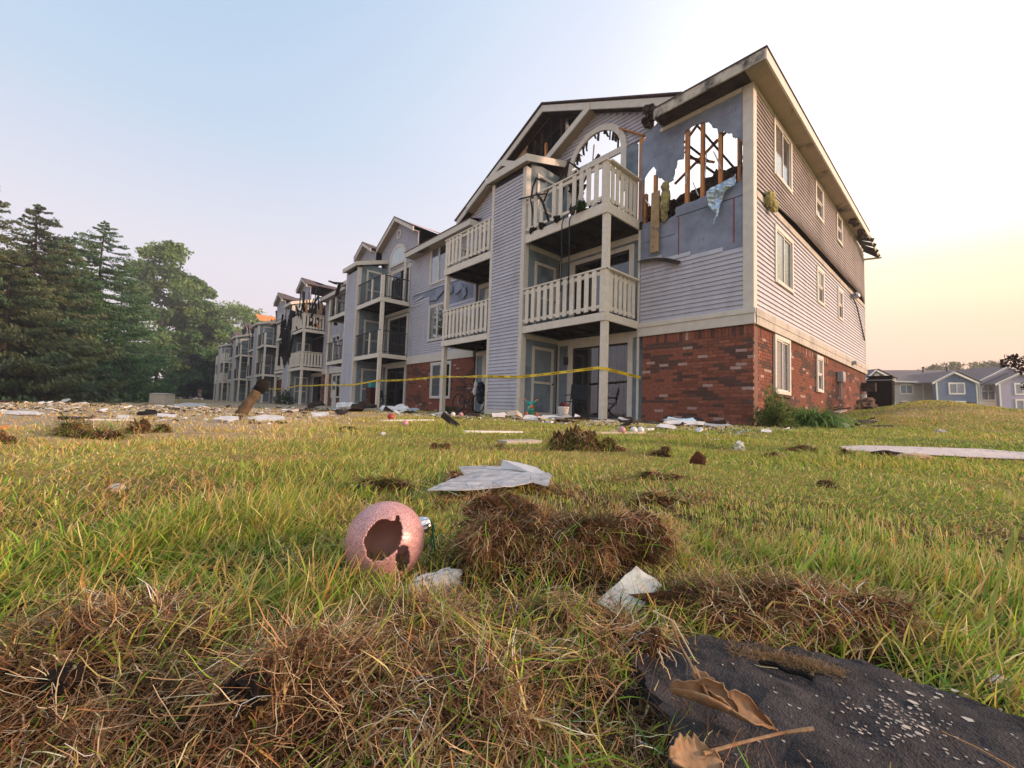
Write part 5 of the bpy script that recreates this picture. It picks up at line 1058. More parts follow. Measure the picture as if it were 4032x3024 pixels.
# turf clumps
def turf_clump(loc, rx, ry, h, n, label, seed, L=(.02,.06), wd=(.0006,.0016), green=.08, rz=0, ns=5, group=None, cols=TC, grass=0):
    """A torn-up piece of sod: a rough soil core covered with roots and dead stems."""
    HS = 1.25 if h < .07 else 1.7; t = empty('turf_clump', loc, 0, label, 'turf clump', group); g = random.Random(seed); bm = bmesh.new()
    axv = r0*math.cos(rz)+fh*math.sin(rz); ayv = -r0*math.sin(rz)+fh*math.cos(rz)
    pieces = [(g.uniform(-.8,.8), g.uniform(-.55,.55), g.uniform(-.1,.62)*(1 if g.random() < .6 else .4), g.uniform(.20,.46)) for _ in range(ns*2)]+[(0,0,-.15,.7)]
    for (a, b, c, s) in pieces:
        q = bmesh.ops.create_icosphere(bm, subdivisions=3, radius=1)
        for v in q['verts']:
            d = v.co.copy(); k = s*(1+.35*noise.noise(d*2.3+Vector((seed+a*9,)*3))+.22*noise.noise(d*6+Vector((seed,)*3)))
            k *= .88+.6*noise.noise(d*9+Vector((seed+4,)*3)); p = axv*(a+d.x*k)*rx+ayv*(b+d.y*k)*ry+Vector((0,0,(c+d.z*k*.8)*h*HS)); v.co = p
    me = bpy.data.meshes.new('soil'); bm.to_mesh(me); bm.free(); me.materials.append(M_SOIL); link('soil', me, t)
    co = np.array([v.co for v in me.vertices]); no = np.array([v.normal for v in me.vertices]); k = co[:,2] > -.1*h; co, no = co[k], no[k]
    ix = RNG.integers(0, len(co), n); P = co[ix]+RNG.normal(0,.04*rx,(n,3)); N_ = no[ix]
    az = np.arctan2(N_[:,1], N_[:,0])+RNG.normal(0, 1.0, n); flow = np.arctan2(axv.y, axv.x)
    az = np.where(RNG.uniform(0,1,n) < .5, flow+RNG.normal(0,.6,n)+np.pi*(RNG.uniform(0,1,n) < .5), az)
    v, f, c = strands(P, RNG.uniform(L[0], L[1], n), -.6, .6, wd[0], wd[1], 5, .42, az, (-.4,1.4), green, np.clip(cols*1.3,0,.8))
    bl = np.clip(.60+1.9*np.array([noise.noise(Vector(tuple(q))*(2.2/rx)+Vector((seed,)*3)) for q in P[::1]])+.25, .22, 1.9); c = np.clip(c*np.repeat(bl, 12)[:,None], 0, .85)
    if grass:
        gi = RNG.integers(0, len(co), grass); P = co[gi]; v2, f2, c2 = strands(P, RNG.uniform(L[1]*.9, L[1]*1.9, grass), -.3, .7, wd[1], wd[1]*2, 5, .12, None, (.2,1.3), 1.0); v, f, c = joinmesh([(v,f,c),(v2,f2,c2)])
    npmesh('roots', v, f, M_THATCH, t, c); return t
def gp(x, y, dep=None, up_=0):
    p = on_ground(x, y, dep); p.z += up_; return p
p = gp(1215, 1238, .455); p.z = .012
turf_clump(p, .102, .045, .062, 26000, 'large mound of torn brown turf right of the broken pink ornament', 3, (.008,.034), (.0004,.0011), .04, ns=9, grass=220)
p = gp(1680, 1345, .345); p.z = .004
turf_clump(p, .100, .022, .040, 16000, 'brown strip of peeled turf lying behind the black shingle', 8, (.007,.03), (.0004,.0010), .04, ns=9, grass=80)
p = gp(1340, 1350, .30); p.z = .006; turf_clump(p, .03, .02, .026, 1600, 'tuft of rusty brown roots in front of the white foam slab', 12, (.012,.04), (.0004,.001), .03)
p = gp(1490, 1370, .30); p.z = .002; turf_clump(p, .06, .012, .016, 1300, 'thin tangle of roots along the upper edge of the black shingle', 13, (.012,.04), (.0004,.001), .03)
TS = [(1222,968,2.05,.11,.07,.13,'tall rough tuft of dug up turf in the middle of the lawn',700),(1300,972,2.0,.10,.05,.075,'dark low clod of turf right of the tall tuft',400),(952,970,None,.04,.03,.05,'small dark clod of turf in front of the black strip',200),(1075,972,None,.06,.03,.03,'flat brown clod near the pale board',200),
      (1425,985,None,.055,.04,.04,'brown clod left of the rusty metal chip',220),(1420,1035,None,.06,.03,.022,'flat orange brown mat of roots below the rusty chip',300),(828,1055,None,.06,.035,.022,'brown mat of dead roots left of the clear plastic sheet',320),(1735,975,None,.10,.04,.05,'low brown clod toward the long pink sheet',260),
      (1668,988,None,.045,.03,.03,'dark clod between the white scrap and the low brown clod',150),(1828,985,None,.05,.03,.04,'round dark clod beside the curved black bark',150),(190,940,1.95,.15,.07,.06,'long dark heap of torn sod at the edge of the worn path',600),(235,938,1.9,.05,.04,.045,'dark red brown clod at the end of the long sod heap',160),
      (295,936,2.2,.055,.05,.095,'upright cone shaped tuft of turf on the worn path',400),(350,936,2.3,.05,.04,.05,'olive tuft of grass right of the cone shaped tuft',250),(4,960,1.6,.035,.03,.055,'dark clod cut off by the edge of the picture',200),(1440,1085,None,.05,.035,.02,'ragged brown roots near the big turf mound',260),(1790,1052,None,.035,.02,.015,'small rust brown clod in the open grass',120)]
for i, (x, y, dep, rx, ry, h, lab, n) in enumerate(TS):
    p = gp(x, y, dep); sc_ = max(1, (p-CAM).length*.55); turf_clump(p, rx, ry, h, n*5, lab, 30+i, (rx*.22, rx*.75), (.0009*sc_, .0020*sc_), .08, ns=3, grass=n//4)
p = gp(985, 1022, .93); p.z = .022; turf_clump(p, .022, .014, .028, 420, 'little brown tuft sitting on the clear plastic sheet', 60, (.01,.03), (.0006,.0014), .02, ns=3)
# black shingle with its leaves, stick and flakes
M_SHB = mat('charred shingle granules', (.034,.031,.036), .8, .35, .6, 260, bump=1, dist=.005, col2=(.080,.070,.072), scale2=38, thr=(.45,.65))
M_SHE = mat('burnt shingle edge', (.10,.055,.05), .9, .2, .3, 60)
def shz(a, b): return SHZ+.006*noise.noise(Vector((a*14, b*14, 3)))
shb = sheet('charred_shingle', jag(SHW, .003, 6, 4), lambda a, b, d: (a, b, SHZ-.010+d), M_SHB, None, .008, .0055, 2, 9, 26); tag(shb, 'charred black roofing shingle lying flat in the corner, flecked with pale flakes', 'shingle')
from mathutils.bvhtree import BVHTree
SHT = BVHTree.FromPolygons([v.co.copy() for v in shb.data.vertices], [list(p.vertices) for p in shb.data.polygons])
def SP(x, y, h=0.0):
    hit = SHT.ray_cast(CAM, ray(x, y)); q = hit[0] if hit[0] is not None else G(x, y, SHZ+.006)
    return Vector((q.x, q.y, q.z+h))
M_FLAKE = mat('pale flake', (.56,.47,.38), .6, .3, .1, 90); rr = random.Random(4); mb = MB()
for k in range(210):
    if k < 140: x, y = rr.gauss(1940, 62), rr.gauss(1545, 34)
    else: x, y = rr.uniform(1480, 2200), rr.uniform(1400, 1650)
    s = rr.uniform(.0003, .0008)*(2.4 if k < 16 else 1); q = SP(x, y, .0015)
    if not pt_in(np.array([q.x]), np.array([q.y]), SHW)[0]: continue
    a0_ = rr.uniform(0,6); m_ = 5; mb.add([(q.x+s*rr.uniform(.5,1.3)*math.cos(a0_+6.28*j/m_)*1.6, q.y+s*rr.uniform(.5,1.2)*math.sin(a0_+6.28*j/m_), q.z-.0012+rr.uniform(0,.0005)) for j in range(m_)]+[(q.x,q.y,q.z-.0025)], [tuple(range(m_))]+[(j,(j+1) % m_,m_) for j in range(m_)])
tag(mb.build('pale_flakes', M_FLAKE, shb), kind='stuff')
n = 1500; bx = RNG.normal(0,1,n); P = np.array([SP(1700+60*min(2,max(-2,b)), 1432+13*min(2,max(-2,b))+RNG.normal(0,7), .001) for b in bx]); v, f, c = strands(P, RNG.uniform(.002,.008,n), -.1, .7, .0002, .0006, 3, .6, None, (-.3,.9), 0, np.array([(.34,.22,.11),(.26,.16,.08)])); tag(npmesh('brown_fibres', v, f, M_THATCH, shb, c), kind='stuff')
mb = MB(); mb.tube([SP(1641,1441,.003), SP(1675,1448,.004), SP(1700,1461,.0035), SP(1730,1468,.004), SP(1757,1479,.003)], [.0012,.0018,.0015,.0018,.0013], 7); single(mb.build('charred_stick', M_CHAR), 'short charred black stick lying across the shingle beside the brown patch', 'stick')
# dry leaves
M_DLEAF = mat('dry brown leaf', (.30,.185,.10), .75, .2, .25, 160, bump=.5, dist=.001, col2=(.24,.12,.055), scale2=60)
def dry_leaf(name, base, tip, wid, curl, nrm_, label, seed, stem):
    base, tip = Vector(base), Vector(tip); d = tip-base; L = d.length; d.normalize(); s = d.cross(Vector(nrm_)).normalized(); n_ = s.cross(d); nu, nv = 26, 15; vs = []; fs = []
    for i in range(nu+1):
        t = i/nu; prof = (math.sin(math.pi*min(1, t*.96+.03))**.55)*(1+.17*math.sin(t*17+seed)*(.3+t)+.10*math.sin(t*41)+.22*noise.noise(Vector((t*9,seed,0))))
        for j in range(nv+1):
            q = (j/nv-.5)*2; w_ = wid*prof*q*.5; k = curl*(1+.3*math.sin(3*t+seed)); ang = q*k
            lx = wid*prof*.5*math.sin(ang)/max(k,.2); lz = wid*prof*.5*(1-math.cos(ang))/max(k,.2)
            p = base+d*(L*t*(1-.08*abs(q)))+s*lx+n_*(lz+.10*L*math.sin(2.6*t+seed)+.05*L*noise.noise(Vector((t*4,q*2,seed)))+.012*L*math.sin(q*9+t*4)); vs.append(tuple(p))
    for i in range(nu):
        for j in range(nv): a = i*(nv+1)+j; fs.append((a, a+1, a+nv+2, a+nv+1))
    t_ = empty(name, tuple(base), 0, label, 'leaf'); me = bpy.data.meshes.new('blade'); me.from_pydata([(v[0]-base.x, v[1]-base.y, v[2]-base.z) for v in vs], [], fs); me.materials.append(M_DLEAF)
    for p_ in me.polygons: p_.use_smooth = True
    o = link('blade', me, t_); md = o.modifiers.new('leaf', 'SOLIDIFY'); md.thickness = .0006
    mb = MB(); mb.tube([Vector(q)-base for q in stem], [.0009]+[.0007]*(len(stem)-2)+[.0010], 6); mb.build('stem', M_DLEAF, t_); return t_
def SPH(x, y, h): return SP(x, y, h)   # point on the shingle seen at (x, y), lifted by h
def DS(x, y, h): return G(x, y, SHZ+.001+h)
dry_leaf('dry_leaf', DS(1446,1500,.009), DS(1685,1570,.005), .021, 1.7, (0,-.5,1), 'curled brown dead leaf with a raised stalk on the black shingle', 1, [DS(1540,1520,.012), DS(1524,1492,.016), DS(1500,1440,.022)])
dry_leaf('dry_leaf', DS(1500,1448,.022), DS(1592,1548,.006), .012, 1.9, (.3,-.5,1), 'narrow rolled brown leaf leaning on the curled leaf on the shingle', 5, [DS(1503,1456,.022), DS(1490,1430,.024), DS(1470,1395,.028), DS(1450,1342,.036)])
dry_leaf('dry_leaf', DS(1448,1640,.008), DS(1565,1640,.006), .019, 1.3, (0,-.7,1), 'crumpled brown dead leaf with a long straight stalk at the shingle edge', 3, [DS(1520,1628,.007), DS(1600,1605,.006), DS(1690,1583,.006), DS(1757,1574,.008)])
# foam, chips and the clear sheet
M_FOAM = mat('grey foam', (.42,.43,.42), .9, .2, .10, 60, bump=.8, dist=.003, col2=(.16,.15,.14), scale2=120, thr=(.56,.62)); M_FOAMW = mat('off white foam', (.60,.60,.54), .85, .25, .06, 90, bump=.6, dist=.0015, col2=(.42,.42,.37), scale2=40)
def slab(name, quad, t, mt, label, cat, seed=0, amp=.0012):
    q = [Vector(p) for p in quad]; n_ = (q[1]-q[0]).cross(q[3]-q[0]).normalized(); n_ = n_ if n_.dot(CAM-q[0]) > 0 else -n_; N_ = 14; vs = []; fs = []
    for side_ in (0,1):
        for i in range(N_+1):
            for j in range(N_+1):
                a, b = i/N_, j/N_; p = q[0].lerp(q[1],a).lerp(q[3].lerp(q[2],a), b); e = (amp*2.2 if (i in (0,N_) or j in (0,N_)) else 0)
                p = p+n_*(amp*noise.noise(p*90)-side_*t)+Vector((noise.noise(p*160+Vector((seed,)*3)), noise.noise(p*160+Vector((9,)*3)), noise.noise(p*160+Vector((4,)*3))))*e; vs.append(p)
    K = (N_+1)**2
    for i in range(N_):
        for j in range(N_): a = i*(N_+1)+j; fs += [(a,a+1,a+N_+2,a+N_+1),(K+a,K+a+N_+1,K+a+N_+2,K+a+1)]
    rim = [j for j in range(N_+1)]+[i*(N_+1)+N_ for i in range(1,N_+1)]+[N_*(N_+1)+j for j in range(N_-1,-1,-1)]+[i*(N_+1) for i in range(N_-1,0,-1)]
    for i in range(len(rim)): a, b = rim[i], rim[(i+1) % len(rim)]; fs.append((a,b,K+b,K+a))
    mb = MB(); mb.add(vs, fs); o = mb.build(name, mt); return single(o, label, cat)
slab('foam_slab', [D(1375,1222,.376), D(1432,1264,.368), D(1362,1338,.338), D(1285,1302,.350)], .007, M_FOAMW, 'off white foam slab leaning on the turf mound', 'foam slab', 3, .0004)
def chunk(name, c, ax_, r3, mt, label, cat, seed, n=3, amp=.3, group=None, facet=False):
    """Irregular lump with its long axis along ax_, resting at c."""
    axv = Vector(ax_).normalized(); sy = axv.cross(Vector((0,0,1)))
    sy = sy.normalized() if sy.length > .01 else Vector((1,0,0)); sz = sy.cross(axv); bm = bmesh.new(); bmesh.ops.create_icosphere(bm, subdivisions=n, radius=1)
    for v in bm.verts:
        d = v.co.copy(); k = 1+amp*noise.noise(d*1.7+Vector((seed*3.1,)*3))+amp*.5*noise.noise(d*4.3+Vector((seed,)*3))
        if facet: d = Vector([max(-.72,min(.72,q)) for q in d])
        v.co = axv*d.x*r3[0]*k+sy*d.y*r3[1]*k+sz*d.z*r3[2]*k
    me = bpy.data.meshes.new(name); bm.to_mesh(me); bm.free(); me.materials.append(mt); o = link(name, me); o.location = c
    return tag(o, label, cat, group)
chunk('foam_chunk', D(930,1270,.405), (D(1000,1242,.425)-D(862,1292,.385)), (.036,.012,.013), M_FOAM, 'torn grey foam chunk lying between the ornament and the turf mound', 'foam chunk', 5, 4, .28)
chunk('foam_crumb', D(1648,1330,.338), (1,0,0), (.0062,.006,.0055), M_FOAM, 'round grey foam crumb tucked in the peeled turf strip', 'foam crumb', 6, 3, .3)
slab('foam_scrap', [D(2092,1462,.278), D(2150,1448,.283), D(2225,1482,.275), D(2180,1496,.268)], .005, M_FOAM, 'flat grey foam scrap past the far end of the shingle', 'foam scrap', 9)
chunk('charcoal_lump', gp(535,1515)+Vector((0,0,.006)), r0, (.0135,.009,.0085), M_CHAR, 'black charcoal lump in the thatch at the lower part of the lawn', 'charcoal', 7, 3, .35, facet=True)
chunk('charcoal_chip', D(1338,1532,.243), r0+fh*.6, (.014,.006,.012), M_CHAR, 'black char chip standing against the left edge of the shingle', 'charcoal', 8, 3, .3, facet=True)
chunk('charcoal_chip', gp(1128,1410)+Vector((0,0,.006)), r0*.3+Vector((0,0,1)), (.007,.003,.004), M_CHAR, 'tiny upright sliver of char in the thatch', 'charcoal', 9, 2, .3, facet=True)
chunk('charcoal_chip', gp(130,1495)+Vector((0,0,.006)), r0, (.010,.008,.008), M_CHAR, 'dark charred crumb beside the pale thatch at the edge of the picture', 'charcoal', 19, 3, .4, facet=True)
slab('white_chip', [D(878,1545,.222), D(915,1540,.222), D(912,1560,.217), D(882,1568,.216)], .002, M_FOAMW, 'small white chip in the thatch below the ornament', 'chip', 2, .0006)
chunk('charred_flake', D(2000,1195,.62), r0, (.03,.015,.012), M_CHAR2, 'dark charred flake half sunk in the grass above the foam scrap', 'charred flake', 31, 3, .3); slab('foam_strip', [D(1905,1190,.62), D(1960,1186,.63), D(1985,1205,.60), D(1930,1210,.59)], .006, M_BLIND, 'pale pink foam strip beside the dark charred flake', 'foam strip', 12)
M_CLEAR = mat('cloudy plastic film', (.66,.66,.68), .22, .6, .06, 12, bump=.35, dist=.01); n_ = M_CLEAR.node_tree.nodes['Principled BSDF']; n_.inputs['Transmission Weight'].default_value = .35
PLZ = .024
plo = [(922,1066),(960,1048),(1000,1031),(990,1013),(1040,1011),(1082,1012),(1120,1012),(1160,1018),(1192,1032),(1183,1057),(1150,1050),(1090,1060),(1000,1066)]
plw = [(lambda q: (q.x, q.y))(G(x, y, PLZ)) for x, y in plo]
pl = sheet('plastic_sheet', plw, lambda a, b, d: (a, b, PLZ+.5*abs(d)+.006), M_CLEAR, None, .0015, .012, 3, 6, 18); tag(pl, 'cloudy clear plastic sheet with an upturned flap in the middle of the lawn', 'plastic sheet')
fl = [D(1080,1012,1.02), D(1086,993,1.03), D(1125,1000,1.03), D(1160,1010,1.02), D(1192,1030,.98), D(1186,1040,.95), D(1150,1022,.99), D(1110,1014,1.01)]
mb = MB(); mb.add(fl+[p+fh*.003 for p in fl], [tuple(range(8)), tuple(range(15,7,-1))]+[(i,(i+1) % 8,8+(i+1) % 8,8+i) for i in range(8)]); mb.build('flap', M_CLEAR, pl)
# long pale sheet on the right and what lies by it
M_PINK = mat('pale pink sheet', (.60,.49,.45), .6, .3, .08, 5, col2=(.45,.40,.42), scale2=3, stretch=(6,1,1), bump=.3)
shw = [(lambda q: (q.x, q.y))(G(x, y, -.005)) for x, y in ((1814,961),(1850,958),(1990,962),(2120,966),(2300,978),(2480,990),(2480,1004),(2300,994),(2120,986),(1960,980),(1830,970))]
tag(sheet('fallen_panel', shw, lambda a, b, d: (a, b, gz(a, b)+.012+d), M_PINK, None, .004, .007, 5, 6, 2.5), 'long pale pink wall panel lying flat across the lawn', 'wall panel')
p = on_ground(1975, 992); chunk('bark_strip', p+Vector((0,0,.015)), r0, (.10,.03,.018), M_BROWNB, 'tan strip of board in front of the long pale panel', 'board', 40, 3, .2); p = on_ground(1917, 989); chunk('bark_strip', p+Vector((0,0,.022)), r0, (.085,.02,.02), M_CHAR, 'curved black bark strip in front of the long pale panel', 'charred strip', 41, 3, .3)
p = on_ground(1500, 1003); mb = MB(); mb.add([(p.x-.02,p.y,p.z),(p.x+.02,p.y+.02,p.z),(p.x+.022,p.y+.02,p.z+.028),(p.x+.002,p.y+.01,p.z+.048),(p.x-.016,p.y,p.z+.018)]+[(q[0]+.008,q[1]+.01,q[2]) for q in ((p.x-.02,p.y,p.z),(p.x+.02,p.y+.02,p.z),(p.x+.022,p.y+.02,p.z+.028),(p.x+.002,p.y+.01,p.z+.048),(p.x-.016,p.y,p.z+.018))], [(0,1,2,3,4),(9,8,7,6,5)]+[(i,(i+1) % 5,5+(i+1) % 5,5+i) for i in range(5)])
single(mb.build('rusty_chip', mat('rusty brown chip', (.09,.035,.02), .8, .2, .3, 30)), 'rusty brown triangular chip standing up in the grass', 'metal chip')
p = on_ground(1597, 972); chunk('white_scrap', p+Vector((0,0,.02)), r0, (.03,.02,.03), M_FOAMW, 'crumpled white scrap standing in the lawn before the brick corner', 'scrap', 44, 3, .6)
# tall stems
def stem(name, pts, r_, col, label, head=None):
    t = empty(name, tuple(pts[0]), 0, label, 'grass stem'); b_ = Vector(pts[0]); m_ = mat('stem '+label[:12], col, .6, .3, .15, 60)
    mb = MB(); mb.tube([Vector(q)-b_ for q in pts], [r_*(1-.6*i/(len(pts)-1)) for i in range(len(pts))], 6); mb.build('stalk', m_, t)
    if head:
        mb = MB(); q = Vector(pts[-1])-b_; d_ = (Vector(pts[-1])-Vector(pts[-2])).normalized(); g = random.Random(int(r_*1e6)); 
        for k in range(16): o = q-d_*head*(k/16); e = Vector((g.uniform(-1,1),g.uniform(-1,1),.8))*r_*2.6; mb.tube([o, o+e*.3+d_*r_*3, o+e*.42+d_*r_*6], [r_*.35,r_*.45,r_*.08], 4)
        mb.build('seed_head', m_, t)
GS = (.20,.28,.06)
stem('grass_stem', [D(1670,1300,.37), D(1700,1262,.37), D(1750,1210,.365), D(1800,1160,.36)], .0019, (.32,.42,.07), 'thick bright green blade leaning right above the peeled turf strip')
stem('grass_stem', [D(1640,1352,.33), D(1655,1315,.33), D(1668,1300,.335), D(1740,1308,.33), D(1825,1345,.325)], .0013, (.36,.24,.07), 'bent straw coloured stalk over the peeled turf strip')
stem('grass_stem', [D(2128,1395,.34), D(2140,1330,.34), D(2158,1250,.335), D(2190,1168,.33)], .0019, (.42,.46,.11), 'tall yellow green stalk near the foam scrap', .022)
stem('grass_stem', [D(520,1120,.62), D(524,1050,.63), D(521,1000,.63), D(519,950,.63)], .0013, GS, 'tall green seed stalk left of the ornament, upright one', .035)
stem('grass_stem', [D(600,1080,.7), D(612,1020,.7), D(622,985,.7), D(636,953,.7)], .0013, GS, 'tall green seed stalk left of the ornament, leaning one', .035)
stem('grass_stem', [D(2000,1255,.5), D(2080,1290,.47), D(2150,1330,.45), D(2212,1375,.43)], .0008, (.24,.28,.08), 'long thin runner sloping down to the right edge of the picture')
stem('grass_stem', [D(1410,1320,.30), D(1455,1342,.29), D(1500,1425,.27), D(1540,1465,.265)], .0009, (.50,.40,.22), 'pale dry stalk reaching over the shingle')
# ------------------------------------------------------------------ litter between lawn and building
def board(name, p, q, w_, t, mt, label, cat, lift=.010, roll=0):
    mb = MB(); P, Q = Vector(p), Vector(q); mb.bar(P+Vector((0,0,lift)), Q+Vector((0,0,lift)), w_, t, (math.sin(roll),0,math.cos(roll))); return single(mb.build(name, mt), label, cat)
gp_ = lambda x, y, dep=None, h=0: gp(x, y, dep, h)
M_DKBOARD = mat('blackened board', (.03,.026,.024), .8, .25, .4, 5, col2=(.09,.07,.06), scale2=4); M_OLDW = mat('weathered pale board', (.46,.41,.35), .8, .25, .12, 6)
board('pale_board', gp_(1084,959), gp_(1160,957), .09, .02, M_OLDW, 'pale board ending at the tall turf tuft', 'board'); board('pale_board', gp_(1212,938), gp_(1390,937), .05, .02, M_OLDW, 'long thin pale board beside the three glitter balls', 'board')
board('white_strip', gp_(1002,935), gp_(1128,936), .03, .015, M_WHITE, 'thin white strip with a dark end in the grass', 'strip'); board('white_board', gp_(818,911), gp_(931,909), .10, .022, M_WHITE, 'white painted trim board lying in the dry grass', 'board')
mb = MB(); P = gp_(990,922); mb.bar(P+Vector((0,0,0)), D(956,895,(P-CAM).dot(fw)+.1), .02, .06, (0,0,1)); single(mb.build('black_strip', M_DKBOARD), 'black strip sticking up out of the lawn at a slant', 'strip')
board('dark_plank', gp_(628,889,10), gp_(780,887,11), .25, .05, M_DKBOARD, 'long dark plank at the foot of the debris line', 'plank'); board('dark_plank', gp_(141,906), gp_(185,909), .10, .03, M_DKBOARD, 'short dark plank at the end of the thin white pole', 'plank')
board('white_pole', gp_(183,909), gp_(288,910), .016, .012, M_WHITE, 'thin white pole lying behind the cone shaped turf tuft', 'pole'); board('grey_post', gp_(720,888,12.5), D(722,842,12.5), .12, .05, M_GREY, 'grey board standing upright in the debris', 'board', 0)
def scrap(name, x, y, wpx, hpx, mt, label, cat, dep=None, seed=0, tilt=.5, t=.006, group=None):
    """A crumpled piece about wpx by hpx of the photo, half lying, half standing on the ground at (x, y)."""
    p = on_ground(x, y, dep); dd = max(.3, (p-CAM).dot(fw)); W_ = wpx/903*dd; H_ = hpx/903*dd; g = random.Random(seed+int(x*7+y)); n_ = g.randint(6,9)
    pts = [(W_/2*math.cos(6.283*k/n_)*g.uniform(.75,1.15), math.sin(6.283*k/n_)*g.uniform(.75,1.15)) for k in range(n_)]; dl_ = max(.15*W_, H_*1.2)
    o = sheet(name, pts, lambda a, b, d: tuple(p+r0*a+fh*b*dl_*.6+Vector((0,0,max(0.0,(b+1)*.5*H_*tilt)+H_*.22+d*H_*.9))), mt, None, t, .6, seed+int(x), 3, 1.6)
    return tag(o, label, cat, group)
SCR = [('white_sheet',45,897,90,10,M_WHITE,'long white sheet with a pink mark at the left edge','sheet',None),('black_board',320,898,50,13,M_DKBOARD,'black charred panel behind the cone shaped tuft','panel',None),('white_cloth',360,903,46,9,M_WHITE,'white crumpled cloth right of the black charred panel','cloth',None),
 ('white_sheet',264,906,28,8,M_WHITE,'small white sheet left of the black charred panel','sheet',None),('grey_sheet',412,880,95,9,M_GREY,'long blue grey sheet below the pale shed','sheet',None),('black_cloth',378,886,30,5,M_DKBOARD,'black cloth in front of the long blue grey sheet','cloth',None),('white_heap',142,869,18,8,M_WHITE,'white heap far off before the spruces','bag',24),
 ('folded_sheet',487,914,55,16,M_WHITE,'white folded sheet shaped like a tent below the tan tube','sheet',None),('white_strip',575,910,100,10,M_WHITE,'long white strip right of the tent shaped sheet','strip',None),('roof_piece',608,873,48,20,M_SHING,'grey piece of fallen roof standing like a tent before the far units','roof piece',None),
 ('dark_heap',682,878,40,18,M_CHAR2,'dark heap under a teal grey cover by the burnt unit','heap',13),('white_dish',691,903,40,14,M_WHITE,'white upturned dish shape on the dry lawn','dish',None),('black_lump',738,897,26,12,M_DKBOARD,'black lump right of the upturned white dish','lump',None),('dark_heap',788,885,62,16,M_CHAR2,'dark tangled debris before the second patio','heap',12),
 ('white_sheet',855,887,80,14,M_WHITE,'white crumpled sheet before the second patio','sheet',12),('grey_disc',885,885,50,10,M_GREY,'round grey panel beside the white crumpled sheet','panel',12.4),('wood_panel',745,878,50,16,M_WHITE,'white siding panel leaning in the dark debris','panel',13),('dark_leaf_heap',752,931,52,9,M_CHAR2,'flat dark scorched piece in the dry grass','scorched piece',None),
 ('grey_cushion',1078,903,42,11,M_BLIND,'grey half buried cushion left of the toy','cushion',None),('white_cloth',1145,909,36,10,M_WHITE,'white torn cloth in front of the toy','cloth',None),('yellow_scrap',1180,911,30,6,M_INS,'yellowish insulation scrap right of the torn cloth','insulation',None),('white_sheet',1190,903,60,7,M_WHITE,'white sheet under the bucket','sheet',9.3),
 ('grey_rock',1255+200,905,32,11,M_FOAM,'grey pale chunk by the third patio post','chunk',8.5),('black_heap',1352,908,36,9,M_CHAR2,'black burnt heap at the foot of the near post','heap',9),('foil_sheet',1480,915,95,9,M_WHITE,'long pale blue strip of siding below the brick wall','siding strip',8),('foil_sheet',1470,908,70,16,M_FOIL,'curled foil sheet against the brick wall','foil',8.6),
 ('dark_scrap',1500,905,50,14,M_DKBOARD,'dark charred board leaning on the brick wall','board',9),('yellow_heap',1400,927,60,12,M_INS,'yellowish heap of insulation before the brick wall','insulation',None),('white_scrap',1435,928,50,11,M_WHITE,'white torn scrap right of the insulation heap','scrap',None),('dark_board',1395,917,70,8,M_DKBOARD,'long burnt board in front of the patio','board',None),('grey_strip',1545,922,60,7,M_GREY,'grey bent strip at the foot of the brick corner','strip',None),
 ('white_scrap',1655,935,26,5,M_WHITE,'white scrap in front of the round shrub','scrap',None),('foil_scrap',1823,913,26,13,M_WHITE,'white bent plate on the slope by the arching plant','plate',9.5),('dark_board',1870,903,50,8,M_DKBOARD,'dark burnt board on the slope right of the arching plant','board',11),('dark_board',1905,925,60,4,M_DKBOARD,'thin dark stick at the foot of the slope','stick',None),
 ('orange_board',8,927,22,7,M_PLY,'orange board end at the left edge of the picture','board',None),('white_scrap',250,1055,34,9,M_FOAMW,'white foam crumbs in the grass of the left lawn','foam',None),('white_scrap',828,941,10,6,M_WHITE,'little white scrap in the dry lawn above the plastic sheet','scrap',None)]
for i, (nm, x, y, wp, hp, mt, lab, ct, dp) in enumerate(SCR): scrap(nm, x, y, wp, hp, mt, lab, ct, dp, i, .85)
def ball(x, y, r_, mt, label, dep=None, group=None, cat='ornament'):
    p = on_ground(x, y, dep); t = empty('glitter_ball', p, 0, label, cat, group); bm = bmesh.new(); bmesh.ops.create_icosphere(bm, subdivisions=4, radius=r_); me = bpy.data.meshes.new('sphere'); bm.to_mesh(me); bm.free(); me.materials.append(mt)
    for q in me.polygons: q.use_smooth = True
    o = link('sphere', me, t); o.location = (0,0,r_*.9); mb = MB(); mb.lathe([(r_*.2,r_*1.85),(r_*.22,r_*2.02),(.001,r_*2.06)], 10); mb.build('cap', M_GREY, t)
M_GP = mat('dull pink glitter', (.52,.26,.27), .5, .4, .12, 200); M_GW = mat('pearl white glitter', (.78,.70,.68), .35, .5, .06, 200); M_RED = mat('red glitter', (.36,.03,.04), .4, .5, .15, 200)
ball(1343,937,.036,M_GP,'dull pink glitter ball, first of the row before the patio'); ball(1369,936,.034,M_GW,'pearly white ball next to the dull pink one'); ball(1384,936,.034,M_GW,'pearly white ball at the right end of the row'); ball(844,907,.045,M_RED,'dark red ball behind the white trim board'); ball(875,921,.030,M_GP,'rosy red ball in front of the white trim board')
ball(979,893,.05,M_GW,'white ball by the foot of the lavender tower',9); ball(996,896,.05,M_GP,'pink ball by the foot of the lavender tower',9)
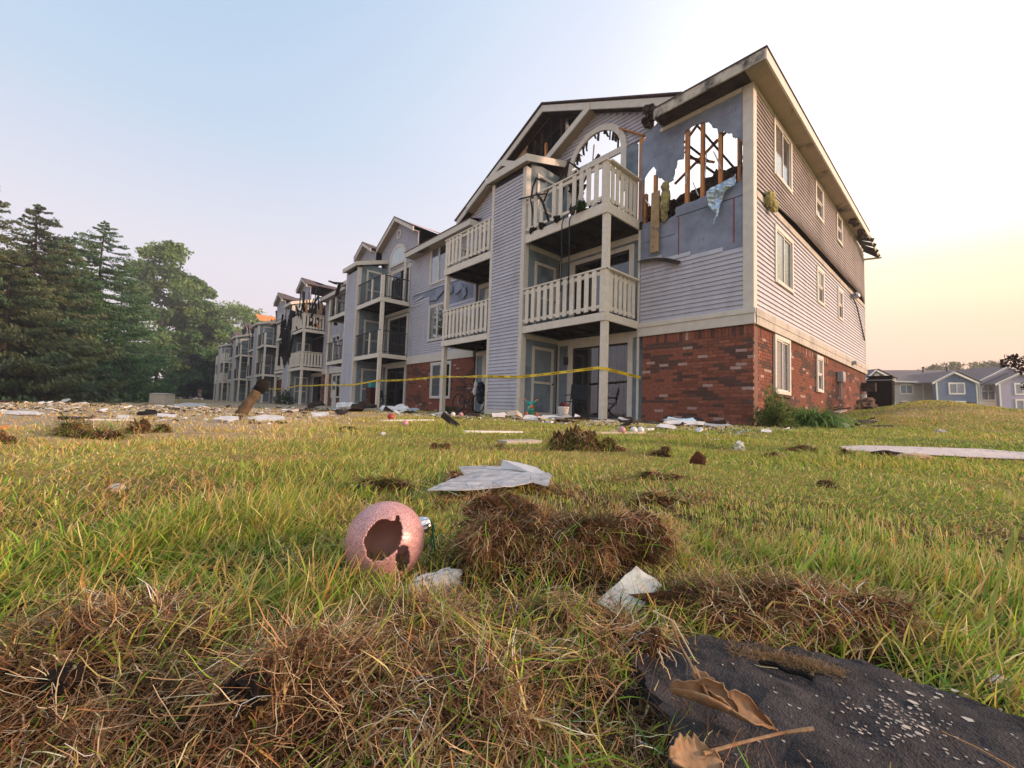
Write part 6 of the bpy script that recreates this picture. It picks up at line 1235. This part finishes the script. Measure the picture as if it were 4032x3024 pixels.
# small litter: individuals where they show, the finest as one mass
rr = random.Random(21); KS = []
for k in range(6):
    g = random.Random(k); n_ = g.randint(5,7); pts = [(math.cos(6.283*j/n_)*g.uniform(.6,1.1), math.sin(6.283*j/n_)*g.uniform(.5,1)) for j in range(n_)]
    top = [(a, b, .25+.25*g.uniform(-1,1)) for a, b in pts]; mb = MB(); mb.add([(a*1.05,b*1.05,0) for a, b in pts]+top, [tuple(range(n_-1,-1,-1)), tuple(range(n_,2*n_))]+[(j,(j+1) % n_,n_+(j+1) % n_,n_+j) for j in range(n_)]); KS.append(mb)
LK = [('pale_scrap', M_WHITE, 'small pale scrap', 'scrap', 'small pale scraps'), ('dark_scrap', M_CHAR2, 'small charred scrap', 'charred scrap', 'small charred scraps'), ('board_scrap', M_OLDW, 'small broken board piece', 'board piece', 'small board pieces')]
protos = {}
for i in range(300):
    kx = rr.choice((0,0,1,1,1,2)); nm, mt, lab, ct, grp = LK[kx]; sh_ = rr.randrange(6)
    if i < 150: x, y = rr.uniform(560, 1600), None; dep_ = np.interp(x, [560,900,1300,1600],[15,10.5,8.0,7.4])+rr.gauss(0, 1.1)
    elif i < 262: x = rr.uniform(0, 660); dep_ = rr.uniform(4.5, 13)
    else: x = rr.uniform(1640, 1900); dep_ = np.interp(x,[1640,1900],[6.8,12])+rr.uniform(-1,1)
    q = D(x, 900, dep_); p = Vector((q.x, q.y, gz(q.x, q.y)))
    if p.y > -.3 and p.x < .1: continue
    s = rr.uniform(.04, .125)*(1.25 if kx else 1)*(dep_/9)**.5*(1.9 if i < 150 and i % 4 == 0 else 1)
    if (nm, sh_) not in protos: o = KS[sh_].build(nm, mt); protos[(nm, sh_)] = o
    else: o = protos[(nm, sh_)].copy(); COL.objects.link(o)
    o.location = p-Vector((0,0,.005)); o.rotation_euler = (rr.uniform(-.4,.4), rr.uniform(-.4,.4), rr.uniform(0,6.28)); o.scale = (s*rr.uniform(.6,1.9), s*rr.uniform(.5,1), s*rr.uniform(.3,.9)); zone = (('on the bare ground before the second unit' if x < 800 else 'on the grass before the bicycle wall' if x < 1050 else 'before the near patio' if x < 1400 else 'below the near brick wall') if i < 150 else ('on the worn ground left of the tan tube' if x < 500 else 'on the worn ground around the tan tube') if i < 262 else 'beside the bushes at the brick corner'); tag(o, lab+' '+zone, ct, grp+' '+zone)
mb = MB(); g = random.Random(8); mats_ = [M_WHITE, M_CHAR2, mat('grey brown crumb', (.22,.17,.13), .9), M_FOAM]
for i in range(8200):
    if i < 4600: x = g.uniform(500, 1640); dep_ = np.interp(x, [500,900,1300,1640],[17,10.6,8.2,7.2])+g.gauss(0, 1.3)
    elif i < 7600: x = g.uniform(0, 760); dep_ = g.uniform(3.5, 22)
    else: x = g.uniform(1640, 1960); dep_ = np.interp(x,[1640,1960],[7,15])+g.uniform(-2,1.5)
    q = D(x, 900, dep_); z = gz(q.x, q.y)
    if q.y > -.15 and q.x < .1: continue
    s = g.uniform(.007, .026); a = g.uniform(0,6.28); c_, s_ = math.cos(a)*s, math.sin(a)*s; h_ = s*g.uniform(.3,1.1)
    mb.add([(q.x+c_*1.6,q.y+s_*1.6,z),(q.x-s_,q.y+c_,z),(q.x-c_*1.6,q.y-s_*1.6,z),(q.x+s_,q.y-c_,z),(q.x+c_*.3,q.y+s_*.2,z+h_)], [(0,1,4),(1,2,4),(2,3,4),(3,0,4)], g.choice((0,1,1,2,3)))
tag(mb.build('litter', mats_), 'fine crumbs of plaster, char and wood strewn before the building', kind='stuff')
# ------------------------------------------------------------------ things at the patios
M_TEAL = mat('teal toy plastic', (.02,.42,.36), .4, .5, .08, 6); M_ORANGE = mat('orange toy plastic', (.75,.16,.03), .4, .5, .06, 6); M_GREENP = mat('green toy plastic', (.03,.20,.09), .4, .5, .06, 6)
def ell(mb, c, r3, n=14, k=9, m=0):
    vs = []; fs = []
    for i in range(k+1):
        t = math.pi*i/k
        for j in range(n): a = 2*math.pi*j/n; vs.append((c[0]+r3[0]*math.sin(t)*math.cos(a), c[1]+r3[1]*math.sin(t)*math.sin(a), c[2]+r3[2]*math.cos(t)))
    for i in range(k):
        for j in range(n): fs.append((i*n+j, i*n+(j+1) % n, (i+1)*n+(j+1) % n, (i+1)*n+j))
    mb.add(vs, fs, m)
def wheel(mb, c, r_, w_, axis, n=20):
    a = Vector(axis).normalized(); e1 = a.cross(Vector((0,0,1))).normalized(); e2 = a.cross(e1); vs = []; fs = []
    for (rr2, h) in ((r_*.3,-w_/2),(r_*.92,-w_/2),(r_,-w_*.3),(r_,w_*.3),(r_*.92,w_/2),(r_*.3,w_/2)):
        vs += [tuple(Vector(c)+a*h+(e1*math.cos(2*math.pi*k/n)+e2*math.sin(2*math.pi*k/n))*rr2) for k in range(n)]
    for i in range(5):
        for k in range(n): fs.append((i*n+k, i*n+(k+1) % n, (i+1)*n+(k+1) % n, (i+1)*n+k))
    fs += [tuple(range(n)), tuple(range(6*n-1, 5*n-1, -1))]; mb.add(vs, fs)
tp = gp(1146, 905, 10.3); ty = empty('ride_on_toy', tp, R(-35), 'teal ride on toy tricycle with orange handlebars and wheels by the closet door', 'toy tricycle')
mb = MB(); ell(mb, (.0,0,.20), (.15,.085,.055)); ell(mb, (-.10,0,.24), (.07,.07,.08)); mb.tube([(-.10,0,.2),(-.12,0,.30)], .045, 12); mb.build('body', M_TEAL, ty, True)
mb = MB(); ell(mb, (-.13,0,.335), (.085,.075,.055)); ell(mb, (-.10,.05,.385), (.028,.025,.03)); ell(mb, (-.10,-.05,.385), (.028,.025,.03)); mb.build('head', M_TEAL, ty, True)
mb = MB(); mb.tube([(-.06,-.03,.33),(-.05,-.11,.40),(-.05,-.13,.44)], .016, 8); mb.tube([(-.06,.03,.33),(-.05,.11,.40),(-.05,.13,.44)], .016, 8); mb.build('handlebar', M_TEAL, ty, True)
for s in (-1,1):
    mb = MB(); mb.tube([(-.05,s*.125,.435),(-.05,s*.185,.45)], .020, 8); mb.build('grip', M_ORANGE, ty, True)
    mb = MB(); wheel(mb, (.13,s*.12,.075), .075, .05, (0,1,0)); mb.build('wheel', M_ORANGE, ty)
    mb = MB(); mb.tube([(-.12,s*.03,.2),(-.16,s*.055,.09)], .028, 8); mb.build('fork', M_TEAL, ty, True)
mb = MB(); wheel(mb, (-.17,0,.085), .085, .045, (0,1,0)); mb.build('front_wheel', M_BLACK, ty)
mb = MB(); ell(mb, (.07,0,.245), (.085,.075,.025)); mb.tube([(.12,0,.25),(.15,0,.31)], .035, 10); mb.build('seat', M_ORANGE, ty, True); mb = MB(); mb.box(.05,.20,-.07,.07,.10,.16); mb.build('rear_box', M_GREENP, ty)
bp_ = gp(1216, 914, 9.4); bk = empty('white_bucket', bp_, 0, 'white plastic bucket with a dark red cloth in it before the patio door', 'bucket')
mb = MB(); mb.lathe([(.001,0),(.105,0),(.125,.26),(.135,.27),(.132,.285),(.118,.28),(.10,.02)], 22); mb.build('pail', M_WHITE, bk, True); mb = MB(); mb.tube([(.13*math.cos(t),.13*math.sin(t)*.4-.1*math.sin(t),.27-.12*math.sin(t)) for t in [math.pi*k/10 for k in range(11)]], .004, 6); mb.build('bail_handle', M_GREY, bk)
single(lump('red_cloth', [tuple(bp_+Vector((.03,0,.29))), tuple(bp_+Vector((-.03,.02,.31)))], [.09,.08], mat('dark red cloth', (.09,.015,.02), .9), None, 4, 3), 'dark red bundled cloth stuffed in the white bucket', 'cloth')
def folding_chair(loc, rz, label, mt, group=None):
    t = empty('folding_chair', loc, rz, label, 'chair', group)
    for s in (-1,1):
        for (a, b) in (((.22,s*.22,0),(-.2,s*.22,.44)),((-.2,s*.24,0),(.2,s*.24,.44))): mb = MB(); mb.tube([a,b], .014, 6); mb.build('leg', M_METAL, t)
        mb = MB(); mb.tube([(-.2,s*.23,.42),(-.3,s*.23,.9)], .013, 6); mb.build('back_post', M_METAL, t); mb = MB(); mb.box(-.22,.22,s*.25-.025,s*.25+.025,.60,.625); mb.build('armrest', M_METAL, t)
    mb = MB(); mb.box(-.22,.24,-.22,.22,.42,.44); mb.build('seat', mt, t); mb = MB(); mb.bar((-.21,0,.5),(-.29,0,.9),.44,.015,(1,0,0)); mb.build('backrest', mt, t); return t
M_DKCL = mat('dark blue canvas', (.025,.035,.05), .9, .15, .2, 5); M_TANC = mat('tan canvas', (.42,.32,.22), .9, .15, .1, 5)
folding_chair((-4.35,-.62,.015), R(150), 'dark folding chair on the near patio before the glass door', M_DKCL)
folding_chair((-9.2,-.8,5.345), R(-60), 'tan folding chair on the upper balcony left of the lavender tower', M_TANC); folding_chair((-8.4,-.6,5.345), R(40), 'dark folding chair on the upper balcony left of the lavender tower', M_DKCL)
folding_chair((-16.6,-.6,.015), R(30), 'dark chair on the second patio beside the dresser', M_DKCL)
dr = empty('wooden_dresser', (-17.7,-.75,.012), 0, 'tall dark red brown dresser on the second patio', 'dresser'); M_DRES = mat('dark red wood', (.075,.022,.018), .5, .3, .2, 4)
mb = MB(); mb.box(-.28,.28,-.2,.2,0,1.05); mb.build('carcass', M_DRES, dr)
for k in range(4): mb = MB(); mb.box(-.25,.25,-.215,-.201,.06+.245*k,.28+.245*k); d_ = mb.build('drawer', M_DRES, dr); mb = MB(); mb.box(-.04,.04,-.235,-.216,.16+.245*k,.18+.245*k); mb.build('handle', M_GREY, d_)
mb = MB(); mb.box(-17.85,-17.5,-.9,-.6,1.066,1.26); mb.box(-17.87,-17.48,-.92,-.58,1.26,1.30); single(mb.build('teal_box', mat('teal box', (.06,.36,.40), .6)), 'teal storage box on top of the dresser', 'box')
# bicycle against the wall
bi = empty('bicycle', (-9.55,-.55,.02), R(8), 'black bicycle leaning at the wall left of the lavender tower', 'bicycle')
for x in (-.52,.52):
    mb = MB(); n = 28; mb.tube([(x+.33*math.cos(2*math.pi*k/n),0,.34+.33*math.sin(2*math.pi*k/n)) for k in range(n+1)], .022, 7, cap=False); wl = mb.build('wheel', M_BLACK, bi, True); mb = MB()
    for k in range(12): mb.tube([(x,0,.34),(x+.31*math.cos(.524*k),0,.34+.31*math.sin(.524*k))], .0025, 4)
    tag(mb.build('spokes', M_GREY, wl), kind='stuff'); mb = MB(); mb.tube([(x,-.05,.34),(x,.05,.34)], .03, 8); mb.build('hub', M_GREY, wl)
mb = MB(); A_, B_, C_, D_ = (-.52,0,.34),(-.08,0,.30),(.38,0,.82),(-.2,0,.82)
for a, b in ((A_,B_),(B_,C_),(C_,D_),(D_,B_),(A_,D_),(C_,(.52,0,.34))): mb.tube([a,b], .018, 8)
mb.build('frame', M_METAL, bi, True); mb = MB(); ell(mb, (-.24,0,.95), (.14,.06,.035)); mb.tube([(-.2,0,.82),(-.23,0,.93)], .013, 6); mb.build('saddle', M_BLACK, bi, True)
mb = MB(); mb.tube([(.38,0,.82),(.35,0,1.0),(.36,-.25,1.04),(.28,-.3,1.02)], .013, 6); mb.tube([(.35,0,1.0),(.36,.25,1.04),(.28,.3,1.02)], .013, 6); mb.build('handlebar', M_METAL, bi, True); mb = MB(); mb.tube([(-.08,-.07,.30),(-.02,-.09,.16)], .012, 6); mb.tube([(-.08,.07,.30),(-.14,.09,.44)], .012, 6); mb.build('pedal_crank', M_GREY, bi)
single(lump('draped_jacket', [(-8.75,-.6,.95),(-8.72,-.58,.75),(-8.72,-.6,.5)], [.18,.2,.17], M_DKCL, None, 6, 3, (.8,.7,1.1)), 'dark jacket draped by the bicycle', 'jacket'); single(lump('white_towel', [(-8.95,-.68,.98),(-8.98,-.7,.8)], [.12,.11], M_WHITE, None, 16, 3, (.7,.5,1.3)), 'white towel hung over the front of the bicycle', 'towel')
for i, (x, y_, lab) in enumerate(((-10.35,-.9,'low weeds at the foot of the post left of the bicycle'),(-11.2,-.5,'low weeds under the brick wall window'))): shrub('weed', (x,y_,0), .28, .28, 420, .05, ((.05,.10,.025),(.08,.13,.03)), lab, 'weed', 50+i)
shrub('hanging_plant', (-29.6,-1.9,0.0), .8, 1.5, 900, .14, ((.03,.07,.02),(.05,.09,.03)), 'green potted tree leaning at the burnt unit patio', 'plant', 61)
# wreckage on the near top balcony
zt = 5.38
mb = MB(); mb.tube([(-5.28,-1.45,zt+.0),(-5.50,-1.5,6.35),(-5.44,-1.5,6.75),(-5.30,-1.5,6.97),(-4.95,-1.5,6.72)], .028, 7); mb.tube([(-5.9,-1.62,6.5),(-5.2,-1.62,6.38),(-4.8,-1.55,6.3)], .022, 7); single(mb.build('bent_frame', M_CHAR2, None, True), 'bent burnt chair frame caught in the railing of the near top balcony', 'metal frame')
mb = MB(); mb.tube([(-4.55,-1.35,6.62),(-4.24,-1.3,7.10),(-3.85,-1.3,6.72)], .03, 7); mb.tube([(-4.24,-1.3,7.1),(-4.5,-1.25,6.1),(-4.55,-1.25,zt)], .028, 7); single(mb.build('bent_frame', M_CHAR2, None, True), 'bent burnt frame sticking up over the railing middle of the near top balcony', 'metal frame')
mb = MB(); mb.tube([(-5.2,-1.58,6.45),(-4.95,-1.56,6.1),(-4.75,-1.5,5.5)], .035, 7); mb.tube([(-4.9,-1.56,6.1),(-4.72,-1.57,6.4)], .025, 7); single(mb.build('charred_branch', M_CHAR2, None, True), 'forked charred limb lying against the balusters of the near top balcony', 'charred limb')
mb = MB(); mb.tube([(-3.28,-1.62,6.5),(-3.5,-1.66,5.9),(-3.74,-1.6,5.22)], .014, 6); single(mb.build('white_rod', M_WHITE), 'thin white rod leaning on the near top balcony railing', 'rod')
for x, z1 in ((-4.15,3.35),(-3.89,3.2)):
    mb = MB(); mb.tube([(x,-1.53,5.42),(x-.01,-1.6,5.2),(x+.01,-1.6,4.3),(x,-1.59,z1)], .016, 6); single(mb.build('hanging_cable', M_DKCL), 'dark cable hanging from the near top balcony, %s' % ('longer one' if z1 < 3.3 else 'shorter one'), 'cable')
shrub('potted_plant', (-3.55,-1.55,zt+.02), .20, .34, 700, .07, ((.02,.07,.015),(.03,.10,.02),(.02,.05,.015)), 'green artificial plant squeezed out between the balusters of the near top balcony', 'plant', 71)
chunk('burnt_box', Vector((-3.82,-1.5,zt+.12)), (1,0,0), (.16,.1,.13), M_DKBOARD, 'blackened box beside the green plant on the near top balcony', 'box', 72, 3, .25, facet=True)
for i, (x, y_, s, mt, lab) in enumerate(((-3.2,-1.42,.11,M_WHITE,'white scorched bundle at the corner of the near top balcony'),(-3.0,-1.40,.09,M_CHAR2,'brown scorched bundle by the corner post of the near top balcony'),(-2.9,-1.0,.08,M_CHAR,'black clump behind the side balusters of the near top balcony'),(-5.4,-1.5,.09,M_CHAR,'black clump at the tower end of the near top balcony'),(-5.0,-1.5,.10,M_CHAR,'black clump under the bent frame on the near top balcony'),(-4.4,-1.55,.09,M_CHAR,'black clump above the hanging cables on the near top balcony'))): chunk('burnt_clump', Vector((x,y_,zt+s*.6)), (1,.2,0), (s,s*.8,s*.9), mt, lab, 'burnt clump', 80+i, 3, .8)
# ------------------------------------------------------------------ far lawn: tube, shed, person; bank: enclosure and heap
P0 = on_ground(519, 896, 5.9); P1 = D(572, 824, 5.95); mb = MB(); d_ = P1-P0
tb = empty('tan_tube', P0, 0, 'leaning tan tube with a burnt black top stuck in the lawn', 'tube'); g = random.Random(2); jt = lambda: Vector((g.uniform(-.009,.009), g.uniform(-.009,.009), 0)); mb.tube([d_*t+jt() for t in (-.05,0,.08,.16,.25,.33,.42,.5,.58,.66,.72)], [.070*g.uniform(.9,1.12) for _ in range(11)], 18); mb.build('shaft', mat('tan fibrous tube', (.125,.09,.056), .9, .15, .35, 10, bump=.8, col2=(.07,.05,.035), scale2=6), tb, True); mb = MB(); mb.tube([d_*t+jt() for t in (.70,.76,.82,.88,.94,.99,1.03)], [.073,.082,.077,.088,.078,.07,.045], 13); mb.build('burnt_top', M_CHAR, tb, True)
p = on_ground(350, 866, 31); sd2 = empty('garden_shed', p, YAW*-1, 'pale box shaped shed under the trees', 'shed'); sd2.scale = (.46,.46,.46); mb = MB(); mb.box(-1.25,1.25,-1,1,0,1.55); mb.build('wall', mat('pale shed wall', (.55,.49,.41), .8), sd2); mb = MB(); mb.add([(-1.35,-1.1,1.56),(1.35,-1.1,1.56),(1.35,1.1,1.56),(-1.35,1.1,1.56),(-1.3,0,1.75),(1.3,0,1.75)], [(0,1,5,4),(2,3,4,5),(0,4,3),(1,2,5),(3,2,1,0)]); mb.build('roof', M_OLDW, sd2)
def person(loc, rz, label):
    t = empty('person', loc, rz, label, 'person')
    J = {'pelvis':(0,0,.93),'chest':(0,0,1.28),'neck':(0,-.01,1.46),'head':(0,-.03,1.60),'top':(0,-.03,1.70),'sl':(-.18,0,1.40),'el':(-.25,-.12,1.16),'hl':(-.10,-.33,1.30),'sr':(.18,0,1.40),'er':(.25,-.12,1.16),'hr':(.08,-.34,1.30),'kl':(-.11,-.02,.50),'fl':(-.12,0,.08),'tl':(-.13,-.16,.04),'kr':(.11,-.03,.50),'fr':(.12,0,.08),'tr':(.13,-.16,.04),'hipl':(-.10,0,.88),'hipr':(.10,0,.88)}
    E = [('pelvis','chest'),('chest','neck'),('neck','head'),('head','top'),('chest','sl'),('sl','el'),('el','hl'),('chest','sr'),('sr','er'),('er','hr'),('pelvis','hipl'),('hipl','kl'),('kl','fl'),('fl','tl'),('pelvis','hipr'),('hipr','kr'),('kr','fr'),('fr','tr')]
    RD = {'pelvis':.15,'chest':.16,'neck':.06,'head':.105,'top':.07,'sl':.07,'el':.045,'hl':.04,'sr':.07,'er':.045,'hr':.04,'kl':.065,'fl':.045,'tl':.04,'kr':.065,'fr':.045,'tr':.04,'hipl':.095,'hipr':.095}
    ks = list(J); me = bpy.data.meshes.new('body'); me.from_pydata([J[k] for k in ks], [(ks.index(a), ks.index(b)) for a, b in E], []); sk = mat('skin', (.42,.22,.15), .6); me.materials.append(sk); o = link('body', me, t); o.modifiers.new('skin', 'SKIN')
    for k, vtx in zip(ks, me.skin_vertices[0].data): vtx.radius = (RD[k], RD[k])
    me.skin_vertices[0].data[0].use_root = True; o.modifiers.new('sub', 'SUBSURF').levels = 1; o.modifiers['sub'].render_levels = 1
    mb = MB(); mb.tube([(0,0,.86),(0,0,1.1),(0,0,1.3),(0,0,1.43)], [.185,.17,.20,.12], 14); mb.tube([(-.17,0,1.40),(-.24,-.07,1.24)], [.095,.07], 10); mb.tube([(.17,0,1.40),(.24,-.07,1.24)], [.095,.07], 10); mb.build('shirt', mat('faded red shirt', (.50,.22,.19), .9), t, True)
    mb = MB(); mb.tube([(-.10,0,.93),(-.115,-.02,.52)], [.135,.10], 12); mb.tube([(.10,0,.93),(.115,-.03,.52)], [.135,.10], 12); mb.build('shorts', mat('pale shorts', (.50,.44,.38), .9), t, True)
    mb = MB(); ell(mb, (0,-.01,1.655), (.108,.118,.09)); mb.build('hair', mat('brown hair', (.05,.03,.02), .8), t, True); mb = MB(); mb.box(-.05,.06,-.41,-.39,1.27,1.35); single(mb.build('phone', M_BLACK, t), None, None)
p = on_ground(431, 862, 66); person(p, R(75), 'distant person in a faded red shirt standing by the far end of the building')
M_ENC = mat('black ribbed enclosure', (.004,.0043,.005), .8, .05, .15, 4); ep = D(1874, 866, 18.7); e2_ = min((D(1927, 866, 14+k*.02) for k in range(400)), key=lambda q: abs(q.y-ep.y)); en = empty('utility_enclosure', (0,0,0), 0, 'black ribbed utility enclosure at the far corner of the end wall', 'utility enclosure')
ew = (e2_.x-ep.x)/2; eh, ed = .98, .9; en.location = (ep.x+ew, ep.y, ep.z-.04)
mb = MB(); mb.box(-ew,ew,0,ed,-.6,eh-.04); mb.build('cabinet', M_ENC, en)
for k in range(11): mb = MB(); mb.box(-ew-.02,ew+.02,-.03,ed+.02,.05+k*.105,.10+k*.105); mb.build('slat', M_ENC, en)
mb = MB(); mb.box(-ew-.04,ew+.04,-.05,ed+.04,eh-.039,eh); mb.build('lid', M_GREY, en)
mp_ = gp(1862, 870, 17.5); mt_ = empty('burnt_meter_stack', mp_, 0, 'blackened pipes and a white canister beside the dark enclosure', 'burnt equipment'); mb = MB(); mb.tube([(-.3,0,0),(-.3,0,.6),(-.1,0,.95),(.35,0,.95)], .12, 9); mb.tube([(-.5,0,.8),(.3,0,.85)], .05, 7); mb.box(-.05,.45,-.1,.2,.75,1.1); mb.build('pipework', M_CHAR2, mt_); mb = MB(); mb.tube([(.05,-.2,0),(.05,-.2,.62)], .14, 12); mb.build('canister', M_OLDW, mt_)
hp = gp(1820, 884, 17); single(lump('debris_heap', [tuple(hp+Vector(q)) for q in ((0,0,.1),(.5,.8,.15),(-.4,-.6,.05),(.2,1.6,.25),(-.1,.4,.3))], [.6,.55,.5,.6,.4], mat('burnt tan heap', (.20,.13,.09), .95, .1, .5, 8, bump=1, dist=.05, col2=(.03,.025,.022), scale2=4), None, 9, 3, (1,1,.6), .6), 'tan and black heap of burnt debris along the brick end wall', 'debris heap')
for i, (x, y, dep, L_, a_, mt, lab) in enumerate(((1800,890,14,.9,.3,M_DKBOARD,'dark board on the near side of the burnt heap'),(1835,880,17,1.0,.9,M_DKBOARD,'dark board across the middle of the burnt heap'),(1850,876,19,.8,-.4,M_OLDW,'pale broken board on top of the burnt heap'),(1815,895,13,.6,1.4,M_OLDW,'pale broken board at the foot of the burnt heap'),(1790,886,14.5,.8,-.9,M_CHAR2,'black board wedged between heap and brick wall'))):
    p = gp(x, y, dep, .22); mb = MB(); dv_ = Vector((math.cos(a_), math.sin(a_), .15))*L_/2; mb.bar(p-dv_, p+dv_, .16, .03); single(mb.build('burnt_board', mt), lab, 'board')
mb = MB(); mb.tube([gp(1886,888,17,.03), gp(1889,880,18,.05), gp(1895,873,19.5,.06), gp(1910,870,21,.05), gp(1950,869,22,.04), gp(1985,868,23,.03)], .03, 7); single(mb.build('white_hose', M_WHITE, None, True), 'pale hose curving over the bank below the enclosure', 'hose')
for i, (x, y, dep, s, mt, lab) in enumerate(((2063,871,22,.12,M_CHAR,'black bundle on the crest of the bank before the blue gable'),(2094,884,18,.13,M_CHAR2,'dark clod on the slope of the bank'),(1953,888,17,.12,M_OLDW,'pale flat scrap on the slope of the bank'),(1995,865+2,23,.12,M_WHITE,'white scrap at the crest of the bank by the scorched shrub'),(2160,893,22,.2,M_CHAR2,'dark charred piece at the right end of the bank'),(2032,921,8,.07,M_OLDW,'pale scrap low on the bank'))):
    p = gp(x, y, dep, s*.4); chunk('bank_scrap', p, r0, (s*1.5,s,s*.7), mt, lab, 'scrap', 120+i, 3, .5)
# ------------------------------------------------------------------ smoky air
hz = MB(); hz.box(-175, 178, -180, 165, -6, 21.5); M_HAZE = bpy.data.materials.new('smoky air'); M_HAZE.use_nodes = True; n_ = M_HAZE.node_tree.nodes; n_.remove(n_['Principled BSDF'])
pv = n_.new('ShaderNodeVolumePrincipled'); pv.inputs['Density'].default_value = .0013; pv.inputs['Color'].default_value = (.93,.90,.92,1); pv.inputs['Anisotropy'].default_value = .25
M_HAZE.node_tree.links.new(pv.outputs[0], n_['Material Output'].inputs['Volume']); tag(hz.build('haze', M_HAZE), 'thin smoky air over the whole site', kind='stuff')
